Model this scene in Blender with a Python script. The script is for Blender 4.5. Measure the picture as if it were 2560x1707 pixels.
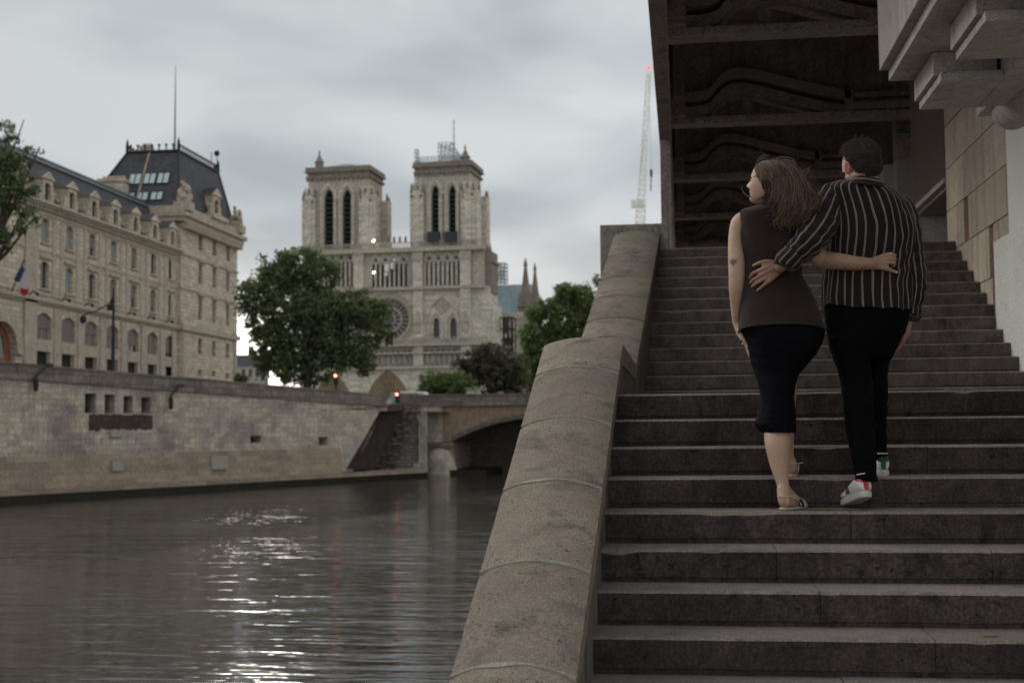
import bpy, bmesh, math, random
import numpy as np
from mathutils import Vector, Matrix, noise
R = math.radians
rnd = random.Random(7)
scene = bpy.context.scene
for o in list(bpy.data.objects): bpy.data.objects.remove(o)

# ------------------------------------------------------------------ camera
PITCH, YAW, ROLL, FPX, W0, H0 = .0666, .1276, -.009, 3311.46, 2560, 1707
def _basis():
    c, s = math.cos(YAW), math.sin(YAW)
    Rt = Vector((c, s, 0)); Fh = Vector((-s, c, 0)); U = Vector((0, 0, 1))
    c, s = math.cos(PITCH), math.sin(PITCH)
    Fw = Fh * c + U * s; Up = U * c - Fh * s
    c, s = math.cos(ROLL), math.sin(ROLL)
    return Rt * c + Up * s, Up * c - Rt * s, Fw
RT, UP, FW = _basis()
cam_d = bpy.data.cameras.new('camera'); cam = bpy.data.objects.new('camera', cam_d)
scene.collection.objects.link(cam); scene.camera = cam
M3 = Matrix((RT, UP, -FW)).transposed()
cam.matrix_world = M3.to_4x4()
cam_d.sensor_fit = 'HORIZONTAL'; cam_d.sensor_width = 36; cam_d.lens = FPX / W0 * 36
cam_d.clip_start = .05; cam_d.clip_end = 4000
cam_d.dof.use_dof = True; cam_d.dof.focus_distance = 6.45; cam_d.dof.aperture_fstop = 3.6

# ------------------------------------------------------------------ world
world = bpy.data.worlds.new('World'); scene.world = world; world.use_nodes = True
wt = world.node_tree; wt.nodes.clear(); wl = wt.links
def wn(t, **k):
    n = wt.nodes.new(t)
    for a, b in k.items(): setattr(n, a, b)
    return n
SUN_EL, SUN_ROT = R(36), R(-72)
wo = wn('ShaderNodeOutputWorld'); add = wn('ShaderNodeAddShader')
sky = wn('ShaderNodeTexSky', sky_type='NISHITA', sun_disc=False, sun_elevation=SUN_EL, sun_rotation=SUN_ROT)
b1 = wn('ShaderNodeBackground'); b1.inputs[1].default_value = .008; wl.new(sky.outputs[0], b1.inputs[0])
tc = wn('ShaderNodeTexCoord'); sep = wn('ShaderNodeSeparateXYZ'); wl.new(tc.outputs['Generated'], sep.inputs[0])
def wm(op, a, b=None, c=None, clamp=False):
    n = wn('ShaderNodeMath', operation=op); n.use_clamp = clamp
    for i, v in enumerate((a, b, c)):
        if v is None: continue
        if isinstance(v, (int, float)): n.inputs[i].default_value = v
        else: wl.new(v, n.inputs[i])
    return n.outputs[0]
den = wm('ADD', wm('MAXIMUM', sep.outputs[2], 0), .22)
cmb = wn('ShaderNodeCombineXYZ')
wl.new(wm('DIVIDE', sep.outputs[0], den), cmb.inputs[0]); wl.new(wm('DIVIDE', sep.outputs[1], den), cmb.inputs[1])
n1 = wn('ShaderNodeTexNoise'); n1.inputs['Scale'].default_value = 1.8; n1.inputs['Detail'].default_value = 5; n1.inputs['Roughness'].default_value = .42
n1.inputs['Distortion'].default_value = .35
wl.new(cmb.outputs[0], n1.inputs['Vector'])
cr = wn('ShaderNodeValToRGB'); wl.new(n1.outputs['Fac'], cr.inputs[0])
cr.color_ramp.elements[0].position = .4; cr.color_ramp.elements[0].color = (.46, .495, .515, 1)
cr.color_ramp.elements[1].position = .6; cr.color_ramp.elements[1].color = (.69, .715, .72, 1)
# pale break in the cloud low over the horizon
glow = wm('POWER', wm('SUBTRACT', 1, wm('MULTIPLY', wm('ABSOLUTE', sep.outputs[2]), 5.5), clamp=True), 1.6)
mxg = wn('ShaderNodeMix', data_type='RGBA'); wl.new(glow, mxg.inputs[0]); wl.new(cr.outputs[0], mxg.inputs[6]); mxg.inputs[7].default_value = (1.02, .93, .84, 1)
# overcast made brighter to the right and behind, to light the far facades
side = wm('MULTIPLY_ADD', sep.outputs[1], -.12, wm('MULTIPLY_ADD', sep.outputs[0], .28, 1.04))
# the hidden low sun brightens one patch of cloud just over the roofs
vd = wn('ShaderNodeVectorMath', operation='DOT_PRODUCT'); nv = wn('ShaderNodeVectorMath', operation='NORMALIZE'); wl.new(tc.outputs['Generated'], nv.inputs[0]); wl.new(nv.outputs[0], vd.inputs[0])
vd.inputs[1].default_value = (math.sin(R(-18.6)) * math.cos(R(2.5)), math.cos(R(-18.6)) * math.cos(R(2.5)), math.sin(R(2.5)))
spot = wm('POWER', wm('MAXIMUM', vd.outputs['Value'], 0), 1100)
mxs = wn('ShaderNodeMix', data_type='RGBA', blend_type='ADD'); wl.new(wm('MULTIPLY', spot, 1.0), mxs.inputs[0]); wl.new(mxg.outputs[2], mxs.inputs[6]); mxs.inputs[7].default_value = (3.0, 2.75, 2.4, 1)
vd2 = wn('ShaderNodeVectorMath', operation='DOT_PRODUCT'); wl.new(nv.outputs[0], vd2.inputs[0]); vd2.inputs[1].default_value = (math.sin(R(-19.5)) * math.cos(R(23)), math.cos(R(-19.5)) * math.cos(R(23)), math.sin(R(23)))
spot2 = wm('POWER', wm('MAXIMUM', vd2.outputs['Value'], 0), 2600)  # bright cloud patch above the frame, added for the glints on the water
mx2 = wn('ShaderNodeMix', data_type='RGBA', blend_type='ADD'); mx2.clamp_factor = False; wl.new(spot2, mx2.inputs[0]); wl.new(mxs.outputs[2], mx2.inputs[6]); mx2.inputs[7].default_value = (75, 70, 62, 1)
b2 = wn('ShaderNodeBackground'); wl.new(mx2.outputs[2], b2.inputs[0]); wl.new(side, b2.inputs[1])
wl.new(b1.outputs[0], add.inputs[0]); wl.new(b2.outputs[0], add.inputs[1]); wl.new(add.outputs[0], wo.inputs[0])

sd = bpy.data.lights.new('sun', 'SUN'); sd.energy = 1.1; sd.angle = R(38); sd.color = (1, .94, .87)
sun = bpy.data.objects.new('sun', sd); scene.collection.objects.link(sun)
# sky rotation runs clockwise from +Y ; sun stands to the left, over the river
sdir = Vector((math.sin(SUN_ROT) * math.cos(SUN_EL), math.cos(SUN_ROT) * math.cos(SUN_EL), math.sin(SUN_EL)))
sun.rotation_euler = sdir.to_track_quat('Z', 'Y').to_euler()
scene.view_settings.view_transform = 'Standard'; scene.view_settings.look = 'None'
scene.view_settings.exposure = .06; scene.view_settings.gamma = 1
scene.render.engine = 'CYCLES'

# ------------------------------------------------------------------ measuring helpers (points of the place from where they appear)
def ray(x, y): return FW + RT * ((x - W0 / 2) / FPX) + UP * ((H0 / 2 - y) / FPX)
def at(x, y, Y): r = ray(x, y); return r * (Y / r.y)
def onX(x, y, X): r = ray(x, y); return r * (X / r.x)
def onZ(x, y, Z): r = ray(x, y); return r * (Z / r.z)

# ------------------------------------------------------------------ materials
class NT:
    def __init__(s, name, rough=.8, spec=.25):
        s.m = bpy.data.materials.new(name); s.m.use_nodes = True; s.t = s.m.node_tree; s.l = s.t.links
        s.b = s.t.nodes['Principled BSDF']; s.b.inputs['Roughness'].default_value = rough
        s.b.inputs['Specular IOR Level'].default_value = spec
    def n(s, t, **k):
        n = s.t.nodes.new(t)
        for a, b in k.items(): setattr(n, a, b)
        return n
    def coord(s, kind='Object', scale=(1, 1, 1)):
        c = s.n('ShaderNodeTexCoord'); m = s.n('ShaderNodeMapping'); m.inputs['Scale'].default_value = scale
        s.l.new(c.outputs[kind], m.inputs[0]); return m.outputs[0]
    def noise(s, vec, scale, detail=4, rough=.55, dist=0):
        n = s.n('ShaderNodeTexNoise'); s.l.new(vec, n.inputs['Vector'])
        n.inputs['Scale'].default_value = scale; n.inputs['Detail'].default_value = detail
        n.inputs['Roughness'].default_value = rough; n.inputs['Distortion'].default_value = dist
        return n.outputs['Fac']
    def ramp(s, fac, *stops):
        r = s.n('ShaderNodeValToRGB'); s.l.new(fac, r.inputs[0]); e = r.color_ramp.elements
        while len(e) < len(stops): e.new(.5)
        for el, (p, c) in zip(e, stops):
            el.position = p; el.color = (*c, 1) if len(c) == 3 else c
        return r.outputs[0]
    def mix(s, a, b, fac, mode='MIX'):
        m = s.n('ShaderNodeMix', data_type='RGBA', blend_type=mode)
        for i, v in ((0, fac), (6, a), (7, b)):
            if isinstance(v, (int, float)): m.inputs[i].default_value = v
            elif isinstance(v, tuple): m.inputs[i].default_value = (*v, 1)
            else: s.l.new(v, m.inputs[i])
        return m.outputs[2]
    def math(s, op, a, b=0., clamp=False):
        m = s.n('ShaderNodeMath', operation=op); m.use_clamp = clamp
        for i, v in enumerate((a, b)):
            if isinstance(v, (int, float)): m.inputs[i].default_value = v
            else: s.l.new(v, m.inputs[i])
        return m.outputs[0]
    def color(s, c):
        if isinstance(c, tuple): s.b.inputs['Base Color'].default_value = (*c, 1)
        else: s.l.new(c, s.b.inputs['Base Color'])
    def bump(s, h, strength=.3, dist=.01):
        b = s.n('ShaderNodeBump'); b.inputs['Strength'].default_value = strength; b.inputs['Distance'].default_value = dist
        s.l.new(h, b.inputs['Height']); s.l.new(b.outputs[0], s.b.inputs['Normal'])

def g(v, k=1.): return tuple(min(1, x * k) for x in v)
def stone(name, col, var=.25, stain=.5, stain_col=(.05, .045, .04), scale=1., fine=60, pits=0., bump=.4, rough=.88, streak=0.,
          brick=None, mortar=(.1, .09, .08), patch=None, bdist=.006, isle=.0, mf=.8):
    t = NT(name, rough, .12); o = t.coord('Object')
    f1 = t.noise(o, 1.3 * scale, 6, .62); f2 = t.noise(o, fine, 3, .6); f3 = t.noise(o, .35 * scale, 3, .5)
    c = t.ramp(f1, (.3, g(col, 1 - var)), (.52, col), (.72, g(col, 1 + var)))
    h = f2
    if patch: c = t.mix(c, patch, t.ramp(f3, (.5, (0, 0, 0)), (.62, (1, 1, 1))))
    if brick:
        bw, bh, sq = brick
        uv = t.coord('UV'); b = t.n('ShaderNodeTexBrick'); t.l.new(uv, b.inputs[0]); b.offset = .5; b.squash = 1
        b.inputs['Scale'].default_value = 1; b.inputs['Brick Width'].default_value = bw; b.inputs['Row Height'].default_value = bh
        b.inputs['Mortar Size'].default_value = sq; b.inputs['Mortar Smooth'].default_value = .3
        b.inputs['Color1'].default_value = (.8, .8, .82, 1); b.inputs['Color2'].default_value = (1.2, 1.17, 1.14, 1); b.inputs['Mortar'].default_value = (1, 1, 1, 1)
        c = t.mix(c, b.outputs[0], 1., 'MULTIPLY'); c = t.mix(c, mortar, t.math('MULTIPLY', b.outputs[1], mf))
        h = t.math('SUBTRACT', h, t.math('MULTIPLY', b.outputs[1], 1.5))
    if isle:
        gi = t.n('ShaderNodeNewGeometry'); c = t.mix(c, t.ramp(gi.outputs['Random Per Island'], (0, (1 - isle,) * 3), (1, (1 + isle,) * 3)), 1., 'MULTIPLY')
    fs = t.noise(o, 2.6 * scale, 8, .68, .4)
    c = t.mix(c, stain_col, t.math('MULTIPLY', t.ramp(fs, (.5, (0, 0, 0)), (.68, (1, 1, 1))), stain))
    if streak:
        so = t.coord('Object', (5, 5, .35)); st = t.noise(so, 1.6, 5, .6)
        c = t.mix(c, stain_col, t.math('MULTIPLY', t.ramp(st, (.5, (0, 0, 0)), (.66, (1, 1, 1))), streak))
    c = t.mix(c, t.ramp(f2, (.32, (.55, .54, .53)), (.5, (1, 1, 1)), (.68, (1.65, 1.65, 1.62))), .8, 'MULTIPLY')
    if pits:
        v = t.noise(o, fine * .45, 2, .5); pm = t.ramp(v, (.3, (1, 1, 1)), (.36, (0, 0, 0)))
        lm = t.noise(o, 3.3, 3, .6); pm = t.math('MULTIPLY', pm, t.ramp(lm, (.42, (.15, .15, .15)), (.6, (1, 1, 1))))
        c = t.mix(c, g(col, .32), t.math('MULTIPLY', pm, pits)); h = t.math('SUBTRACT', h, t.math('MULTIPLY', pm, 2.))
    t.color(c); t.bump(h, bump, bdist); return t.m
def plain(name, col, rough=.6, metal=0., spec=.4, fine=40, var=.12, bump=.1, emit=None, es=1):
    t = NT(name, rough, spec); t.b.inputs['Metallic'].default_value = metal
    o = t.coord('Object'); f = t.noise(o, fine, 4)
    t.color(t.ramp(f, (.3, g(col, 1 - var)), (.7, g(col, 1 + var)))); t.bump(f, bump, .003)
    if emit: t.b.inputs['Emission Color'].default_value = (*emit, 1); t.b.inputs['Emission Strength'].default_value = es
    return t.m

MT = {}
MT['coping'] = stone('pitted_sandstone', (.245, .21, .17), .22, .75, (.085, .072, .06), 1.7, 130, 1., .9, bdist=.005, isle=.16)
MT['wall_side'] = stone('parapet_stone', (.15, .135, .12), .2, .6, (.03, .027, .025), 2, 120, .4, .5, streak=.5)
MT['mortar'] = stone('pale_mortar', (.32, .3, .255), .25, .5, (.16, .14, .12), 6, 200, 0, .5)
MT['riser'] = stone('granite_riser', (.062, .0485, .0455), .45, .85, (.022, .018, .017), 2.2, 75, .8, .9, streak=.45, bdist=.004, isle=.14)  # darker than the treads from grime, with riser shade put into the colour
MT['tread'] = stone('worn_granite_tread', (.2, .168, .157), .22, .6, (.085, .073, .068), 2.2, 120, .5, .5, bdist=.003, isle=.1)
MT['riser_up'] = stone('granite_riser_upper', (.125, .1, .093), .35, .8, (.04, .033, .031), 2.2, 100, .5, .6, streak=.4, bdist=.003, isle=.14)  # shade on the upper risers is partly put into this colour
MT['concrete_dark'] = stone('sooty_concrete', (.34, .29, .268), .25, .5, (.07, .06, .056), .8, 40, 0, .4, streak=.3)
MT['concrete_pale'] = stone('weathered_concrete', (.43, .39, .365), .16, .4, (.13, .12, .115), 1.4, 110, .8, .6, streak=.25, bdist=.004)
MT['panel'] = stone('pale_stone_panel', (.66, .65, .6), .07, .16, (.45, .43, .4), 1.2, 130, .2, .3, streak=.15)
MT['ashlar'] = stone('travertine_wall', (.47, .405, .33), .2, .45, (.23, .185, .15), 1.2, 100, .3, .4, streak=.5, isle=.16)
MT['slot'] = stone('rusty_recess', (.2, .115, .07), .3, .5, (.05, .03, .02), 4, 100)
MT['pier'] = stone('pier_limestone', (.32, .285, .25), .15, .4, (.16, .135, .115), 3, 140, .2, .4, streak=.2)
MT['quay'] = stone('quay_masonry', (.43, .38, .31), .22, .6, (.17, .135, .13), .9, 12, 0, .5, streak=.45, brick=(.95, .34, .02), mf=.45, mortar=(.2, .17, .15), patch=(.27, .225, .21), bdist=.03)
MT['quay_low'] = stone('quay_masonry_low', (.27, .22, .17), .14, .35, (.09, .075, .06), .8, 12, 0, .3, streak=.1, brick=(1.2, .4, .02), mf=.35, mortar=(.16, .13, .1), bdist=.03)
MT['algae'] = stone('wet_algae', (.022, .02, .014), .3, .5, (.008, .008, .006), 1, 10, rough=.4)
MT['parapet'] = stone('sooty_parapet', (.21, .175, .155), .28, .75, (.055, .046, .045), 1.3, 14, 0, .5, streak=.5, brick=(1.4, .5, .03), bdist=.03)
MT['brickwork'] = stone('rusty_brickwork', (.34, .25, .18), .3, .6, (.085, .06, .048), 2, 14, 0, .5, brick=(.35, .12, .02), mortar=(.15, .12, .1), streak=.4, bdist=.03)
MT['rubble'] = stone('rubble_wall', (.2, .17, .145), .3, .75, (.07, .058, .052), 2.6, 9, 0, .8, brick=(.5, .3, .06), mortar=(.1, .085, .075), bdist=.05)
MT['stairs_far'] = stone('dark_river_steps', (.15, .118, .108), .2, .5, (.03, .024, .022), 2, 14)
MT['stairs_far'].node_tree.nodes['Principled BSDF'].inputs['Specular IOR Level'].default_value = 0
MT['pref'] = stone('paris_limestone', (.5, .435, .35), .08, .32, (.2, .165, .135), .5, 9, 0, .3, streak=.28, brick=(1.3, .42, .03), mortar=(.23, .195, .155), bdist=.03)
MT['pref_trim'] = stone('paris_limestone_trim', (.42, .365, .295), .14, .5, (.14, .115, .1), .8, 9, 0, .3, streak=.4)
MT['slate'] = stone('slate_roof', (.06, .06, .068), .2, .3, (.035, .035, .038), .6, 12, brick=(.4, .3, .02), mortar=(.04, .04, .045), rough=.55)
MT['zinc'] = stone('zinc_roof', (.17, .18, .19), .15, .3, (.1, .1, .11), .6, 12, rough=.45)
MT['glass_dark'] = plain('window_glass_dark', (.02, .024, .026), .12, 0, .6)
MT['glass_sky'] = plain('window_glass_pale', (.22, .27, .28), .15, 0, .6)
MT['blind'] = plain('window_blind', (.17, .14, .13), .8)
MT['frame'] = plain('window_frame', (.36, .34, .3), .6)
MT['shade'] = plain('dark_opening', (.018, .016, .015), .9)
MT['iron'] = plain('dark_iron', (.018, .018, .02), .5, .3)
MT['oak'] = plain('varnished_oak_door', (.2, .075, .03), .5)
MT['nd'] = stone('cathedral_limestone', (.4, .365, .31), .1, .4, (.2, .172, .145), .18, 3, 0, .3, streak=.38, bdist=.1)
MT['nd_pale'] = stone('pale_cathedral_limestone', (.52, .485, .42), .08, .2, (.3, .27, .22), .3, 3, 0, .3, streak=.2, brick=(2.4, .8, .03), mortar=(.42, .38, .31), bdist=.1)  # paler than the wall; buttress highlights are put into the colour
MT['nd_dark'] = stone('dark_cathedral_limestone', (.22, .185, .16), .2, .6, (.1, .08, .075), .5, 3, 0, .3, bdist=.1)  # dark stone; stands in for shade on the gallery and niche backs
MT['louvre'] = plain('belfry_louvre', (.03, .034, .036), .7, fine=3)
MT['tarp'] = stone('pale_blue_roof_sheeting', (.26, .34, .37), .14, .4, (.15, .2, .22), .2, 3, rough=.6)
MT['scaff'] = plain('scaffold_steel', (.3, .34, .35), .5, .3)
MT['crane'] = plain('pale_crane_paint', (.78, .78, .74), .6)
MT['red_lamp'] = plain('red_signal_lamp', (.6, .05, .03), .4, emit=(1, .12, .07), es=15)
MT['warm_lamp'] = plain('warm_lamp_glass', (.8, .78, .7), .4, emit=(1, .95, .82), es=45)
MT['white'] = plain('white_paint', (.7, .7, .7), .5)
MT['blueglass'] = plain('pale_blue_glass', (.3, .4, .42), .3)
MT['bark'] = plain('bark', (.05, .04, .033), .9, fine=8)

# ------------------------------------------------------------------ mesh building
COL = scene.collection
BASE = {}
class MB:
    def __init__(s): s.v = []; s.f = []; s.m = []; s.uv = None; s.sm = []
    def add(s, vs, fs, mi=0):
        n = len(s.v); s.v += [tuple(v) for v in vs]; s.f += [tuple(i + n for i in f) for f in fs]; s.m += [mi] * len(fs); return s
    def box(s, a, b, mi=0, M=None):
        (x0, y0, z0), (x1, y1, z1) = a, b
        vs = [Vector((x, y, z)) for z in (z0, z1) for x, y in ((x0, y0), (x1, y0), (x1, y1), (x0, y1))]
        if M: vs = [M @ v for v in vs]
        return s.add(vs, [(0, 3, 2, 1), (4, 5, 6, 7), (0, 1, 5, 4), (1, 2, 6, 5), (2, 3, 7, 6), (3, 0, 4, 7)], mi)
    def hexa(s, p, mi=0):   # eight points: four below, four above, same order
        return s.add(p, [(0, 3, 2, 1), (4, 5, 6, 7), (0, 1, 5, 4), (1, 2, 6, 5), (2, 3, 7, 6), (3, 0, 4, 7)], mi)
    def prism(s, poly, ext, mi=0):   # poly: list of Vectors (planar), ext: Vector
        n = len(poly); vs = list(poly) + [Vector(p) + ext for p in poly]
        return s.add(vs, [tuple(range(n))[::-1], tuple(range(n, 2 * n))] + [(i, (i + 1) % n, n + (i + 1) % n, n + i) for i in range(n)], mi)
    def tube(s, pts, rad, n=8, cap=True, mi=0):
        pts = [Vector(p) for p in pts]; k = len(pts)
        if not hasattr(rad, '__len__'): rad = [rad] * k
        vs = []; up = None
        for i, p in enumerate(pts):
            d = (pts[min(i + 1, k - 1)] - pts[max(i - 1, 0)]).normalized()
            if up is None:
                up = Vector((0, 0, 1)) if abs(d.z) < .9 else Vector((0, 1, 0))
            a = d.cross(up)
            if a.length < 1e-6: a = d.cross(Vector((1, 0, 0)))
            a.normalize(); b = a.cross(d).normalized(); up = b
            for j in range(n):
                t = 2 * math.pi * j / n; vs.append(p + (a * math.cos(t) + b * math.sin(t)) * rad[i])
        fs = [(i * n + j, i * n + (j + 1) % n, (i + 1) * n + (j + 1) % n, (i + 1) * n + j) for i in range(k - 1) for j in range(n)]
        if cap: fs += [tuple(range(n))[::-1], tuple(range((k - 1) * n, k * n))]
        return s.add(vs, fs, mi)
    def ball(s, c, r, n=8, m=6, mi=0, sc=(1, 1, 1)):
        c = Vector(c); vs = [c + Vector((0, 0, r * sc[2]))]
        for i in range(1, m):
            for j in range(n):
                t = math.pi * i / m; p = 2 * math.pi * j / n
                vs.append(c + Vector((r * sc[0] * math.sin(t) * math.cos(p), r * sc[1] * math.sin(t) * math.sin(p), r * sc[2] * math.cos(t))))
        vs.append(c - Vector((0, 0, r * sc[2]))); e = len(vs) - 1
        fs = [(0, 1 + j, 1 + (j + 1) % n) for j in range(n)]
        for i in range(m - 2):
            fs += [(1 + i * n + j, 1 + (i + 1) * n + j, 1 + (i + 1) * n + (j + 1) % n, 1 + i * n + (j + 1) % n) for j in range(n)]
        fs += [(e, 1 + (m - 2) * n + (j + 1) % n, 1 + (m - 2) * n + j) for j in range(n)]
        return s.add(vs, fs, mi)
    def lathe(s, c, prof, n=12, mi=0):   # prof: (radius, z)
        c = Vector(c); k = len(prof)
        vs = [c + Vector((r * math.cos(2 * math.pi * j / n), r * math.sin(2 * math.pi * j / n), z)) for r, z in prof for j in range(n)]
        fs = [(i * n + j, i * n + (j + 1) % n, (i + 1) * n + (j + 1) % n, (i + 1) * n + j) for i in range(k - 1) for j in range(n)]
        fs += [tuple(range(n))[::-1], tuple(range((k - 1) * n, k * n))]
        return s.add(vs, fs, mi)
    def build(s, name, mat, parent=None, smooth=False, bevel=0, uv=True, kind=None, fix=True):
        me = bpy.data.meshes.new(name); base = Vector((0, 0, 0))
        if parent is not None: base = BASE[parent.name]
        me.from_pydata([(v[0] - base.x, v[1] - base.y, v[2] - base.z) for v in s.v], [], s.f)
        mats = mat if isinstance(mat, (list, tuple)) else [mat]
        for m in mats: me.materials.append(MT[m] if isinstance(m, str) else m)
        if len(mats) > 1: me.polygons.foreach_set('material_index', s.m)
        if fix:
            bm = bmesh.new(); bm.from_mesh(me); bmesh.ops.recalc_face_normals(bm, faces=bm.faces)
            bm.to_mesh(me); bm.free()
        me.update()
        if s.uv is not None:
            ul = me.uv_layers.new(name='UVMap'); idx = np.empty(len(me.loops), dtype=np.int32); me.loops.foreach_get('vertex_index', idx)
            ul.data.foreach_set('uv', np.asarray(s.uv, dtype=np.float32)[idx].ravel())
        elif uv and len(me.polygons):
            boxuv(me, base)
        if smooth: me.polygons.foreach_set('use_smooth', [True] * len(me.polygons))
        o = bpy.data.objects.new(name, me); COL.objects.link(o)
        if parent is not None: o.parent = parent
        BASE[o.name] = base
        if kind: o['kind'] = kind
        if bevel:
            b = o.modifiers.new('bevel', 'BEVEL'); b.width = bevel; b.segments = 2; b.limit_method = 'ANGLE'; b.angle_limit = R(40)
        return o
def boxuv(me, base):
    nl = len(me.loops); npoly = len(me.polygons)
    vi = np.empty(nl, np.int32); me.loops.foreach_get('vertex_index', vi)
    co = np.empty(len(me.vertices) * 3, np.float32); me.vertices.foreach_get('co', co); co = co.reshape(-1, 3) + np.array(base)
    nr = np.empty(npoly * 3, np.float32); me.polygons.foreach_get('normal', nr); nr = nr.reshape(-1, 3)
    lt = np.empty(npoly, np.int32); me.polygons.foreach_get('loop_total', lt)
    n = np.repeat(nr, lt, axis=0); p = co[vi]
    hor = np.abs(n[:, 2]) > .8
    t = np.stack([-n[:, 1], n[:, 0]], 1); L = np.linalg.norm(t, axis=1, keepdims=True); t = t / np.maximum(L, 1e-6)
    # snap sign so facing directions share one mapping
    uv = np.stack([(p[:, :2] * t).sum(1), p[:, 2]], 1); uv[hor] = p[hor][:, :2]
    ul = me.uv_layers.new(name='UVMap'); ul.data.foreach_set('uv', uv.astype(np.float32).ravel())
def thing(name, label, cat, loc, group=None):
    o = bpy.data.objects.new(name, None); COL.objects.link(o); o.location = loc; o.empty_display_size = .2
    o['label'] = label; o['category'] = cat
    if group: o['group'] = group
    BASE[o.name] = Vector(loc); return o
def tag(o, label, cat, group=None):
    o['label'] = label; o['category'] = cat
    if group: o['group'] = group
    return o

class Frame:     # a facade plane: s along, z up, d out of the wall
    def __init__(s, O, u):
        s.O = Vector(O); s.u = Vector((u[0], u[1], 0)).normalized(); s.n = Vector((s.u.y, -s.u.x, 0))
    def P(s, a, z, d=0): return s.O + s.u * a + Vector((0, 0, z)) + s.n * d
    def px(s, x, y):     # where a sight line meets the facade
        r = ray(x, y); t = s.O.dot(s.n) / r.dot(s.n); p = r * t - s.O
        return p.dot(s.u), p.z
    def box(s, mb, s0, s1, z0, z1, d0, d1, mi=0):
        P = s.P; mb.hexa([P(s0, z0, d0), P(s1, z0, d0), P(s1, z0, d1), P(s0, z0, d1), P(s0, z1, d0), P(s1, z1, d0), P(s1, z1, d1), P(s0, z1, d1)], mi)
    def wall(s, mb, s0, s1, z0, z1, holes, depth, mi=0, d=0):
        # holes: (a0,a1,b0,b1[,kind]) ; kind: 'round' 'seg' 'pointed' - the arch fills the top of the rectangle
        P = s.P
        xs = sorted({s0, s1, *[h[0] for h in holes], *[h[1] for h in holes]}); zs = sorted({z0, z1, *[h[2] for h in holes], *[h[3] for h in holes]})
        xs = [x for x in xs if s0 <= x <= s1]; zs = [z for z in zs if z0 <= z <= z1]
        for i in range(len(xs) - 1):
            for j in range(len(zs) - 1):
                cx, cz = (xs[i] + xs[i + 1]) / 2, (zs[j] + zs[j + 1]) / 2
                if any(h[0] < cx < h[1] and h[2] < cz < h[3] for h in holes): continue
                mb.add([P(xs[i], zs[j], d), P(xs[i + 1], zs[j], d), P(xs[i + 1], zs[j + 1], d), P(xs[i], zs[j + 1], d)], [(0, 1, 2, 3)], mi)
        for h in holes:
            a0, a1, b0, b1 = h[:4]; kind = h[4] if len(h) > 4 else None
            top = [(a0, b1), (a1, b1)]
            if kind: top = arch(a0, a1, b1, kind)
            out = [(a0, b0)] + top + [(a1, b0)]
            for (p, q), (p2, q2) in zip(out, out[1:] + out[:1]):
                mb.add([P(p, q, d), P(p, q, d - depth), P(p2, q2, d - depth), P(p2, q2, d)], [(0, 1, 2, 3)], mi)
            if kind:
                for (p, q), (p2, q2) in zip(top[:-1], top[1:]):
                    mb.add([P(p, q, d), P(p2, q2, d), P(p2, b1, d), P(p, b1, d)], [(0, 1, 2, 3)], mi)
    def pane(s, mb, h, d, mi=0):
        a0, a1, b0, b1 = h[:4]; kind = h[4] if len(h) > 4 else None
        top = arch(a0, a1, b1, kind) if kind else [(a0, b1), (a1, b1)]
        pts = [(a0, b0)] + top + [(a1, b0)]
        mb.add([s.P(p, q, d) for p, q in pts], [tuple(range(len(pts)))], mi)
def arch(a0, a1, b1, kind, n=10):
    w = (a1 - a0) / 2; c = (a0 + a1) / 2
    if kind == 'round': f = lambda t: math.sqrt(max(0, 1 - t * t)) * w; r = w
    elif kind == 'seg': f = lambda t: (1 - t * t) * w * .36; r = w * .36
    else: f = lambda t: math.sqrt(max(0, 4 - (1 + abs(t)) ** 2)) * w; r = math.sqrt(3) * w
    return [(c + w * t, b1 - r + f(t)) for t in [(-1 + 2 * i / n) for i in range(n + 1)]]
# ================================================================== the river stairs
Y0, ST, C0, SH, LAND, ST2, SH2 = 5.2835, .3041, .8156, .14415, 4.6626, .2843, .14657
ZL = 7 * SH - C0                       # landing height
YU = Y0 + 7 * ST + LAND                # foot of the upper flight
WX = 3.115                             # face of the right-hand wall
Z_TOP = ZL + 13 * SH2
def nz(*p): return noise.noise(Vector(p))
def step_stone(mb, x0, x1, yf, zt, dep, h, sd, sk=0.):
    n = max(2, int((x1 - x0) / .025)); prof = 7
    vs = []; fs = []
    for i in range(n + 1):
        x = x0 + (x1 - x0) * i / n
        e = .0035 * nz(x * 9, sd, 0) + .0025 * nz(x * 31, sd, 3); e2 = .003 * nz(x * 23, sd, 7)
        chip = max(0, nz(x * 5, sd * 1.7, 9) - .42) * .035
        ef = .14 + .015 * nz(x * 7, sd, 5)
        yy = yf + sk * x
        rec = .012 + .004 * nz(x * 3, sd, 8)
        vs += [(x, yy + rec, zt - h - .004), (x, yy + rec, zt - h * (1 - ef)), (x, yy + .001 + e * .5, zt - h * (1 - ef - .02)),
               (x, yy + e * .6, zt - .03), (x, yy + e + chip * .5, zt - .011 - chip), (x, yy + .011 + chip + e, zt + e2 * .5), (x, yy + dep, zt)]
    fs = []; mi = []
    for i in range(n):
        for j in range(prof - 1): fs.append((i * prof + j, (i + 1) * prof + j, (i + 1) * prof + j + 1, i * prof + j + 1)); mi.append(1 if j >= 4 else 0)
    k = len(mb.v); mb.v += vs; mb.f += [tuple(a + k for a in f) for f in fs]; mb.m += mi
    for i in (0, n):
        b = i * prof; e = len(mb.v); mb.v += [(vs[b][0], vs[b][1] + dep, zt - h), ]
        mb.f.append(tuple(k + b + j for j in range(prof)) + (e,)); mb.m.append(0)
stair = thing('stone_staircase', 'broad worn granite staircase climbing from the river under the concrete viaduct', 'staircase', (1, Y0, -C0))
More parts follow.
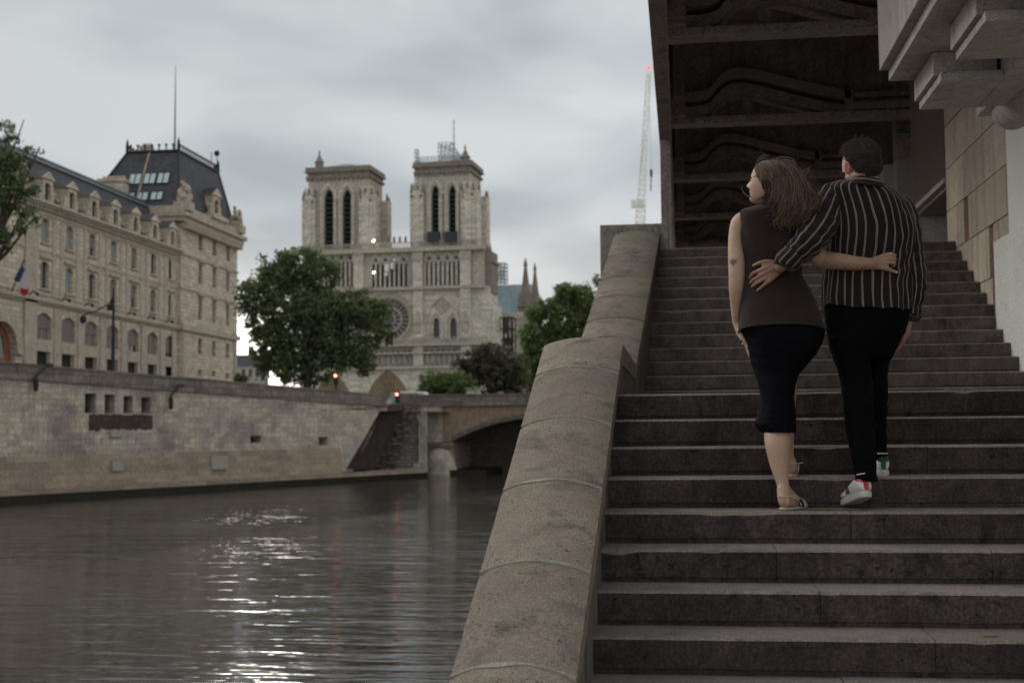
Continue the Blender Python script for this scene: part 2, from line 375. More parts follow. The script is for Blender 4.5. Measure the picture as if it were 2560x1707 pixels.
def make_step(idx, yf, zt, dep, h, x0, x1, mats, sk=0., name='step'):
    mb = MB(); r = random.Random(idx * 13 + 5); x = x0; cuts = [x0]
    while x < x1 - 1.1:
        x += r.uniform(.8, 1.7)
        if x < x1 - .5: cuts.append(x)
    cuts.append(x1)
    for a, b in zip(cuts, cuts[1:]): step_stone(mb, a + .0012, b - .0012, yf + r.uniform(-.002, .002), zt + r.uniform(-.0015, .0015), dep, h, idx + a, sk)
    mb.build(name, mats, stair)
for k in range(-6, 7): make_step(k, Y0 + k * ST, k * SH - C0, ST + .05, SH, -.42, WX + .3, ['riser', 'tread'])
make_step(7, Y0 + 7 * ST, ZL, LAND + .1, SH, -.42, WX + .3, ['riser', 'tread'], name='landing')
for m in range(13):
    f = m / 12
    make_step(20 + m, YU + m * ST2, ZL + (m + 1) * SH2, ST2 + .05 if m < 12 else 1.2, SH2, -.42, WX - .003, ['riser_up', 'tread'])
# passage floor above the stairs
mb = MB(); mb.box((-.42, YU + 12 * ST2 + .9, Z_TOP - .3), (5.2, 60, Z_TOP - .004)); mb.build('passage_floor', 'concrete_dark', kind='structure')

# ------------------------------------------------------------------ parapet of the stairs
par = thing('stair_parapet', 'low stone parapet with rounded sandstone coping stepping up beside the stairs above the river', 'parapet', (-.58, 6, -1))
def sec(Y, up):
    if up == 0: return -.353, -.76 - .019 * (Y - 4.25), .35 * Y - 2.29
    if up == 1: return -.353 - .012 * (Y - 8.0) / 2.8, -.83 - .02 * (Y - 8) / 2.8, .517
    return -.37 + .13 * (Y - 10.8) / 4.75, -.885 + .105 * (Y - 10.8) / 4.75, .36 * Y - 3.36
def coping_stone(Ya, Yb, up, seed, thick=.13, gap=.004, mat='coping', crown=.045):
    mb = MB(); n = max(3, int((Yb - Ya) / .05)); m = 13; vs = []
    for i in range(n + 1):
        Y = Ya + gap + (Yb - Ya - 2 * gap) * i / n; xr, xl, z = sec(Y, up)
        edge = .004 if i in (0, n) else 0
        row = [(xr - .004, Y, z - thick)]
        for j in range(m):
            t = j / (m - 1); x = xr + (xl - xr) * t
            zz = z + crown * (1 - (2 * t - 1) ** 2) - edge
            cor = .006 if j in (0, m - 1) else 0
            w = .004 * nz(x * 6, Y * 6, seed) + .002 * nz(x * 25, Y * 25, seed)
            chip = max(0, nz(Y * 7, seed, j) - .35) * .03 if j in (0, m - 1) else 0
            row.append((x + w * .5 * (j in (0, m - 1)), Y, zz + w - cor - chip))
        row.append((xl + .004, Y, z - thick)); vs += row
    k = m + 2
    fs = [(i * k + j, i * k + j + 1, (i + 1) * k + j + 1, (i + 1) * k + j) for i in range(n) for j in range(k - 1)]
    fs += [tuple(range(k)), tuple(range(n * k, (n + 1) * k))]
    fs += [(i * k, (i + 1) * k, (i + 1) * k + k - 1, i * k + k - 1) for i in range(n)]
    mb.add(vs, fs); return mb
def mortar_line(Y, up, seed, w=.008):
    mb = MB(); m = 25; vs = []
    r = random.Random(seed); pa = r.uniform(.2, .5); big = r.choice([0, 0, .02, .03])
    for j in range(m):
        t = j / (m - 1); ww = w * (.55 + .5 * abs(nz(t * 6, seed, 1))) + (big * max(0, 1 - abs(t - pa - .25) * 5))
        xr, xl, z = sec(Y, up); x = xr + (xl - xr) * t; zz = z + .045 * (1 - (2 * t - 1) ** 2) + .0035
        sl = .35
        vs += [(x, Y - ww, zz - sl * ww - .002), (x, Y, zz + .001), (x, Y + w * .4, zz + sl * w * .4 - .002), (x, Y, zz - .03)]
    fs = []
    for j in range(m - 1):
        for q in range(4): fs.append((j * 4 + q, j * 4 + (q + 1) % 4, (j + 1) * 4 + (q + 1) % 4, (j + 1) * 4 + q))
    mb.add(vs, fs + [(0, 1, 2, 3), tuple(range((m - 1) * 4, m * 4))]); return mb
low = [1.0, 1.85, 2.7, 3.5, 4.28, 5.01, 5.8, 6.6, 7.42, 8.02]
upr = [10.8, 11.43, 12.03, 12.81, 13.57, 14.59, 15.8]
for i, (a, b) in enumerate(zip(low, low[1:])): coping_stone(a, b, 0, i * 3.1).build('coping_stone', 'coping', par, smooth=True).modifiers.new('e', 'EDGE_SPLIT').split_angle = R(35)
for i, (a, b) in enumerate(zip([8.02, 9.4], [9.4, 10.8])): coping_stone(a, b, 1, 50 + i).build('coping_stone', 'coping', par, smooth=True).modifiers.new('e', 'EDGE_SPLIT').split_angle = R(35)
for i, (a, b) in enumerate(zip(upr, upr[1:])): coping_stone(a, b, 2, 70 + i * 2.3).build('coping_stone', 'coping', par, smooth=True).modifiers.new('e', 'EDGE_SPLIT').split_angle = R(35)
for i, Y in enumerate(low[1:-1]): mortar_line(Y, 0, i * 5 + 2).build('mortar_joint', 'mortar', par)
for i, Y in enumerate(upr[1:-1]): mortar_line(Y, 2, i * 5 + 3, .006).build('mortar_joint', 'coping', par)
mb = MB()
for up, a, b in ((0, 1.0, 8.015), (1, 8.0151, 10.795), (2, 10.7951, 15.8)):
    n = 10
    for i in range(n):
        Ya, Yb = a + (b - a) * i / n, a + (b - a) * (i + 1) / n
        p = []
        for Y in (Ya, Yb):
            xr, xl, z = sec(Y, up); p.append((xr - .014, xl + .012, Y, z - .12))
        (r0, l0, ya, za), (r1, l1, yb, zb) = p
        mb.add([(r0, ya, -5), (r1, yb, -5), (r1, yb, zb), (r0, ya, za), (l0, ya, -5), (l1, yb, -5), (l1, yb, zb), (l0, ya, za)],
               [(0, 1, 2, 3), (4, 7, 6, 5)] + ([(0, 3, 7, 4)] if i == 0 else []) + ([(1, 5, 6, 2)] if i == n - 1 else []))
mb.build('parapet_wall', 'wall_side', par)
# end block with scrawled writing
pr = thing('stone_pier_block', 'square stone block closing the top of the parapet, scrawled with faint looping graffiti', 'stone block', (-.54, 16.1, 2))
mb = MB(); mb.box((-.95, 15.81, -4.5), (-.135, 16.6, 2.446)); mb.build('block', 'pier', pr, bevel=.008)
mb = MB(); gr = random.Random(4); x = -.92
def scr(cx, cz, w, h, loops, ph):
    return [(cx + w * (i / 24 - .5) + h * .4 * math.sin(ph + loops * 6.28 * i / 24), 15.808, cz + h * math.cos(ph + loops * 6.28 * i / 24 * .98)) for i in range(25)]
for cx, cz, w, h, lp in ((-.84, 2.36, .16, .035, 1.6), (-.7, 2.38, .1, .04, 2.2), (-.58, 2.37, .12, .03, 1.3), (-.44, 2.375, .12, .04, 2.6), (-.3, 2.37, .1, .05, 1.5), (-.2, 2.385, .08, .03, 1.2), (-.24, 2.3, .1, .03, 2)):
    mb.tube(scr(cx, cz, w, h, lp, gr.uniform(0, 6)), .0028, 4)
mb.build('graffiti', plain('faded_spray_paint', (.13, .11, .1), .8), pr)

# ------------------------------------------------------------------ right-hand wall of big travertine blocks
rw = thing('travertine_wall', 'tall right-hand wall of streaked travertine blocks with rusty vertical slots beside the upper steps', 'wall', (WX + .3, 14.4, 2))
mb = MB(); mb.box((WX + .03, 12.2, 0), (WX + .6, 15.95, 6)); mb.build('backing', 'slot', rw)
mb = MB(); rr = random.Random(9)
zs = [.0, .55, 1.02, 1.49, 2.017, 2.5, 3.0, 3.5, 4.0, 4.6, 5.2, 6.0]
slots = {3: [(13.68, 13.87)], 4: [(14.8, 15.04)], 2: [(13.68, 13.8)]}
for c in range(len(zs) - 1):
    y = 12.2
    cuts = [12.2]
    base = {0: .3, 1: 1.0, 2: .2, 3: 1.26, 4: .9, 5: .5, 6: 1.1}.get(c, rr.uniform(.2, 1))
    yy = 12.2 + base
    while yy < 15.8: cuts.append(yy); yy += rr.uniform(.95, 1.35)
    cuts.append(15.95)
    for a, b in zip(cuts, cuts[1:]):
        segs = [(a, b)]
        for s0, s1 in slots.get(c, []):
            ns = []
            for p, q in segs:
                if s1 <= p or s0 >= q: ns.append((p, q))
                else:
                    if s0 - p > .03: ns.append((p, s0))
                    if q - s1 > .03: ns.append((s1, q))
            segs = ns
        for p, q in segs: mb.box((WX + rr.uniform(0, .006), p + .004, zs[c] + .004), (WX + .05, q - .004, zs[c + 1] - .006))
mb.build('stone_blocks', 'ashlar', rw, bevel=.004)
cl = thing('stone_clad_pier', 'smooth pale stone slab on a low plinth before the travertine wall', 'stone slab', (3.2, 10, ZL))
mb = MB(); mb.box((3.072, 4, .452), (3.109, 13.5, 1.805)); mb.build('slab', 'panel', cl, bevel=.006)
mb = MB(); mb.box((3.055, 4, ZL + .002), (3.112, 13.46, .448)); mb.build('plinth', 'pier', cl, bevel=.01)
mb = MB(); mb.box((3.1, 4, 1.808), (3.6, 12.98, 3.6)); mb.build('pier_shaft', 'panel', cl, bevel=.006)
mb = MB(); mb.box((3.14, 4, .1), (3.6, 12.2, 1.8)); mb.build('core', 'pier', cl)

# ------------------------------------------------------------------ concrete canopy with corbels, top right
can = thing('concrete_canopy', 'overhanging weathered concrete canopy with stepped corbel blocks at the upper right', 'canopy', (2.5, 8, 3))
YF = 11.16
mb = MB(); mb.box((1.672, -3, 2.951), (2.3, YF, 5.2)); mb.build('edge_beam', 'concrete_pale', can, bevel=.006)
mb = MB(); mb.box((1.746, -3, 2.86), (3.4, YF - .002, 2.949)); mb.build('soffit_slab', 'concrete_pale', can, bevel=.005)
for k in range(7):
    y1 = YF - .004 - k * 1.49; y0 = y1 - .84
    c = MB(); c.box((1.948, y0, 2.678), (2.42, y1, 2.858)); c = c.build('corbel', 'concrete_pale', can, bevel=.006)
    s = MB(); s.box((1.985, y0 - .09, 2.609), (2.448, y1, 2.676)); s.build('corbel_slab', 'concrete_pale', c, bevel=.005)
mb = MB(); mb.box((2.45, -3, 2.611), (2.95, YF - .01, 2.856)); mb.build('inner_beam', 'concrete_pale', can, bevel=.006)
mb = MB(); mb.box((2.6, YF - .008, 2.7), (2.9, 11.9, 2.93)); mb.build('end_block', 'concrete_pale', can, bevel=.006)
mb = MB(); mb.tube([(2.822, y, 2.666) for y in (-3, 2, 8, 11.57, 11.6)], [.165, .165, .165, .165, .158], 32); mb.build('roll_moulding', 'concrete_pale', can, smooth=True).modifiers.new('e', 'EDGE_SPLIT').split_angle = R(40)
mb = MB(); mb.box((2.3, -3, 2.955), (6, YF - .02, 5.2)); mb.build('deck', 'concrete_dark', can)

# ------------------------------------------------------------------ dark concrete viaduct over the passage
via = thing('concrete_viaduct', 'dark concrete railway viaduct with curved ribbed beams seen from below', 'viaduct', (1.5, 20, 4.65))
ZB = 4.65
def ratioX(z): return -.083 * z
mb = MB(); mb.box((-.3, 9, ZB), (-.12, 62, 6.5)); mb.build('edge_girder', 'concrete_dark', via)
mb = MB(); mb.box((-.118, 9, ZB - .012), (-.1, 62, ZB + .1)); mb.build('drip_edge', 'concrete_pale', via)
mb = MB(); mb.box((-.4, 9, 6.3), (9, 62, 6.55)); mb.build('deck_slab', 'concrete_dark', via)
FR = [15.81 + 4.6 * i for i in range(-1, 9)]
curve = [(.1, 5.13), (.3, 5.13), (.48, 5.17), (.6, 5.3), (.75, 5.43), (.95, 5.47), (1.2, 5.43), (1.5, 5.34), (1.9, 5.22), (2.3, 5.11), (2.6, 5.06)]
def smooth_curve(c, n=5):
    out = []
    for i in range(len(c) - 1):
        p0, p1, p2, p3 = c[max(i - 1, 0)], c[i], c[i + 1], c[min(i + 2, len(c) - 1)]
        for j in range(n):
            t = j / n
            out.append(tuple(.5 * (2 * p1[q] + (p2[q] - p0[q]) * t + (2 * p0[q] - 5 * p1[q] + 4 * p2[q] - p3[q]) * t * t + (3 * p1[q] - p0[q] - 3 * p2[q] + p3[q]) * t ** 3) for q in range(len(c[0]))))
    return out + [c[-1]]
sc_ = smooth_curve(curve)
for Y in FR:
    fb = MB()
    # web above the rib
    for (a, za), (b, zb) in zip(sc_, sc_[1:]): fb.hexa([(a, Y, za), (b, Y, zb), (b, Y + .3, zb), (a, Y + .3, za), (a, Y, 6.3), (b, Y, 6.3), (b, Y + .3, 6.3), (a, Y + .3, 6.3)])
    fb.box((2.6, Y, 4.85), (9, Y + .3, 6.3)); fb.box((-.12, Y, 5.0), (.1, Y + .3, 6.3))
    beam = fb.build('cross_beam', 'concrete_dark', via)
    rb = MB()
    for off, th, yo in ((0.03, .14, -.16), (-.2, .16, -.1)):
        for (a, za), (b, zb) in zip(sc_, sc_[1:]):
            rb.hexa([(a, Y + yo, za + off - th), (b, Y + yo, zb + off - th), (b, Y + .28, zb + off - th), (a, Y + .28, za + off - th), (a, Y + yo, za + off), (b, Y + yo, zb + off), (b, Y + .28, zb + off), (a, Y + .28, za + off)])
    rb.box((2.52, Y - .16, 4.76), (2.64, Y + .2, 5.1)); rb.box((2.64, Y - .16, 4.78), (3.6, Y + .2, 4.9)); rb.box((2.64, Y - .1, 4.98), (3.6, Y + .2, 5.06))
    rb.build('curved_rib', 'concrete_dark', beam)
    cb = MB(); cb.box((-.1, Y - .2, ZB), (9, Y + .12, ZB + .1)); cb.build('bottom_chord', 'concrete_dark', beam)
    sb = MB(); sb.box((.98, Y + .02, ZB + .1), (1.13, Y + .2, 5.25)); sb.build('strut', 'concrete_dark', beam)
    pb = MB(); pb.box((-.1, Y - .35, ZB + .1), (.115, Y + .5, 6.3)); pb.box((-.06, Y - .5, ZB + .35), (.07, Y - .351, 6.3)); pb.build('bracket', 'concrete_dark', beam)
for Y in FR[2:]: mb = MB(); mb.box((-.29, Y + .85, Z_TOP - .3), (-.12, Y + 2.1, ZB - .001)); mb.build('column', 'concrete_dark', via)
mb = MB(); mb.box((-.4, 60, Z_TOP), (9, 60.4, 6.3)); mb.build('end_wall', 'concrete_dark', via)
mb = MB(); mb.box((5.2, 12.6, Z_TOP - .3), (5.5, 60, 6.3)); mb.build('inner_wall', 'concrete_dark', via)
mb = MB(); mb.box((3.6, 24, Z_TOP), (3.862, 24.5, ZB - .002)); mb.build('pillar', 'panel', via)
mb = MB(); mb.box((3.53, 22, Z_TOP), (3.78, 22.4, 4.335)); mb.build('pillar_base', 'concrete_pale', via)
mb = MB(); mb.box((3.54, 22.01, 4.337), (3.78, 22.4, 6.2)); mb.build('pillar_head', 'concrete_dark', via)
def text_mesh(s, size, loc, rot, mat, parent, name, extrude=.003):
    cu = bpy.data.curves.new(name, 'FONT'); cu.body = s; cu.size = size; cu.extrude = extrude; cu.align_x = 'CENTER'; cu.align_y = 'CENTER'
    to = bpy.data.objects.new('tmp', cu); COL.objects.link(to); dg = bpy.context.evaluated_depsgraph_get()
    me = bpy.data.meshes.new_from_object(to.evaluated_get(dg)); bpy.data.objects.remove(to)
    M = Matrix.Translation(Vector(loc)) @ rot.to_4x4(); me.transform(M); me.transform(Matrix.Translation(-BASE[parent.name]))
    me.materials.clear(); me.materials.append(MT[mat] if isinstance(mat, str) else mat); o = bpy.data.objects.new(name, me); COL.objects.link(o); o.parent = parent; BASE[o.name] = BASE[parent.name]; return o
RX = Matrix.Rotation(R(90), 3, 'X')
sg = thing('number_plate', 'small blue and white plate reading D29 on the dark pillar under the viaduct', 'sign', (3.65, 21.99, 4.82))
mb = MB(); mb.box((3.55, 21.985, 4.75), (3.745, 22.003, 4.89)); mb.build('plate', plain('blue_enamel', (.04, .06, .1), .4), sg)
whitee = plain('sign_white', (.55, .6, .62), .5)
mb = MB(); mb.box((3.55, 21.98, 4.875), (3.745, 21.9845, 4.89)); mb.box((3.55, 21.98, 4.75), (3.745, 21.9845, 4.765)); mb.build('border', whitee, sg)
text_mesh('D29', .115, (3.6475, 21.98, 4.82), RX, whitee, sg, 'lettering')
bf = thing('bar_fence', 'dark vertical metal bars standing on a concrete ledge beside the travertine wall', 'railing', (3.12, 16.8, 2.9))
mb = MB()
for i in range(22): mb.box((3.105, 16.0 + i * .1, 2.91), (3.13, 16.025 + i * .1, 5.6))
mb.build('bars', plain('bronze_bars', (.24, .2, .175), .45, .3), bf)
mb = MB(); mb.box((3.09, 15.96, 2.85), (3.16, 18.2, 2.91)); mb.build('bottom_rail', 'concrete_pale', bf)
mb = MB(); mb.box((3.16, 15.96, 2.81), (5.2, 18.2, 2.87)); mb.build('ledge', 'concrete_dark', bf)
mb = MB(); mb.box((3.3, 15.96, 2.9), (3.4, 18.2, 6.2)); mb.build('backing_wall', 'concrete_dark', bf)
mb = MB(); mb.box((2.98, 18.25, Z_TOP), (5.2, 18.5, 2.9)); mb.box((3.0, 18.2, 2.1), (3.05, 18.249, 2.6)); mb.build('low_wall', 'concrete_pale', via)
# lower quay where the stairs start
mb = MB(); mb.box((-.42, -12, -5), (8, Y0 - 6 * ST + .02, -6 * SH - C0 - SH - .002)); mb.build('lower_quay', 'tread', kind='structure')
# ================================================================== river, ground, far bank
WZ = -3.84
def water_mat():
    t = NT('river_water', .012, .5); t.b.inputs['IOR'].default_value = 1.33
    t.color((.035, .028, .024))
    # long crests lie across the view, short chop rides on them, calmer and rougher patches drift through
    a = t.noise(t.coord('Object', (.28, 1.25, 1)), .8, 2, .5, .2); b = t.noise(t.coord('Object', (.27, 1.3, 1)), 2.6, 3, .5, .2)
    c = t.noise(t.coord('Object', (.6, 1, 1)), .09, 2, .5)
    h = t.math('ADD', t.math('MULTIPLY', a, 1.0), t.math('MULTIPLY', b, .5))
    amp = t.ramp(c, (.35, (.5,) * 3), (.62, (1,) * 3)); h = t.math('MULTIPLY', h, amp)
    t.bump(h, 1., .09); return t.m
MT['water'] = water_mat()
mb = MB(); mb.add([(-90, -60, WZ), (200, -60, WZ), (200, 260, WZ), (-90, 260, WZ)], [(0, 1, 2, 3)]); mb.build('river', 'water', kind='structure')
# far bank wall frame
WA = Vector((-38.08, 70.46, 0)); WD = (.3986, .9171)
QF = Frame((WA.x, WA.y, 0), WD)
def qtop(s): return 4.12 - (s) * .0335            # parapet top falls gently to the right
S1 = 36.6
# land
gm = MB()
e0, e1 = QF.P(-60, 0), QF.P(S1, 0)
gm.add([(e0.x - .5, e0.y, 1.6), (e1.x - .5, e1.y, 1.6), (-20, 112.9, 1.6), (-20, 1500, 1.6), (-1500, 1500, 1.6), (-1500, e0.y, 1.6)], [(0, 1, 2, 3, 4, 5)])
gm.add([(60, 112.9, 1.5), (1500, 112.9, 1.5), (1500, 1500, 1.5), (60, 1500, 1.5)], [(0, 1, 2, 3)])
gm.add([(-20, 170, 1.59), (60, 170, 1.59), (60, 1500, 1.59), (-20, 1500, 1.59)], [(0, 1, 2, 3)])
gm.build('ground', stone('city_paving', (.2, .19, .17), fine=4), kind='structure')

qw = thing('quay_wall', 'long stained stone embankment wall rising from the river on the far bank', 'embankment wall', QF.P(0, WZ))
holes = []
def qh(x0, y0, x1, y1):
    a, z1 = QF.px(x0, y0); b, z0 = QF.px(x1, y1); return (a, b, z0, z1)
zq = lambda x, y: (x / 3.5636, 880 + y / 3.5636)
for a, b, c, d in ((757, 855, 366, 545), (932, 1025, 376, 545), (1102, 1186, 390, 545), (1260, 1340, 402, 545)):
    x0, y0 = zq(a, c); x1, y1 = zq(b, d); holes.append(qh(x0, y0, x1, y1))
holes.append(qh(630, 999.5, 643.5, 1014)); holes.append(qh(626, 1089, 652, 1106)); holes.append(qh(809, 1013, 815.5, 1027)); holes.append(qh(797, 1092, 820, 1112))
mb = MB(); QF.wall(mb, -60, S1, -1.15, 2.2, [], 1.2) if 0 else None
zmid = -1.25
QF.wall(mb, -60, 14, zmid, 2.6, [h for h in holes if h[1] < 14], 1.2); QF.wall(mb, 14, 29.6, zmid, 1.62, [h for h in holes if h[0] > 14], 1.2)
# stepped strips up to the sloping cornice
n = 48
cutS = [-60 + 74 * i / 37 for i in range(38)] + [14 + 22.6 * i / 11 for i in range(1, 12)]
for i in range(n):
    a, b = cutS[i], cutS[i + 1]
    zb_ = 2.6 if b < 14.1 else 1.62
    mb.add([QF.P(a, zb_), QF.P(b, zb_), QF.P(b, qtop(b) - .95), QF.P(a, qtop(a) - .95)], [(0, 1, 2, 3)])
mb.build('upper_masonry', 'quay', qw)
mb = MB()
for h in holes: QF.pane(mb, (h[0] - .05, h[1] + .05, h[2] - .05, h[3] + .05), -1.19)
mb.build('drain_recess', 'shade', qw)
def stain(x0, y0, x1, y1, mat, nm, seed=0):
    a, b, z0, z1 = qh(x0, y0, x1, y1); mb = MB(); k = 26; r = random.Random(seed); vs = []
    for i in range(k + 1):
        s = a + (b - a) * i / k; vs += [QF.P(s, z0 + r.uniform(0, .3) * (z1 - z0) * .6, .02), QF.P(s, z1 - r.uniform(0, .2) * (z1 - z0) * .5, .02)]
    mb.add(vs, [(i * 2, i * 2 + 2, i * 2 + 3, i * 2 + 1) for i in range(k)]); mb.build(nm, mat, qw)
stain(222, 1033, 381, 1078, stone('damp_masonry', (.075, .052, .045), .3, .5, (.03, .024, .022), 2, 12, brick=(.95, .34, .02), mortar=(.05, .04, .035), streak=.5), 'damp_patch', 3)
mb = MB(); P = QF.P
for a, b, z0, z1, d0, d1 in ((-60, 30.5, -3.1, zmid, .35, .02), (-60, 34, -3.35, -3.1, .6, .36)):
    mb.add([P(a, z0, d0), P(b, z0, d0), P(b, z1, d1), P(a, z1, d1), P(a, z0, -.5), P(b, z0, -.5), P(b, z1, -.5), P(a, z1, -.5)], [(0, 1, 2, 3), (3, 2, 6, 7), (1, 5, 6, 2)])
mb.build('lower_masonry', 'quay_low', qw)
mb = MB(); QF.box(mb, -60, 41, -3.42, -3.1, -.5, .95); mb.build('quay_ledge', 'quay_low', qw)
mb = MB(); QF.box(mb, -60, 41, -5, -3.422, -.5, .9); mb.build('wet_foot', 'algae', qw)
mb = MB(); mc = MB()
for i in range(n):
    a = -60 + (96.6) * i / n; b = -60 + 96.6 * (i + 1) / n; ta, tb = qtop(a), qtop(b)
    def slab(m, za, zb, d0, d1): m.hexa([P(a, ta + za, d0), P(b, tb + za, d0), P(b, tb + za, d1), P(a, ta + za, d1), P(a, ta + zb, d0), P(b, tb + zb, d0), P(b, tb + zb, d1), P(a, ta + zb, d1)])
    slab(mb, -.72, -.12, .0, -.5); slab(mb, -.12, 0, .06, -.55); slab(mc, -.95, -.72, .16, -.5)
mb.build('parapet', 'parapet', qw); mc.build('string_course', 'parapet', qw)
# pale repair patches and the rust streak
for x0, y0, x1, y1 in ((272, 1152, 300, 1176), (520, 1140, 560, 1172), (273, 1076, 303, 1092)):
    a, b, z0, z1 = qh(x0, y0, x1, y1); m_ = MB(); QF.box(m_, a, b, z0, z1, .15, .36 + (0 if y0 > 1100 else -.34)); m_.build('repair_patch', 'mortar', qw)
# wall lamps brackets hanging on the parapet
for i, (x, y) in enumerate(((98, 915), (432, 966))):
    a, z = QF.px(x, y); br = thing('mooring_bracket', ('dark iron bracket hanging on the embankment parapet at the left edge', 'dark iron bracket hanging on the parapet right of the four drain openings')[i], 'bracket', P(a, z))
    mb = MB(); mb.tube([P(a + .9, z + .1, .1), P(a + .2, z + .1, .3), P(a, z - .2, .35), P(a - .5, z - .6, .35)], .07, 6); mb.build('arm', 'iron', br)
    mb = MB(); mb.lathe(P(a - .5, z - 1.5, .35), [(.06, 0), (.14, .1), (.16, .7), (.05, .9)], 8); mb.build('lantern', 'iron', br)

# river stairs at the end of the wall
rs = thing('river_steps', 'dark flight of steps cut into the embankment between the wall and the old bridge', 'steps', QF.P(34, -3.1))
bl = onZ(866, 1172, -3.1); brr = onZ(945, 1171, -3.1)
tl, tr = at(957, 1017, 106.5), at(1014, 1014, 106.5)
mb = MB(); N = 30
for i in range(N):
    f0, f1 = i / N, (i + 1) / N
    a, b = bl.lerp(tl, f0), brr.lerp(tr, f0); c, d = bl.lerp(tl, f1), brr.lerp(tr, f1)
    z1 = bl.z + (tl.z - bl.z) * f1
    mb.add([a, b, (b.x, b.y, z1), (a.x, a.y, z1)], [(0, 1, 2, 3)]); mb.add([(a.x, a.y, z1), (b.x, b.y, z1), (d.x, d.y, z1), (c.x, c.y, z1)], [(0, 1, 2, 3)])
dn = Vector((.3, .5, -.35)); mb.add([bl + dn, brr + dn + Vector((.8, 0, 0)), tr + dn + Vector((.8, 0, .6)), tl + dn + Vector((0, 0, .6))], [(0, 1, 2, 3)]); mb.build('flight', 'stairs_far', rs)
mb = MB()  # left side wall continuing the quay, right ramp wall
e = QF.P(29.6, -3.1)
lo = [QF.P(29.6, -3.1), Vector(bl), Vector(tl), QF.P(29.6, 1.62)]
qa, qb = QF.px(862, 1178), QF.px(957, 1014); m2 = MB(); m2.add([QF.P(29.6, qa[1]), QF.P(*qa), QF.P(*qb), QF.P(qb[0] - .2, 1.64), QF.P(29.6, 1.62)], [(0, 1, 2, 3, 4)]); m2.add([QF.P(*qa), QF.P(*qb), QF.P(qb[0], qb[1], -1.5), QF.P(qa[0], qa[1], -1.5)], [(0, 1, 2, 3)])
m2.build('side_masonry', 'quay', rs)
BY = 113.4
rub = [brr, at(1045, 1176, 110), at(1042, 1010, 110), tr]
mb.add([brr, at(1047, 1178, 109.5), at(1050, 1012, 109.5), tr], [(0, 1, 2, 3)]); mb.build('rubble_side', 'rubble', rs)
# jagged end of the rubble wall beside the steps
mb = MB(); r_ = random.Random(2)
for i in range(60):
    f = r_.random(); p = brr.lerp(tr, f) + Vector((r_.uniform(0, 1.2), -r_.uniform(0, .25), r_.uniform(-.1, .15)))
    mb.box(p - Vector((.16, .1, .1)), p + Vector((.16, .1, .1)))
mb.build('loose_stones', 'rubble', rs)
gp = thing('graffiti_pier', 'stone pier with an arched niche full of pale graffiti between river steps and bridge', 'pier', at(1030, 1180, 109))
PF = Frame((at(1012, 1100, 109.3).x, 109.3, 0), (1, 0))
def pp(x, y): return PF.px(x, y)
a0, zt = pp(1008, 1020); a1, zb = pp(1061, 1178)
nh = (*[pp(1015, 1160)[0], pp(1046, 1160)[0]], pp(1030, 1157)[1], pp(1030, 1040)[1], 'round')
mb = MB(); PF.wall(mb, a0 + .1, a1, -3.7, zt, [nh], .4); PF.box(mb, a0 + .1, a1, -3.7, zt, -1.4, -.6); mb.build('masonry', 'quay', gp)
mb = MB(); PF.pane(mb, nh, -.38); mb.build('painted_niche', plain('pale_graffiti_paint', (.5, .52, .48), .7, fine=2, var=.3), gp)
mb = MB(); r_ = random.Random(5); cx = (nh[0] + nh[1]) / 2
for i in range(7):
    zz = nh[2] + .6 + i * .42
    mb.tube([PF.P(cx + .3 * math.sin(j * .9 + i) , zz + .28 * math.cos(j * 1.3 + i * 2), -.36) for j in range(9)], .035, 4)
mb.build('scrawl', 'iron', gp)
mb = MB(); 
for t in range(13):
    an = math.pi * t / 12; an2 = math.pi * (t + 1) / 12
# ------------------------------------------------------------------ old stone bridge
bd = thing('stone_bridge', 'old stone arch bridge with rusty spandrels crossing the river behind the parapet', 'bridge', (-14, BY, WZ))
BF = Frame((0, BY, 0), (1, 0))
x1 = BF.px(1128.6, 1103); xs0, zs0 = x1
def arcz(x): return zs0 + .52 * x - .035 * x * x
sp = 14.86
pts = [(xs0 + sp * i / 24, arcz(sp * i / 24)) for i in range(25)]
xl = BF.px(1053, 1100)[0]; xq = BF.px(1106, 1100)[0]; ztop = BF.px(1200, 984)[1]; zc = BF.px(1200, 1014)[1]
mb = MB()
def fill(mb, p, q, z, d): mb.add([BF.P(p[0], p[1], d), BF.P(q[0], q[1], d), BF.P(q[0], z, d), BF.P(p[0], z, d)], [(0, 1, 2, 3)])
for p, q in zip(pts, pts[1:]):
    fill(mb, p, q, zc, 0); mb.add([BF.P(*p, 0), BF.P(*q, 0), BF.P(*q, -9), BF.P(*p, -9)], [(0, 1, 2, 3)])
mb.add([BF.P(xq, zs0), BF.P(xs0, zs0), BF.P(xs0, zc), BF.P(xq, zc)], [(0, 1, 2, 3)])
mb.add([BF.P(xs0 + sp, zs0), BF.P(xs0 + sp + 3, zs0), BF.P(xs0 + sp + 3, zc), BF.P(xs0 + sp, zc)], [(0, 1, 2, 3)])
mb.build('spandrel_wall', 'brickwork', bd)
mb = MB()
for p, q in zip(pts, pts[1:]): mb.hexa([BF.P(*p, .03), BF.P(*q, .03), BF.P(*q, -.3), BF.P(*p, -.3), BF.P(p[0], p[1] + .42, .03), BF.P(q[0], q[1] + .42, .03), BF.P(q[0], q[1] + .42, -.3), BF.P(p[0], p[1] + .42, -.3)])
mb.build('arch_ring', 'rubble', bd)
mb = MB(); BF.box(mb, xl, xq, zs0 - .1, zc, -9, .12); mb.build('pier_face', 'quay', bd)
mb = MB(); BF.box(mb, xl - .3, xs0 + .2, zs0 - .45, zs0 - .08, -9, .35); mb.build('impost_band', 'parapet', bd)
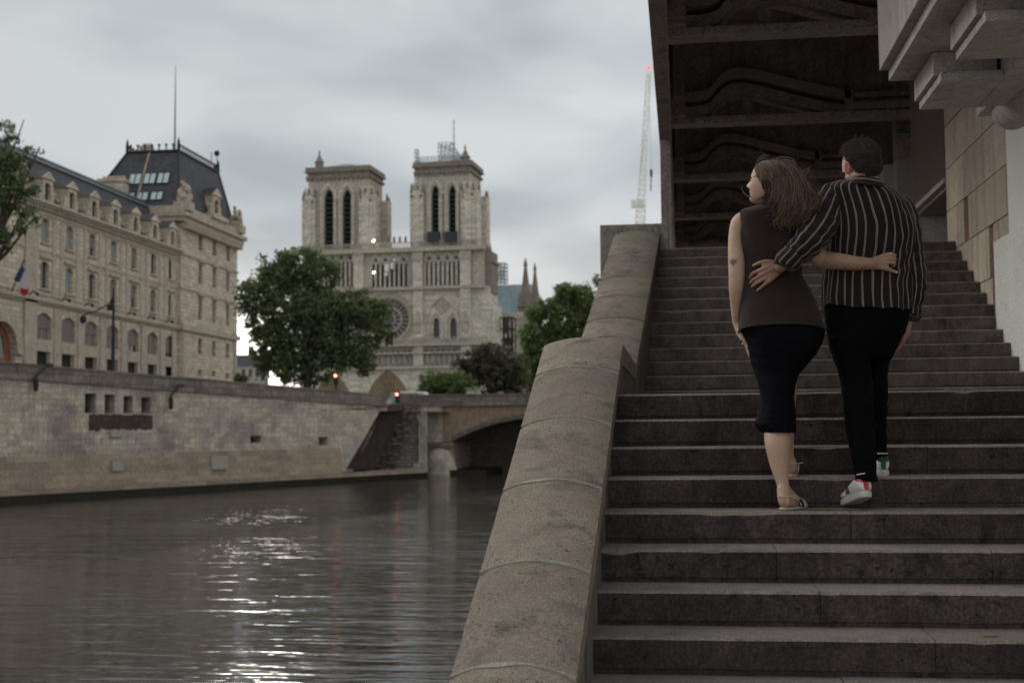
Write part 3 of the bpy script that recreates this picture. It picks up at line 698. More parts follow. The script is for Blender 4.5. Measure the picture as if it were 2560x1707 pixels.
mb = MB(); c = BF.P((xl + xs0) / 2 + .2, WZ - 1, .2); mb.lathe(c, [(1.75, 0), (1.6, 1.6), (1.35, 2.6), (.9, 3.1), (.2, 3.35)], 20); mb.build('cutwater', 'quay', bd, smooth=True)
mb = MB(); BF.box(mb, xl - .3, xs0 + .1, WZ - 1, zs0 - .451, -9, .05); mb.build('pier_base', 'quay_low', bd)
mb = MB(); BF.box(mb, xl - .6, xs0 + 3.2, WZ - 1, WZ + .45, -9, 1.3); mb.build('footing', 'algae', bd)
mb = MB(); BF.box(mb, xs0 + sp, xs0 + sp + 3, WZ - 1, zs0, -9, 0); mb.build('far_pier', 'quay', bd)
mb = MB(); BF.box(mb, xl - 1.5, 60, zc, zc + .25, -10, .3); BF.box(mb, xl - 1.2, 60, zc + .251, ztop - .2, -.4, .05); BF.box(mb, xl - 1.4, 60, ztop - .199, ztop, -.5, .12); mb.build('parapet', 'parapet', bd)
mb = MB(); BF.box(mb, xl - 1.9, xl - .4, 1.2, ztop + .12, -.9, .16); mb.build('end_block', 'parapet', bd)
fb = thing('far_quay_wall', 'short stretch of shaded embankment wall seen through the bridge arch', 'embankment wall', (-8, 124, WZ))
mb = MB(); mb.box((-24, 124, WZ - 1), (40, 125, 1.4)); mb.build('masonry', 'rubble', fb)
mb = MB(); mb.box((-9.2, 123.7, -2.4), (-4, 123.99, 1.0)); mb.build('pale_panel', 'nd_pale', fb)

# ================================================================== left bank building (grey roofs, many windows)
XF = -52.0
F = Frame((XF, 0, 0), (0, 1))     # s = world Y, d toward the river
pf = thing('police_headquarters', 'long cream stone government building with arched ground floor, stone dormers and a slate pavilion tower', 'building', (XF, 120, 1.6))
bays = [102.85, 107.25, 111.65, 116.1, 120.7, 125.4, 130.0]; pb = [137.5, 141.75, 146.2]; pb2 = [151.0]
SA, SB, SC = 60.0, 131.75, 149.4
W3 = [(b - .68, b + .68, 15.75, 17.75, 'seg') for b in bays]; W2 = [(b - .7, b + .7, 11.95, 14.2, 'seg') for b in bays]
G1 = [(b - 1.3, b + 1.3, 7.75, 9.95, 'seg') for b in bays]; G0 = [(b - 1.2, b + 1.2, 5.2, 6.75) for b in bays]
leftb = [(b - .6, b + .6, z0, z1, 'seg') for b in (94.6, 89.5, 84.5, 79.5) for z0, z1 in ((12, 14.3), (15.9, 17.9))]
portal = (93.2, 98.2, 4.0, 8.75, 'round')
mb = MB(); F.wall(mb, SA, SB, 1.6, 18.5, W3 + W2 + G1 + G0 + leftb + [portal], .4); mb.build('facade_wall', 'pref', pf)
rp = random.Random(11)
def windows(lst, host, mats, blindp=.4, frame=True, d=-.24):
    for h in lst:
        wb = MB(); F.pane(wb, h, d - .06); w = wb.build('window', rp.choice(mats), host)
        a, b, z0, z1 = h[:4]; fm = MB(); t = .06
        F.box(fm, a, a + t, z0, z1, d - .05, d); F.box(fm, b - t, b, z0, z1, d - .05, d); F.box(fm, (a + b) / 2 - .04, (a + b) / 2 + .04, z0, z1, d - .049, d + .01)
        if frame: fm.build('window_frame', 'frame', w)
        if rp.random() < blindp:
            bb = MB(); zz = z0 + (z1 - z0) * rp.uniform(0, .5); F.box(bb, a, b, zz, z1, d + .01, d + .03); bb.build('blind', 'blind', w)
windows(W3 + W2 + leftb, pf, ['glass_dark', 'glass_sky', 'glass_dark'])
windows(G1, pf, ['blind', 'glass_dark'], .7)
for h in G0: mb = MB(); F.pane(mb, h, -.38); mb.build('basement_opening', 'shade', pf)
for h in G1: mb = MB(); F.box(mb, h[0] - .05, h[1] + .05, 6.78, 7.72, -.38, .05); mb.build('balcony_panel', 'pref_trim', pf)
mb = MB(); F.pane(mb, portal, -.36); dr = mb.build('door', 'oak', pf)
mb = MB(); F.pane(mb, (94.6, 97.0, 5.9, 8.1, 'round'), -.33); mb.build('door_window', 'glass_dark', dr)
mb = MB()
out = arch(92.3, 99.1, 9.6, 'round', 18); inn = arch(93.3, 98.1, 8.7, 'round', 18)
for (p, q, r_, s_) in zip(out, out[1:], inn[1:], inn): mb.add([F.P(*p, .02), F.P(*q, .02), F.P(*q, .3), F.P(*p, .3), F.P(*s_, .3), F.P(*r_, .3), F.P(*s_, 0), F.P(*r_, 0)], [(0, 1, 2, 3), (3, 2, 5, 4), (4, 5, 7, 6)])
mb.build('portal_surround', 'pref_trim', pf)
mb = MB()
for z0, z1, dd in ((10.62, 10.8, .2), (10.8, 11.05, .38), (11.35, 11.5, .1), (14.95, 15.1, .1), (18.0, 18.3, .12)): F.box(mb, SA, SB, z0, z1, -.02, dd)
F.box(mb, SA, SB, 18.62, 18.8, -.02, .5); F.box(mb, SA, SB, 18.8, 19.02, -.5, .72)
for i in range(int((SB - SA) / .55)): F.box(mb, SA + i * .55, SA + i * .55 + .25, 18.32, 18.6, 0, .4)
for h in W2: F.box(mb, h[0] - .35, h[1] + .35, 14.42, 14.6, 0, .25); F.box(mb, h[0] - .25, h[1] + .25, 11.78, 11.94, 0, .2)
for h in W3: F.box(mb, h[0] - .2, h[1] + .2, 15.58, 15.74, 0, .18); F.box(mb, h[0] - .22, h[1] + .22, 17.8, 17.9, 0, .12)
for b0, b1 in zip([SA] + bays, bays + [SB]):
    m_ = (b0 + b1) / 2
    for s_ in (-.85, .55): F.box(mb, m_ + s_ - .12, m_ + s_ + .42, 11.5, 18.0, 0, .07)
    if b0 != SA: F.box(mb, m_ - .62, m_ + .62, 1.6, 10.4, 0, .14)
F.box(mb, 99.3, 101.3, 1.6, 18.0, 0, .2); F.box(mb, 90.2, 91.6, 1.6, 18.0, 0, .2)
mb.build('mouldings', 'pref_trim', pf)
# bronze lamps along the string course
for i, b in enumerate([99.5] + [(u + v) / 2 for u, v in zip(bays, bays[1:])]):
    lb = MB(); lb.tube([F.P(b, 11.1, .4), F.P(b, 11.4, .7), F.P(b, 11.2, 1.0)], .06, 5); lb.ball(F.P(b, 11.15, 1.1), .16, 6, 4); lb.build('wall_lamp', 'iron', pf)
# main roof and dormers
mb = MB(); P = F.P
mb.add([P(SA, 19.02, -.3), P(SB, 19.02, -.3), P(SB, 23.6, -3.2), P(SA, 23.6, -3.2), P(SB, 24.2, -9), P(SA, 24.2, -9), P(SA, 19, -18), P(SB, 19, -18)], [(0, 1, 2, 3), (3, 2, 4, 5), (5, 4, 7, 6), (0, 3, 5, 6), (1, 7, 4, 2)])
roof = mb.build('roof', 'slate', pf)
mb = MB(); F.box(mb, SA, SB, 23.55, 23.75, -3.4, -3.0); F.box(mb, SA, SB, 24.15, 24.3, -3.9, -3.6); mb.build('roof_edge', 'zinc', roof)
def dormer(s, w, z0, h, host, F=F, d0=-2.6, mat='pref'):
    hole = (s - w * .28, s + w * .28, z0 + .25, z0 + h * .72, 'seg')
    o_ = MB(); F.wall(o_, s - w / 2, s + w / 2, z0, z0 + h * .84, [hole], .3, d=.18)
    F.box(o_, s - w / 2, s - w / 2 + .02, z0, z0 + h * .84, d0, .18); F.box(o_, s + w / 2 - .02, s + w / 2, z0, z0 + h * .84, d0, .18)
    F.box(o_, s - w * .72, s - w * .5, z0, z0 + h * .5, -.2, .12); F.box(o_, s + w * .5, s + w * .72, z0, z0 + h * .5, -.2, .12)
    o_.prism([F.P(s - w * .64, z0 + h * .84, .32), F.P(s + w * .64, z0 + h * .84, .32), F.P(s, z0 + h * 1.12, .32)], F.n * (d0 - .32))
    do = o_.build('dormer', mat, host)
    p_ = MB(); F.pane(p_, hole, -.08); p_.build('dormer_window', 'glass_dark', do)
    z_ = MB(); z_.prism([F.P(s - w * .6, z0 + h * .84, .1), F.P(s, z0 + h * 1.13, .1), F.P(s + w * .6, z0 + h * .84, .1), F.P(s + w * .62, z0 + h * .87, .1), F.P(s, z0 + h * 1.17, .1), F.P(s - w * .62, z0 + h * .87, .1)], F.n * (-2.6)); z_.build('dormer_roof', 'slate', do)
for b in [98.6, 94.2] + bays: dormer(b, 1.75, 19.03, 2.35, roof)
# the pavilion
PV = []
for b, hw in [(x, .58) for x in pb]:
    k = (b - 137.5) / 8.7
    PV += [(b - hw, b + hw, 19.72, 21.6), (b - hw, b + hw, 16.1, 18.3), (b - hw, b + hw, 12.2, 14.6), (b - hw, b + hw, 8.5, 10.15), (b - hw, b + hw, 6.2, 6.8)]
pw = MB(); Fp = Frame((XF + .35, 0, 0), (0, 1)); Fp.wall(pw, SB, SC, 1.6, 22.0, PV, .35)
P = Fp.P; pw.add([P(SB, 1.6), P(SB, 22.0), P(SB, 22.0, -12), P(SB, 1.6, -12)], [(0, 1, 2, 3)]); pw.add([P(SC, 1.6), P(SC, 22.0), P(SC, 22.0, -12), P(SC, 1.6, -12)], [(0, 1, 2, 3)])
pav = pw.build('pavilion_wall', 'pref', pf)
F_ = F; F = Fp; windows(PV, pav, ['glass_dark', 'blind'], .5, frame=True); F = F_
mb = MB()
for z0, z1, dd in ((10.7, 11.2, .4), (15.0, 15.2, .15), (18.6, 18.8, .15), (21.5, 21.9, .3)): Fp.box(mb, SB - .2, SC + .2, z0, z1, -.02, dd)
Fp.box(mb, SB - .7, SC + .6, 22.0, 22.5, -11, .6); Fp.box(mb, SB - .9, SC + .8, 22.5, 22.95, -11.3, .95)
for i in range(23): Fp.box(mb, SB + i * .77, SB + i * .77 + .36, 21.3, 22.0, 0, .8)
Fp.box(mb, SB - .4, SC + .4, 22.95, 23.7, -10.7, .45)
for h in PV[1::5] + PV[2::5]: Fp.box(mb, h[0] - .3, h[1] + .3, h[3] + .15, h[3] + .35, 0, .25)
for i in range(16): Fp.box(mb, SB + .3 + 0, SB + 1.3 - .25 * (i % 2), 2 + i * .6, 2.55 + i * .6, 0, .12); Fp.box(mb, SC - 1.3 + .25 * (i % 2), SC - .2, 2 + i * .6, 2.55 + i * .6, 0, .12)
mb.build('cornice', 'pref_trim', pav)
# mansard: base and top rectangles
A = [(-62.5, 136.5), (-52.9, 136.5), (-52.9, 154.2), (-62.5, 154.2)]; B = [(-60.4, 140.8), (-54.0, 140.8), (-54.0, 153.2), (-60.4, 153.2)]
A = [(-62.5, 131.9), (-51.9, 131.9), (-51.9, 149.3), (-62.5, 149.3)]; B = [(-59.3, 135.6), (-53.5, 135.6), (-53.5, 147.9), (-59.3, 147.9)]
mb = MB(); vs = [(x, y, 23.6) for x, y in A] + [(x, y, 30.35) for x, y in B]
mb.add(vs, [(0, 1, 5, 4), (1, 2, 6, 5), (2, 3, 7, 6), (3, 0, 4, 7), (4, 5, 6, 7)]); mans = mb.build('mansard_roof', 'slate', pav)
mb = MB()
for (a, b) in zip(range(4), (1, 2, 3, 0)):
    p, q = Vector((*B[a], 30.35)), Vector((*B[b], 30.35)); mb.tube([p, q], .2, 6)
    for i in range(int((q - p).length / .8)):
        c_ = p.lerp(q, (i + .5) * .8 / (q - p).length); mb.box(c_ + Vector((-.06, -.06, 0)), c_ + Vector((.06, .06, .75))); mb.ball(c_ + Vector((0, 0, .7)), .17, 5, 4)
    mb.tube([p, p + Vector((0, 0, 1.0)), p + Vector((0, 0, 1.5))], [.2, .16, .03], 6); mb.tube([Vector((*A[a], 23.7)), p], .14, 5)
mb.build('roof_cresting', 'iron', mans)
mb = MB(); mb.box((-58.2, 136.2, 30.3), (-57, 137.4, 31.2)); [mb.tube([(-58.0 + i * .28, 136.8, 31.2), (-58.0 + i * .28, 136.8, 31.55)], .12, 6) for i in range(4)]; mb.build('chimney', 'pref_trim', mans)
fs_ = []
def onmans(x, z, e=.06):   # west face of the mansard
    t = (z - 23.6) / (30.35 - 23.6); return Vector((x, 131.9 + 3.7 * t - e, z))
for z0, z1, xs_ in ((26.45, 27.75, (-57.6, -55.95, -54.45)), (24.5, 25.5, (-57.8, -56.3, -54.7))):
    for xc in xs_:
        m_ = MB(); m_.add([onmans(xc - .62, z0), onmans(xc + .62, z0), onmans(xc + .62, z1), onmans(xc - .62, z1)], [(0, 1, 2, 3)]); w = m_.build('skylight', plain('skylight_glass', (.45, .55, .56), .2), mans)
        m_ = MB()
        for p, q in (((xc - .66, z0), (xc + .66, z0)), ((xc + .66, z0), (xc + .66, z1)), ((xc + .66, z1), (xc - .66, z1)), ((xc - .66, z1), (xc - .66, z0)), ((xc, z0), (xc, z1))): m_.tube([onmans(*p, .1), onmans(*q, .1)], .06, 4)
        m_.build('skylight_frame', 'iron', w)
m_ = MB(); m_.tube([onmans(-56.8, 23.7), onmans(-56.75, 30.2)], .1, 4); m_.build('lightning_strip', 'pref_trim', mans)
m_ = MB(); m_.box((-60.0, 130.3, 22), (-57.4, 131.7, 26.2)); m_.box((-60.2, 130.1, 26.2), (-57.2, 131.8, 26.5)); [m_.tube([(-59.8 + i * .36, 131, 26.5), (-59.8 + i * .36, 131, 26.9)], .14, 6) for i in range(7)]; m_.build('chimney_stack', 'pref', pav)
dormer(141.9, 2.2, 23.7, 3.2, mans, Fp, -2.0); m_ = MB(); Fp.box(m_, 139.4, 144.4, 23.7, 24.2, -.4, .75); m_.build('dormer_base', 'pref', mans)
# trophy sculptures on the pavilion corners
def trophy(c, sc, host, seed):
    r = random.Random(seed); m_ = MB(); c = Vector(c); m_.box(c + Vector((-1.0, -1.0, 0)) * sc, c + Vector((1.0, 1.0, 1.1)) * sc); m_.box(c + Vector((-.7, -.7, 1.1)) * sc, c + Vector((.7, .7, 1.7)) * sc)
    for k in range(16):
        z = r.uniform(1.6, 3.2); w = .75 * (1 - (z - 1.6) / 2.6); m_.ball(c + Vector((r.uniform(-w, w), r.uniform(-w, w), z)) * sc, r.uniform(.22, .45) * sc, 7, 5, sc=(1, 1, r.uniform(.8, 1.7)))
    m_.ball(c + Vector((-.25, 0, 3.6)) * sc, .26 * sc, 7, 5); m_.ball(c + Vector((.45, 0, 3.1)) * sc, .24 * sc, 7, 5); m_.build('trophy_sculpture', 'pref_trim', host)
trophy((-51.6, 132.4, 23.2), .85, pav, 3); trophy((-51.5, 148.6, 23.2), .85, pav, 8)
# radio mast
ms = thing('radio_mast', 'very thin tall antenna mast standing on the slate pavilion roof', 'mast', (-55.2, 138.9, 30.3))
mb = MB(); t_ = at(439, 164, 138.9); b_ = at(437, 372, 138.9); mb.tube([(b_.x, 138.9, 30.1), t_.lerp(b_, .5), t_], [.13, .08, .03], 6); mb.build('pole', 'zinc', ms)
cm = thing('roof_camera', 'small mast with a round camera at the right edge of the slate pavilion roof', 'camera', (-54, 147, 30.4))
mb = MB(); mb.tube([(-54, 147, 30.4), (-54, 147, 32.6)], .06, 5); mb.tube([(-53.6, 147.7, 30.4), (-53.6, 147.7, 32.9)], .05, 5); mb.build('pole', 'zinc', cm); mb = MB(); mb.ball((-53.6, 147.7, 32.6), .35, 8, 6); mb.build('camera_head', 'iron', cm)

# flag
fl = thing('flag', 'blue, white and red striped flag hanging from a slanted pole over the portal', 'flag', (-51, 97, 11.5))
mb = MB(); p0 = at(62, 690, 97.5); p1 = at(61, 655, 96.5); pt = Vector((-49.6, 97.2, 14.0)); mb.tube([(-51.9, 97.2, 11.0), at(60, 650, 95.8)], .05, 5); mb.build('pole', 'iron', fl)
strip = [[(60, 655), (42, 693), (35, 700), (44, 708), (58, 690)]]
def fpoly(px, d, mat, nm):
    m_ = MB(); k = len(px); vs = [at(x, y, 96 + d) for x, y in px] + [at(x, y, 96.08 + d) for x, y in px]
    m_.add(vs, [tuple(range(k)), tuple(range(k, 2 * k))[::-1]] + [(i, (i + 1) % k, k + (i + 1) % k, k + i) for i in range(k)]); m_.build(nm, mat, fl)
zf = lambda *p: [(x / 3.485, 550 + y / 3.485) for x, y in p]
fpoly(zf((195, 380), (213, 440), (190, 500), (163, 548), (120, 522), (150, 460)), 0, plain('flag_blue', (.03, .045, .14), .8, fine=3), 'blue_stripe')
fpoly(zf((213, 440), (240, 520), (250, 600), (215, 600), (178, 588), (163, 548), (190, 500)), 0, plain('flag_white', (.5, .5, .54), .8, fine=3), 'white_stripe')
fpoly(zf((178, 588), (215, 600), (250, 600), (245, 645), (212, 664), (175, 640)), 0, plain('flag_red', (.4, .02, .03), .8, fine=3), 'red_stripe')

# street lamp and furniture on the far quay
lm = thing('street_lamp', 'tall dark lamp post standing behind the embankment parapet before the arched facade', 'street lamp', (-33, 80.3, 1.6))
LY = 84.
b_ = at(282, 935, LY); t_ = at(284, 722, LY)
mb = MB(); mb.tube([(b_.x, LY, 1.6), (b_.x, LY, b_.z + .6), t_], [.22, .14, .06], 8); mb.build('post', 'iron', lm)
mb = MB(); c = at(276, 758, LY); mb.tube([at(283, 745, LY), at(277, 752, LY), c], .05, 5); mb.lathe(c - Vector((0, 0, .5)), [(.05, 0), (.2, .08), (.24, .4), (.06, .6)], 8); mb.build('lantern', 'iron', lm)
mb = MB(); c = at(208, 790, LY); mb.tube([at(283, 752, LY), at(240, 778, LY), at(222, 782, LY), c], .05, 5); mb.lathe(c - Vector((0, 0, .5)), [(.05, 0), (.2, .08), (.24, .4), (.06, .6)], 8); mb.build('side_lantern', 'iron', lm)

def signal(x, y, Y, ybase, lab):
    c = at(x, y, Y); b_ = at(x + 1, ybase, Y); t = thing('traffic_light', lab, 'traffic light', (c.x, Y, b_.z))
    mb = MB(); mb.box(c + Vector((-.17, .0, -.75)), c + Vector((.17, .3, .28))); mb.build('housing', 'iron', t)
    mb = MB(); mb.tube([b_, c + Vector((0, .15, -.7))], .07, 6); mb.build('post', 'iron', t)
    mb = MB(); mb.ball(c - Vector((0, .06, 0)), .115, 10, 6, sc=(1, .5, 1)); mb.build('red_lens', 'red_lamp', t)
signal(839, 939, 108, 975, 'red traffic light glowing under the big tree on the far quay')
signal(992.5, 985.5, 112, 1012, 'red traffic light glowing in front of the cathedral portal by the bridge')
vn = thing('delivery_van', 'small pale blue and white van passing behind the bridge parapet', 'van', at(1014, 1005, 118))
c = at(1014, 1000, 118); mb = MB()
prof = [(-1.9, -1.3), (2.1, -1.3), (2.1, .2), (1.7, .75), (-1.0, .8), (-1.5, .1), (-1.9, -.1)]
mb.prism([c + Vector((x, 0, z)) for x, z in prof], Vector((0, 1.7, 0))); mb.build('body', 'white', vn, bevel=.06)
mb = MB(); mb.prism([c + Vector((x, -.01, z)) for x, z in ((-1.3, .1), (1.7, .1), (1.6, .6), (-.95, .65))], Vector((0, .01, 0))); mb.build('windows', 'blueglass', vn)
for dx in (-1.2, 1.4):
    mb = MB(); mb.tube([c + Vector((dx, -.05, -1.35)), c + Vector((dx, .2, -1.35))], .34, 14); mb.build('wheel', 'iron', vn)
kb = thing('information_board', 'pale blue board on a post beside the cathedral portal behind the bridge end', 'sign', at(990, 1012, 116))
c = at(991, 1000, 116); mb = MB(); mb.box(c + Vector((-.5, 0, -.7)), c + Vector((.5, .12, .7))); mb.build('board', 'blueglass', kb, bevel=.02); mb = MB(); mb.tube([c + Vector((0, .06, -2)), c + Vector((0, .06, -.7))], .07, 6); mb.build('post', 'iron', kb)

# distant roofs right of the police building
dh = thing('distant_house', 'far pale house with a dark slate roof seen between the big tree and the headquarters', 'building', (-70, 215, 1.6))
DF = Frame((0, 215, 0), (1, 0)); a0, zt = DF.px(596, 915); a1, _ = DF.px(672, 915); zb = 1.6
mb = MB(); hs = [(a0 + .6 + i * 1.2, a0 + 1.2 + i * 1.2, zt - 1.9, zt - .5) for i in range(4)]; DF.wall(mb, a0 - 6, a1, zb, zt, hs, .3); mb.build('wall', 'nd', dh)
for h in hs: mb = MB(); DF.pane(mb, h, -.25); mb.build('window', 'glass_dark', dh)
zr = DF.px(620, 884)[1]; mb = MB(); mb.add([DF.P(a0 - 6, zt, .2), DF.P(a1, zt, .2), DF.P(a1 - 1, zr, -3), DF.P(a0 - 4, zr, -3), DF.P(a0 - 6, zt, -8), DF.P(a1, zt, -8)], [(0, 1, 2, 3), (3, 2, 5, 4), (0, 3, 4), (1, 5, 2)]); mb.build('roof', 'slate', dh)
for i in range(3): mb = MB(); DF.box(mb, a0 + 1 + i * 2.2, a0 + 1.7 + i * 2.2, zr - .8, zr + 1.4, -3, -2); mb.build('chimney', 'nd_dark', dh)
# ================================================================== the cathedral
ND0 = ray(990, 900); ND0 = ND0 * (365 / ND0.length)
N = Frame((ND0.x, ND0.y, 0), (.998, -.066))
px = N.px
nd = thing('gothic_cathedral', 'large pale gothic cathedral with two square belfry towers, rose window and carved galleries', 'cathedral', (ND0.x, ND0.y, 1.6))
za = lambda X, Y: (740 + X / 3.7327, 270 + Y / 3.7327)     # readings off the tower enlargement
zb4 = lambda X, Y: (740 + X / 3.7339, 600 + Y / 3.7339)
def R4(f, X0, Y0_, X1, Y1): a, z1 = px(*f(X0, Y0_)); b, z0 = px(*f(X1, Y1)); return a, b, z0, z1
def nbox(mb, r, d0, d1): N.box(mb, r[0], r[1], r[2], r[3], d0, d1)
Zbal = px(*za(1300, 1310))[1]          # balustrade at the foot of the towers
def hmould(mb, s0, s1, z, h, d0, d1): N.box(mb, s0, s1, z, z + h, d0, d1)
def archband(mb, a0, a1, b1, kind, w, d0, d1, n=10, leg=0):
    i = arch(a0, a1, b1, kind, n); o = arch(a0 - w, a1 + w, b1 + w * (1.6 if kind == 'pointed' else 1), kind, n)
    if leg: i = [(i[0][0], i[0][1] - leg)] + i + [(i[-1][0], i[-1][1] - leg)]; o = [(o[0][0], i[0][1])] + o + [(o[-1][0], i[-1][1])]
    for p, q, r, s in zip(i, i[1:], o[1:], o): mb.hexa([N.P(*p, d0), N.P(*q, d0), N.P(*q, d1), N.P(*p, d1), N.P(*s, d0), N.P(*r, d0), N.P(*r, d1), N.P(*s, d1)])
def tower(xl, xr, xs, ytop, lanc, seed, host, hidden_bot):
    # xl..xr front face, xs right end of side face ; all in photograph pixels
    r = random.Random(seed)
    s0 = px(xl, 520)[0]; s1 = px(xr, 520)[0]; zt = px((xl + xr) / 2, ytop)[1]; zb_ = Zbal; dep = 13.5
    t = MB(); hs = []
    for (a, b, ya, yb) in lanc:
        A, z1 = px(a, ya); B, z0 = px(b, yb); hs.append((A, B, z0, z1, 'pointed'))
    body0, body1 = s0 + 1.3, s1 - 1.3
    N.wall(t, body0, body1, zb_ - 1, zt - 3.2, hs, 2.6)
    for s_ in (body0, body1): t.add([N.P(s_, zb_ - 1), N.P(s_, zt - 3.2), N.P(s_, zt - 3.2, -dep), N.P(s_, zb_ - 1, -dep)], [(0, 1, 2, 3)])
    t.add([N.P(body0, zb_ - 1, -dep), N.P(body0, zt - 3.2, -dep), N.P(body1, zt - 3.2, -dep), N.P(body1, zb_ - 1, -dep)], [(0, 1, 2, 3)])
    tw = t.build('tower', 'nd', host)
    c = MB()
    N.box(c, body0 - .6, body1 + .6, zt - 3.2, zt - 2.5, -dep - .6, .6); N.box(c, body0 - .2, body1 + .2, zt - 2.5, zt - 1.5, -dep - .2, .2); N.box(c, body0 - .9, body1 + .9, zt - 1.5, zt - 1.1, -dep - .9, .9)
    N.box(c, body0 - .7, body1 + .7, zt - 1.1, zt, -dep - .7, .7)
    for i in range(14): N.box(c, body0 - .5 + i * (body1 - body0 + 1) / 14, body0 - .5 + (i + .45) * (body1 - body0 + 1) / 14, zt - 3.9, zt - 3.2, 0, .5)
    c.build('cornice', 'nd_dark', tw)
    bt = MB(); zs_ = zt - 8.3
    for a, b in ((s0 - .2, s0 + 3.6), (s1 - 3.7, s1 + .2)):
        if a > s0: bt.build('buttress', 'nd_pale', tw); bt = MB()
        for k, (e, zz) in enumerate(((0, zs_), (.35, zs_ - 2.2))): pass
        N.box(bt, a, b, zb_, zs_, -3.5, 1.1); N.box(bt, a + .5, b - .5, zs_, zs_ + 2.4, -3.0, .7); N.box(bt, a + 1.0, b - 1.0, zb_, zs_ + .3, 1.1, 1.5)
    bt.build('buttress', 'nd_pale', tw); bt = MB()
    for d_ in (-dep - .2,):
        N.box(bt, s1 - 1.4, s1 + 1.2, zb_, zs_, d_ - .5, d_ + 3.4)
    N.box(bt, s1 - 1.3, s1 + 1.0, zb_, zs_, -3.4, .6)
    bt.build('buttress', 'nd_pale', tw)
    k = MB()
    for cx_, cd in ((s0 + .2, .7), (s0 + 1.9, 1.0), (s0 + 3.3, .7), (s1 - 3.4, .7), (s1 - 1.9, 1.0), (s1 - .2, .7), (s1 + .6, -3), (s1 + .7, -dep + 2), (s1 + .6, -dep - .3)):
        h_ = r.uniform(1.4, 2.4); k.lathe(N.P(cx_, zs_ - .2, cd), [(.55, 0), (.6, .3), (.4, .5), (.3, h_ * .6), (.38, h_ * .65), (.05, h_ + .4)], 6)
    for i in range(12): k.ball(N.P(s0 + .3 + (i % 4) * .9 if i < 6 else s1 - .3 - (i % 4) * .9, zs_ - .6 - r.random() * 1.2, 1.2), .4, 5, 4)
    k.build('pinnacles', 'nd_dark', tw)
    ar = MB()
    for h in hs:
        for q, (w, d) in enumerate(((.35, .05), (.8, .45), (1.25, .85))): archband(ar, h[0] - w + .3, h[1] + w - .3, h[3] + w * .8, 'pointed', .4, -.4, d * .8, leg=0)
        for w in (.35, .85): 
            for s_ in (h[0] - w, h[1] + w): ar.tube([N.P(s_, h[2], .35 + w * .4), N.P(s_, h[3] - 2.2, .35 + w * .4)], .22, 6)
    ar.build('archivolts', 'nd_pale', tw)
    for h in hs:
        l_ = MB(); N.pane(l_, h, -1.6); l_ = l_.build('belfry_opening', 'shade', tw); v = MB(); nn = 11
        for i in range(nn):
            z = h[2] + (h[3] - h[2] - 2) * (i + .4) / nn; v.hexa([N.P(h[0], z, -.3), N.P(h[1], z, -.3), N.P(h[1], z + .9, -1.5), N.P(h[0], z + .9, -1.5), N.P(h[0], z + .12, -.3), N.P(h[1], z + .12, -.3), N.P(h[1], z + 1.02, -1.5), N.P(h[0], z + 1.02, -1.5)])
        v.build('louvres', 'louvre', l_)
    return tw, s0, s1, zt, body0, body1, dep
L1 = [(811, 833.5, 474, 622), (857, 878, 474, 622)]; L2 = [(1079, 1097, 464, 614), (1122, 1139.5, 464, 614)]
t1, s0, s1, zt1, b0, b1, dep = tower(760, 932, 958, 417, L1, 1, nd, 0)
m_ = MB(); mid = (b0 + b1) / 2; m_.add([N.P(b0, zt1 - .3, 0), N.P(b1, zt1 - .3, 0), N.P(b1, zt1 - .3, -dep), N.P(b0, zt1 - .3, -dep), N.P(mid, zt1 + 2.2, -dep / 2)], [(0, 1, 4), (1, 2, 4), (2, 3, 4), (3, 0, 4)]); m_.build('tower_roof', 'zinc', t1)
def turret(x, yb, yt, host, rad=1.2):
    s_, z0 = px(x, yb); z1 = px(x, yt)[1]; m = MB(); m.lathe(N.P(s_, z0 - 1, -1.5), [(rad, 0), (rad, 2.0), (rad * 1.25, 2.3), (rad * .9, 2.6), (rad * .15, z1 - z0), (rad * .25, z1 - z0 + .4), (.05, z1 - z0 + 1.4)], 8); m.build('stair_turret', 'nd_dark', host)
turret(794, 415, 376, t1, 1.2)
t2, u0, u1, zt2, c0, c1, dep = tower(1029, 1187, 1211, 404, L2, 2, nd, 0)
turret(1160, 403, 362, t2, 1.3)
# acoustic boxes at the foot of the right belfry openings
for a, b in ((1072, 1102), (1115, 1145)):
    m = MB(); A, z1 = px(a, 582); B, z0 = px(b, 607); N.box(m, A, B, z0, z1, .3, 1.9); m.build('black_box', 'louvre', t2)
# scaffolds
def lattice(fr, s0, s1, z0, z1, d0, d1, nx, nz_, r=.09, brace=True):
    m = MB(); P = fr.P
    for i in range(nx + 1):
        s_ = s0 + (s1 - s0) * i / nx
        for d in (d0, d1): m.tube([P(s_, z0, d), P(s_, z1, d)], r, 4)
    for j in range(nz_ + 1):
        z = z0 + (z1 - z0) * j / nz_
        for d in (d0, d1): m.tube([P(s0, z, d), P(s1, z, d)], r, 4)
        for s_ in (s0, s1): m.tube([P(s_, z, d0), P(s_, z, d1)], r, 4)
    if brace:
        for i in range(nx): m.tube([P(s0 + (s1 - s0) * i / nx, z0, d1), P(s0 + (s1 - s0) * (i + 1) / nx, z1, d1)], r, 4)
    return m
sa = thing('tower_scaffold', 'steel scaffold frame and tall thin mast standing on top of the right belfry tower', 'scaffold', N.P((c0 + c1) / 2, zt2))
A, zt_ = px(1086, 350); B, _ = px(1118, 350); lattice(N, A, B, zt2 + .1, zt_, -7, -4, 3, 5).build('frame', 'scaff', sa)
A2, zz = px(1142, 378); lattice(N, B + .1, A2, zt2 + .1, zz, -7, -4, 3, 3).build('low_frame', 'scaff', sa)
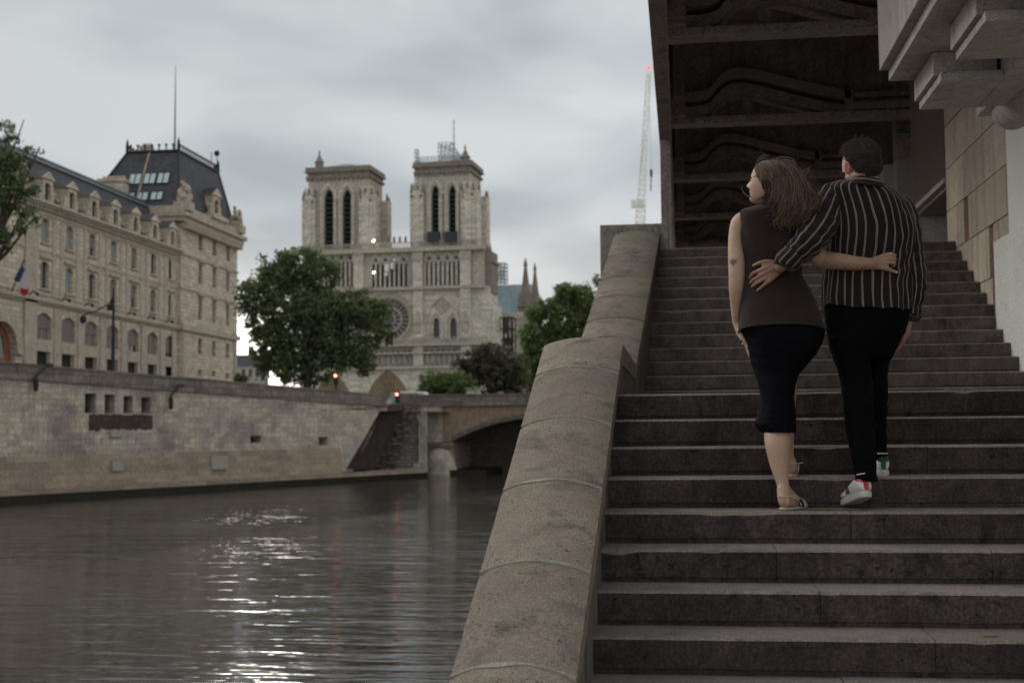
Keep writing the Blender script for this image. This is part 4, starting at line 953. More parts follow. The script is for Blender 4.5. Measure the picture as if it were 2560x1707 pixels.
m = MB(); m.tube([N.P(B, zt_, -5), N.P(A2, zt2 + 2, -5)], .16, 4); m.tube([N.P(A, zt_ - .3, -5), N.P(px(1135, 390)[0], zt2 + 3, -5)], .14, 4); m.build('ramp', 'scaff', sa)
lattice(N, px(1042, 400)[0], px(1150, 400)[0], zt2 + .02, zt2 + 1.5, -1, .3, 12, 2, .06, False).build('guard_rail', 'scaff', sa)
A, z1 = px(1034, 372); B, z0 = px(1041, 455); lattice(N, A, B, z0, z1, -3, -1, 1, 9, .09).build('side_tower', 'scaff', sa)
s_, z1 = px(1125.8, 291); z0 = zt2; m = MB(); m.tube([N.P(s_, z0, -4), N.P(s_, z0 + (z1 - z0) * .5, -4)], .28, 6); m.tube([N.P(s_, z0 + (z1 - z0) * .5, -4), N.P(s_, z1, -4)], [.16, .1], 6)
for z in (z0 + (z1 - z0) * f for f in (.45, .62, .8, .95)): m.tube([N.P(s_ - .5, z, -4), N.P(s_ + .5, z, -4)], .07, 4)
m.build('mast', 'scaff', sa)
# facade body
W0_, _ = px(757, 700); W1_, _ = px(1211, 700); zG0 = px(990, 723)[1]; zG1 = Zbal
zR0 = px(990, 868)[1]; zK0 = px(990, 918)[1]; zgrd = 1.6
# gallery of arches under the towers
def bay_holes(xa, xb, n, y0, y1, kind='pointed', duty=.55):
    a, z1 = px(xa, y0); b, z0 = px(xb, y1); w = (b - a) / n
    return [(a + w * (i + .5 - duty / 2), a + w * (i + .5 + duty / 2), z0, z1, kind) for i in range(n)]
gm1 = MB(); gh = bay_holes(928, 1021, 8, 660, 719); N.wall(gm1, px(910, 700)[0], px(1036, 700)[0], zG0, zG1, gh, 1.0)
hr = bay_holes(1062, 1153, 8, 655, 716, duty=.42); N.wall(gm1, px(1059, 700)[0], px(1154, 700)[0], zG0, zG1, hr, .9)
hl = bay_holes(800, 886, 8, 655, 716, duty=.42); N.wall(gm1, px(757, 700)[0], px(888, 700)[0], zG0, zG1, hl, .9)
N.box(gm1, px(1180, 700)[0], W1_, zG0, zG1, -8, 0)
gal = gm1.build('gallery_wall', 'nd', nd)
for lst in (gh, [h for i, h in enumerate(hr) if i % 4 in (1, 2)], [h for i, h in enumerate(hl) if i % 4 in (1, 2)]):
    m = MB(); [N.pane(m, h, -.9) for h in lst]; m.build('gallery_opening', 'shade', gal)
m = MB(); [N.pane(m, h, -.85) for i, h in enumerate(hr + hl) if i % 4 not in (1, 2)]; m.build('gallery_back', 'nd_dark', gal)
for lst, big in ((gh, 1), (hr, .8), (hl, .8)):
    m = MB()
    for i, h in enumerate(lst):
        w = h[1] - h[0]
        for s_ in (h[0] - .25, h[1] + .25): m.tube([N.P(s_, h[2], .3), N.P(s_, h[3] - w, .3)], .16, 6)
        if i % 2 == 0: archband(m, h[0] - .25, h[1] + w * .85 + .9, h[3] + 2.2, 'pointed', .3, 0, .45)
    m.build('colonnade', 'nd_pale', gal)
m = MB()
for lst in (gh, hr, hl):
    for h in lst[::2]: m.tube([N.P(h[1] + .35, h[3] + .9, .02), N.P(h[1] + .35, h[3] + .9, .05)], .42, 8)
m.build('quatrefoils', 'shade', gal)
# rose storey
rc = px(973, 798); rr_ = (px(1024, 798)[0] - rc[0]); zR1 = zG0
A1, A2_ = px(911, 800)[0], px(1036, 800)[0]; mb = MB(); k = 40
ringp = [(rc[0] + rr_ * math.cos(2 * math.pi * i / k), rc[1] + rr_ * math.sin(2 * math.pi * i / k)) for i in range(k)]
# square with round hole: triangulate by projecting onto the rectangle
def proj_rect(p):
    dx, dz = p[0] - rc[0], p[1] - rc[1]; t = min(((A2_ - rc[0]) / dx if dx > 1e-6 else (A1 - rc[0]) / dx if dx < -1e-6 else 1e9), ((zR1 - rc[1]) / dz if dz > 1e-6 else (zR0 - rc[1]) / dz if dz < -1e-6 else 1e9)); return (rc[0] + dx * t, rc[1] + dz * t)
for i in range(k):
    p, q = ringp[i], ringp[(i + 1) % k]; P_, Q_ = proj_rect(p), proj_rect(q)
    mb.add([N.P(*p), N.P(*q), N.P(*Q_), N.P(*P_)], [(0, 1, 2, 3)]); mb.add([N.P(*p), N.P(*q), N.P(*q, -1.4), N.P(*p, -1.4)], [(0, 1, 2, 3)])
for cx_, cz in ((A1, zR0), (A2_, zR0), (A2_, zR1), (A1, zR1)):
    best = sorted(range(k), key=lambda i: abs(math.atan2(ringp[i][1] - rc[1], ringp[i][0] - rc[0]) - math.atan2(cz - rc[1], cx_ - rc[0])))[:2]
    p, q = proj_rect(ringp[best[0]]), proj_rect(ringp[best[1]]); mb.add([N.P(*p), N.P(*q), N.P(cx_, cz)], [(0, 1, 2)])
def sidebay(xa, xb, xo, l1, l2):
    a, b = px(xa, 800)[0], px(xb, 800)[0]; hs = []
    for (p, q) in (l1, l2): A, z1 = px(p, 794); B, z0 = px(q, 848); hs.append((A, B, z0, z1, 'pointed'))
    N.wall(mb, a, b, zR0, zR1, hs, 1.2); return a, b, hs
ra = sidebay(1058, 1154, 1109.6, (1083, 1098.5), (1125, 1142)); la = sidebay(790, 888, 838, (806, 821), (848, 864))
N.box(mb, W0_, px(790, 800)[0], zR0, zR1, -8, 0); N.box(mb, px(1178, 800)[0], W1_ + 1.5, zR0, zR1, -10, 0)
rose_wall = mb.build('rose_storey', 'nd_pale', nd)
m = MB(); m.tube([N.P(rc[0], rc[1], -1.2), N.P(rc[0], rc[1], -1.25)], rr_ + .3, 40); rose = m.build('rose_window', plain('rose_glass', (.07, .06, .065), .3), rose_wall)
m = MB()
def ring(m, r0, r1, d0, d1, n=40, cc=rc):
    for i in range(n):
        a, b = 2 * math.pi * i / n, 2 * math.pi * (i + 1) / n
        pt = lambda r, t: (cc[0] + r * math.cos(t), cc[1] + r * math.sin(t))
        m.hexa([N.P(*pt(r0, a), d0), N.P(*pt(r0, b), d0), N.P(*pt(r0, b), d1), N.P(*pt(r0, a), d1), N.P(*pt(r1, a), d0), N.P(*pt(r1, b), d0), N.P(*pt(r1, b), d1), N.P(*pt(r1, a), d1)])
ring(m, rr_ * .52, rr_ * .6, -1.2, -.7); ring(m, rr_ * .22, rr_ * .28, -1.2, -.7, 20); ring(m, rr_ * .93, rr_ * 1.0, -1.2, -.5)
for i in range(24):
    t = 2 * math.pi * i / 24; m.tube([N.P(rc[0] + rr_ * .58 * math.cos(t), rc[1] + rr_ * .58 * math.sin(t), -.95), N.P(rc[0] + rr_ * .95 * math.cos(t), rc[1] + rr_ * .95 * math.sin(t), -.95)], .17, 4)
    if i % 2 == 0: m.tube([N.P(rc[0] + rr_ * .26 * math.cos(t), rc[1] + rr_ * .26 * math.sin(t), -.95), N.P(rc[0] + rr_ * .54 * math.cos(t), rc[1] + rr_ * .54 * math.sin(t), -.95)], .17, 4)
m.build('rose_tracery', 'nd', rose)
m = MB(); ring(m, rr_ * 1.04, rr_ * 1.12, 0, .5); ring(m, rr_ * 1.2, rr_ * 1.26, 0, .35); m.build('rose_mouldings', 'nd', rose_wall)
for a, b, hs in (ra, la):
    c_ = (a + b) / 2; ar = MB()
    archband(ar, a + .6, b - .6, px(990, 745)[1], 'pointed', .5, 0, .5, leg=6)
    for h in hs: archband(ar, h[0] - .8, h[1] + .8, h[3] + 1.1, 'pointed', .4, 0, .7, leg=4); archband(ar, h[0] - .2, h[1] + .2, h[3] + .3, 'pointed', .3, 0, .3, leg=5)
    ar.build('bay_arches', 'nd_pale', rose_wall); ar = MB(); cc = (c_, px(1109, 765)[1])
    for r0, r1 in ((1.55, 1.9), (.9, 1.1), (.2, .4)): ring(ar, r0, r1, 0, .35, 20, cc)
    ar.build('oculus', 'nd', rose_wall)
    for h in hs: w = MB(); N.pane(w, h, -1.0); w.build('lancet_window', plain('lancet_glass', (.055, .05, .055), .3), rose_wall)
# buttress strips
m = MB(); m2 = MB()
for xa, xb in ((790, 800), (887, 911), (1036, 1059), (1154, 1179)):
    a, b = px(xa, 800)[0], px(xb, 800)[0]; N.box(m, a, b, zK0, zG1 + .5, -1, 1.3)
    N.box(m2, a - .3, b + .3, zG0 - .5, zG0 + .2, 0, 1.7); N.box(m2, a - .2, b + .2, zG1 - 3.4, zG1 - 1.0, 0, 1.55)
    zc_ = px(990, 800)[1]; m2.prism([N.P(a + .3, zc_ - 1.2, 1.3), N.P(b - .3, zc_ - 1.2, 1.3), N.P((a + b) / 2, zc_ + 2.2, 1.3)], N.n * .8); N.box(m2, a + .6, b - .6, zc_ - 3.6, zc_ - 1.4, 1.3, 1.9)
m.build('buttress_strips', 'nd_pale', nd); m2.build('strip_carvings', 'nd', nd)
m = MB()
for x, w in ((px(990, 727)[1], .9), (Zbal - .9, 1.2)): N.box(m, W0_ - .4, W1_ + .4, x, x + w, -.5, 1.9)
N.box(m, W0_ - .4, W1_ + 2.0, zR0 + .1, zR0 + .8, -.5, 2.2); N.box(m, W0_ - .4, W1_ + 2.2, zK0 - .6, zK0 + .2, -.5, 2.2); N.box(m, W0_ - .2, W1_ + 2, zR0 - 2.0 + .0, zR0 - 1.5, -.5, 2.0)
def balus(m, s0, s1, z, h, d):
    N.box(m, s0, s1, z + h - .2, z + h, d - .3, d)
    for i in range(int((s1 - s0) / .75)): N.box(m, s0 + i * .75, s0 + i * .75 + .28, z, z + h - .2, d - .25, d - .05)
balus(m, W0_, W1_, Zbal + .31, 1.5, 1.7); balus(m, W0_, W1_ + 1.5, zR0 + .81, 1.5, 2.0)
m.build('string_courses', 'nd', nd)
for i in range(6):
    m = MB(); s_ = px(1025 - i * 3 - 940 + 958 + 40, 600)[0] if 0 else s1 + 1.6 + i * (u0 - s1 - 3) / 5; m.tube([N.P(s_, Zbal + 1.8, 1.2), N.P(s_, Zbal + 3.0, 1.4), N.P(s_ + .3, Zbal + 3.3, 1.8)], [.4, .32, .2], 6); m.build('chimera', 'nd_dark', nd)
# gallery of kings
kb_ = MB(); kh = bay_holes(797, 1215, 30, 880, 912, 'round', .72); N.wall(kb_, W0_, W1_ + 2, zK0 - .5, zR0 + .2, kh, 1.1); kg = kb_.build('kings_gallery', 'nd', nd)
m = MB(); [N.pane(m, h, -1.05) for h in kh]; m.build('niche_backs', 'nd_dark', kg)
for h in kh:
    c_ = (h[0] + h[1]) / 2; H_ = h[3] - h[2] - .3; m = MB(); m.lathe(N.P(c_, h[2], -.4), [(.36, 0), (.42, H_ * .4), (.45, H_ * .72), (.2, H_ * .8), (.24, H_ * .9), (.05, H_)], 7); m.build('king_statue', 'nd_pale', kg, smooth=True)
# portal storey
po = [(px(914, 980)[0], px(1032, 980)[0], px(973, 923)[1]), (px(786, 980)[0], px(884, 980)[0], px(835, 930)[1]), (px(1064, 980)[0], px(1160, 980)[0], px(1110, 932)[1])]
mb = MB(); ph = [(a, b, zgrd, z, 'pointed') for a, b, z in po]
ph = [(a, b, zgrd - 0, z, 'pointed') for a, b, z in po]
N.wall(mb, W0_ - .5, W1_ + 3.2, zgrd - 1, zK0 - .5, ph, .3, d=1.0); pw_ = mb.build('portal_wall', 'nd_pale', nd)
for a, b, z in po:
    w = (b - a) / 2; H = z - zgrd; q = MB()
    for k in range(6):
        f = 1 - k * .115; cc_ = (a + b) / 2; a2, b2, z2 = cc_ - w * f, cc_ + w * f, z - (1 - f) * w * 1.35
        archband(q, a2, b2, z2, 'pointed', w * .11, .7 - k * .75 - .8, .7 - k * .75, 14, leg=max(.5, z2 - math.sqrt(3) * w * f - zgrd))
    q.build('portal_archivolts', stone('carved_portal_stone', (.36, .29, .21), .15, .4, (.2, .15, .11), .8, 2, bdist=.1), pw_)
    q = MB(); N.pane(q, (a + w * .3, b - w * .3, zgrd, z - w * .45, 'pointed'), -3.6); q.build('tympanum', stone('tympanum_stone', (.3, .23, .165), .2, .4, (.15, .11, .08), .8, 2), pw_)
    q = MB(); N.box(q, a + w * .42, b - w * .42, zgrd, zgrd + H * .36, -3.55, -3.3); q.build('portal_door', 'oak', pw_)
# right corner turret block and stepped south flank
m = MB(); a, z1 = px(1208, 627); b, z0 = px(1228, 730); N.box(m, a, b, z0, z1, -9, -1); N.box(m, a - .4, b + .5, z1 - 3.2, z1 - 2.4, -9.4, -.6); N.box(m, a, b - .6, px(1210, 780)[1], z0, -9, -1.4)
for i in range(3): m.lathe(N.P(b - .6 - i * 1.0, z1, -2 - i), [(.5, 0), (.4, .5), (.05, 2.4)], 6)
m.build('corner_turret', 'nd_dark', nd)
m = MB(); zA, zB, zC = px(1230, 760)[1], px(1240, 830)[1], px(1250, 880)[1]
N.box(m, W1_ + .4, px(1233, 800)[0], zgrd, zA, -12, -.6); N.box(m, px(1233, 800)[0], px(1246, 850)[0], zgrd, zB, -12, -1.2); N.box(m, px(1246, 850)[0], px(1262, 900)[0], zgrd, zC, -12, -2)
m.build('flank_buttress', 'nd_pale', nd)
# nave, aisles, transept set back behind the facade
D = 42
BK = Frame(N.P(0, 0, -D) * 1, (.998, -.066)); bp = BK.px
a, zr = bp(1222, 708); b, ze = bp(1322, 788); m = MB()
m.add([BK.P(a - 6, ze, 0), BK.P(b, ze, 0), BK.P(b, zr, -6), BK.P(a - 6, zr, -6), BK.P(b, ze, -12), BK.P(a - 6, ze, -12)], [(0, 1, 2, 3), (3, 2, 4, 5), (1, 4, 2), (0, 3, 5)]); m.build('nave_roof', 'tarp', nd)
m = MB(); BK.box(m, a - 6, b, 2, ze, -12, 0); m.build('nave_wall', 'nd', nd)
m = MB(); BK.box(m, bp(1262, 800)[0], bp(1350, 800)[0], 2, bp(1300, 786)[1], .01, 8); BK.box(m, bp(1258, 800)[0], bp(1352, 800)[0], bp(1300, 800)[1], bp(1300, 796)[1], .01, 8.4)
for i in range(9): s_ = bp(1272, 850)[0] + i * 1.35; BK.box(m, s_, s_ + .4, 2, bp(1300, 803)[1], 8, 8.5)
m.build('aisle_wall', 'nd_pale', nd)
def spire(x, yb, yt, w, d, nm='transept_pinnacle'):
    s_, z0 = bp(x, yb); z1 = bp(x, yt)[1]; m = MB(); H = z1 - z0; m.lathe(BK.P(s_, z0, d), [(w, 0), (w, H * .18), (w * 1.25, H * .2), (w * .95, H * .22), (w * .5, H * .52), (w * .18, H * .85), (w * .28, H * .87), (.08, H)], 8)
    for k in range(4): t = k * math.pi / 2 + .5; m.lathe(BK.P(s_ + w * 1.1 * math.cos(t), z0 + H * .16, d + w * 1.1 * math.sin(t)), [(.35, 0), (.3, H * .12), (.03, H * .26)], 5)
    m.build(nm, 'nd_dark', nd)
spire(1321, 800, 648, 2.4, 4); spire(1340, 800, 657, 2.0, 1)
m = MB(); s_, z0 = bp(1246, 776); m.lathe(BK.P(s_, z0 - 9, 9), [(2.3, 0), (2.3, 6), (2.7, 6.3), (2.2, 7), (.2, 12.5), (.1, 14)], 6); m.build('dark_turret', plain('turret_lead', (.06, .065, .07), .7, fine=2), nd)
m = lattice(BK, bp(1228, 690)[0], bp(1262, 690)[0], bp(1240, 706)[1], bp(1240, 658)[1], -4, 0, 4, 5, .16); 
s2 = thing('roof_scaffold', 'steel scaffold cube standing on the nave roof right of the belfry', 'scaffold', BK.P(bp(1245, 706)[0], bp(1245, 706)[1])); m.build('frame', 'scaff', s2)
s3 = thing('flank_scaffold', 'dark scaffold clad in brown boards against the cathedral flank', 'scaffold', N.P(px(1245, 900)[0], 2, 3))
lattice(N, px(1243, 850)[0], px(1275, 850)[0], 2, px(1250, 790)[1], -8, -4, 3, 9, .14).build('frame', 'iron', s3)
m = MB()
for x0, x1_, y0_, y1 in ((1246, 1262, 793, 828), (1246, 1268, 840, 862), (1250, 1274, 868, 885)): A, z1 = px(x0, y0_); B, z0 = px(x1_, y1); N.box(m, A, B, z0, z1, -6, -5.5)
m.build('boards', plain('brown_boards', (.09, .06, .055), .8, fine=2), s3)
for i, (x, y, lab) in enumerate(((943.5, 606.5, 'bright round lamp at the foot of the left belfry tower'), (944, 684.5, 'bright round lamp in front of the arched gallery between the towers'))):
    s_, z = px(x, y); t = thing('work_lamp', lab, 'lamp', N.P(s_, z, 3.5)); m = MB(); m.ball(N.P(s_, z, 3.5), .2, 10, 8); m.build('bulb', 'warm_lamp', t); m = MB(); m.tube([N.P(s_, z - .4, 3.4), N.P(s_, z - 2.2, 3.4), N.P(s_, z - 2.2, .5)], .1, 5); m.build('bracket', 'scaff', t)
for i, (x, y, w, h) in enumerate(((970, 671, 1.2, 2.2), (983, 666, 1.1, 1.8), (989, 651, .9, .9), (968, 687, 1.2, .9))):
    s_, z = px(x, y); t = thing('site_banner', ['white protective sheet tied in the centre of the arched gallery', 'narrow white sheet tied in the gallery right of the larger one', 'small white sheet highest in the centre of the gallery', 'small white sheet lowest in the centre of the gallery'][i], 'sheet', N.P(s_, z, 1.2), 'white sheets hanging in the cathedral gallery')
    m = MB(); k = 5; vs = []
    for a in range(k + 1):
        for b in range(k + 1): vs.append(N.P(s_ + w * (a / k - .5) * (.7 + .3 * b / k), z + h * (b / k - .5), 1.2 + .18 * math.sin(a * 2.1 + b)))
    m.add(vs, [(a * (k + 1) + b, (a + 1) * (k + 1) + b, (a + 1) * (k + 1) + b + 1, a * (k + 1) + b + 1) for a in range(k) for b in range(k)]); sh = m.build('cloth', 'white', t, smooth=True); so = sh.modifiers.new('t', 'SOLIDIFY'); so.thickness = .03

# ------------------------------------------------------------------ crane
cr_ = thing('tower_crane', 'pale lattice tower crane rising far away beside the viaduct with a red light on top', 'crane', at(1600, 560, 520))
CY = 520
def lat(p0, p1, w0, w1, n, name, host, mat='crane', r=.2):
    m = MB(); p0, p1 = Vector(p0), Vector(p1); ax = (p1 - p0).normalized(); sx = ax.cross(Vector((0, 1, 0))).normalized(); sy = Vector((0, 1, 0))
    cs = [(1, 1), (1, -1), (-1, -1), (-1, 1)]
    C = lambda i, q: p0.lerp(p1, i / n) + (sx * q[0] + sy * q[1]) * ((w0 + (w1 - w0) * i / n) / 2)
    for q in cs: m.tube([C(0, q), C(n, q)], r, 4)
    for i in range(n):
        for a, b in zip(cs, cs[1:] + cs[:1]): m.tube([C(i, a), C(i + 1, b)] if i % 2 else [C(i, b), C(i + 1, a)], r * .6, 4); m.tube([C(i, a), C(i, b)], r * .6, 4)
    m.build(name, mat, host)
lat(at(1597, 640, CY), at(1603, 500, CY), 3.6, 3.4, 10, 'mast', cr_)
lat(at(1603, 500, CY), at(1622, 180, CY), 2.6, 1.7, 26, 'jib', cr_, r=.17)
m = MB(); c = at(1597, 508, CY); m.box(c + Vector((-3, -1, -1.8)), c + Vector((2, 1, 1.2))); m.build('cab', 'crane', cr_)
m = MB(); m.tube([at(1591, 520, CY), at(1612, 330, CY)], .12, 4); m.tube([at(1622, 182, CY), at(1628, 425, CY)], .07, 4); m.build('cables', 'scaff', cr_)
m = MB(); m.box(at(1628, 432, CY) - Vector((.5, .5, 1.4)), at(1628, 432, CY) + Vector((.5, .5, 1.2))); m.tube([at(1628, 440, CY), at(1627, 478, CY)], .2, 4); m.build('hook_block', 'iron', cr_)
m = MB(); m.ball(at(1622, 170, CY), .9, 8, 6); m.build('warning_light', plain('red_warning_light', (.6, .1, .1), .4, emit=(1, .3, .3), es=.8), cr_)

# ================================================================== trees
def leaf_mat(name, c1, c2):
    t = NT(name, .6, .3); gi = t.n('ShaderNodeNewGeometry')
    at_ = t.n('ShaderNodeAttribute', attribute_name='tone')
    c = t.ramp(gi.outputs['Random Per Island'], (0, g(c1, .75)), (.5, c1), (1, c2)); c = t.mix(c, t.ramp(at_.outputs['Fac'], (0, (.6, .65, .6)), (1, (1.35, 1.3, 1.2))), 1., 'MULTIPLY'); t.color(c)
    tr = t.n('ShaderNodeBsdfTranslucent'); t.l.new(c, tr.inputs[0]); mx = t.n('ShaderNodeMixShader'); mx.inputs[0].default_value = .42
    out = t.t.nodes['Material Output']; t.l.new(t.b.outputs[0], mx.inputs[1]); t.l.new(tr.outputs[0], mx.inputs[2]); t.l.new(mx.outputs[0], out.inputs[0]); return t.m
LEAF = leaf_mat('green_leaves', (.125, .16, .08), (.25, .29, .15)); LEAF2 = leaf_mat('fresh_leaves', (.13, .175, .07), (.24, .3, .13)); LEAFB = leaf_mat('brown_flecked_leaves', (.07, .08, .04), (.24, .19, .15))
def foliage(name, blobs, nleaf, size, mat, parent, seed, hang=0., clump=40):
    r = np.random.default_rng(seed); blobs = np.array(blobs, float); w = blobs[:, 3] * blobs[:, 4] * blobs[:, 5]; w = w ** .8; w /= w.sum()
    nc = nleaf // clump; bi = r.choice(len(blobs), nc, p=w); d = r.normal(size=(nc, 3)); d /= np.linalg.norm(d, axis=1, keepdims=True); rad = r.uniform(.3, 1.25, nc) ** .6; rad *= r.uniform(.85, 1.15, nc)
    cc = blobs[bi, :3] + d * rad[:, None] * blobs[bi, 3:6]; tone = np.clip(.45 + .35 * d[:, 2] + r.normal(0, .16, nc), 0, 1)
    ci = np.repeat(np.arange(nc), clump); nl = len(ci); cs = size * 2.6 * r.uniform(.6, 1.5, nc)
    off = r.normal(size=(nl, 3)) * cs[ci][:, None] * [.5, .5, .42]; off[:, 2] -= hang * np.abs(off[:, 2]); p = cc[ci] + off
    n_ = r.normal(size=(nl, 3)) + [0, -.2, .5]; n_ /= np.linalg.norm(n_, axis=1, keepdims=True); a = np.cross(n_, r.normal(size=(nl, 3))); a /= np.linalg.norm(a, axis=1, keepdims=True); b = np.cross(n_, a)
    s = size * r.uniform(.6, 1.3, nl)[:, None]
    v = np.stack([p - a * s, p + b * s * .55 + n_ * s * .15, p + a * s, p - b * s * .55 + n_ * s * .15], 1).reshape(-1, 3) - np.array(BASE[parent.name])
    me = bpy.data.meshes.new(name); me.vertices.add(nl * 4); me.vertices.foreach_set('co', v.ravel().astype(np.float32)); me.loops.add(nl * 4); me.loops.foreach_set('vertex_index', np.arange(nl * 4, dtype=np.int32))
    me.polygons.add(nl); me.polygons.foreach_set('loop_start', np.arange(0, nl * 4, 4, dtype=np.int32)); me.polygons.foreach_set('loop_total', np.full(nl, 4, dtype=np.int32)); me.update(calc_edges=True)
    at_ = me.attributes.new('tone', 'FLOAT', 'FACE'); at_.data.foreach_set('value', tone[ci].astype(np.float32)); me.materials.append(mat)
    o = bpy.data.objects.new(name, me); COL.objects.link(o); o.parent = parent; BASE[o.name] = BASE[parent.name]; return cc
def tree(name, label, cat, base, blobs_px, Y, nleaf, size, mat, seed, group=None, dY=.9, hang=0., thick=.4):
    t = thing(name, label, cat, base, group); base = Vector(base); k = Y / 3311; bl = []
    for x, y, rx, ry in blobs_px: c = at(x, y, Y); bl.append((c.x, c.y, c.z, rx * k, max(rx, ry) * k * dY, ry * k))
    cc = foliage('crown', bl, nleaf, size, mat, t, seed, hang); r = random.Random(seed)
    cen = Vector(np.array(bl)[:, :3].mean(0)); m = MB(); fork = base.lerp(cen, .55); fork.x = base.x + (cen.x - base.x) * .4
    m.tube([base - Vector((0, 0, .5)), base.lerp(fork, .5) + Vector((.1, 0, 0)), fork], [thick, thick * .8, thick * .65], 9); m.build('trunk', 'bark', t, smooth=True)
    m = MB()
    for b in bl:
        e = Vector(b[:3]); mid = fork.lerp(e, .5) + Vector((r.uniform(-.4, .4), r.uniform(-.4, .4), -.2)); m.tube([fork, mid, e], [thick * .45, thick * .25, thick * .08], 6)
    for i in range(0, len(cc), max(1, len(cc) // 90)):
        e = Vector(cc[i]); b = min(bl, key=lambda q: (Vector(q[:3]) - e).length); m.tube([Vector(b[:3]), Vector(b[:3]).lerp(e, .6) + Vector((0, 0, .2)), e], [thick * .12, thick * .07, thick * .02], 4)
    m.build('limbs', 'bark', t); return t
YT = 112
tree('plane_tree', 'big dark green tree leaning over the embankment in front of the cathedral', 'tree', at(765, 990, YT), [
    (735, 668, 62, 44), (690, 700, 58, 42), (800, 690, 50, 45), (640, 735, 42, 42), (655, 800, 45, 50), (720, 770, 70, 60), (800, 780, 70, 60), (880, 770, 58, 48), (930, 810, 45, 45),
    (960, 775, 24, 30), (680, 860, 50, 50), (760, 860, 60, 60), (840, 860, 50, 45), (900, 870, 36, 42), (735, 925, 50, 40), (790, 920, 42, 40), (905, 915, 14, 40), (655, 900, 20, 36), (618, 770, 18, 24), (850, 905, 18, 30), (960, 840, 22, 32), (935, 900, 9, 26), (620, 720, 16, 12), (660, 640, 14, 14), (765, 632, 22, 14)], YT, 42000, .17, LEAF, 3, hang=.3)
YL = 78
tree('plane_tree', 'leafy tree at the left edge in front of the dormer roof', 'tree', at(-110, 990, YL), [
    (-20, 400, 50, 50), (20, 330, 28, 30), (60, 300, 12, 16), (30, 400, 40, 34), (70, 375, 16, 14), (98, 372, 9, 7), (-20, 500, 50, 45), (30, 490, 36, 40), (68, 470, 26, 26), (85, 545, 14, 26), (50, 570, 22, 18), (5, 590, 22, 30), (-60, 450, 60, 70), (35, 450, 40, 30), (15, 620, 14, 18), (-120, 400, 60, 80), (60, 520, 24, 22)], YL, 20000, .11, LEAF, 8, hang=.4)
YR = 150
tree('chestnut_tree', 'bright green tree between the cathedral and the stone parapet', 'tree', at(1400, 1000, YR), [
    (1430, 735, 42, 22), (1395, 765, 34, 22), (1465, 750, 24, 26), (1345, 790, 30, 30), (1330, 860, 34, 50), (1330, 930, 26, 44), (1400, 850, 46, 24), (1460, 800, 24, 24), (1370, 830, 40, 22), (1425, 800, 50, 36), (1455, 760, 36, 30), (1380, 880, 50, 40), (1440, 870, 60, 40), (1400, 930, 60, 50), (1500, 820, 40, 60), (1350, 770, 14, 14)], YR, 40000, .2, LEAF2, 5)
tree('lilac_bush', 'wide olive bush behind the bridge parapet under the kings gallery', 'bush', at(1220, 1000, 132), [
    (1225, 895, 44, 36), (1180, 920, 40, 32), (1270, 920, 40, 44), (1235, 940, 60, 40), (1290, 960, 24, 36), (1200, 875, 26, 14)], 132, 15000, .15, LEAFB, 6, thick=.15)
tree('laurel_bush', 'small green bush left of the brown flecked bush on the bridge', 'bush', at(1100, 1000, 128), [(1085, 955, 32, 24), (1115, 965, 40, 24), (1150, 958, 34, 26), (1075, 975, 26, 14)], 128, 9000, .14, LEAF2, 7, thick=.12)
tree('young_tree', 'thin leafy shoots rising behind the upper stone parapet', 'sapling', at(1500, 900, 60), [(1492, 700, 8, 14), (1498, 730, 10, 20), (1486, 680, 3, 8), (1500, 770, 14, 24)], 60, 1500, .05, LEAF2, 9, thick=.03)
tree('small_shrub', 'small round shrub at the foot of the police headquarters', 'shrub', at(603, 975, 140), [(603, 945, 14, 12)], 140, 1500, .12, LEAF2, 10, thick=.05)
niche = holes[5]; b_ = QF.P((niche[0] + niche[1]) / 2, niche[2] + .1, -.2)
t = thing('wall_plant', 'small green plant growing out of a square drain hole in the embankment wall', 'plant', b_); foliage('leaves', [(b_.x, b_.y, b_.z + .35, .22, .2, .4)], 400, .06, LEAF2, t, 2)
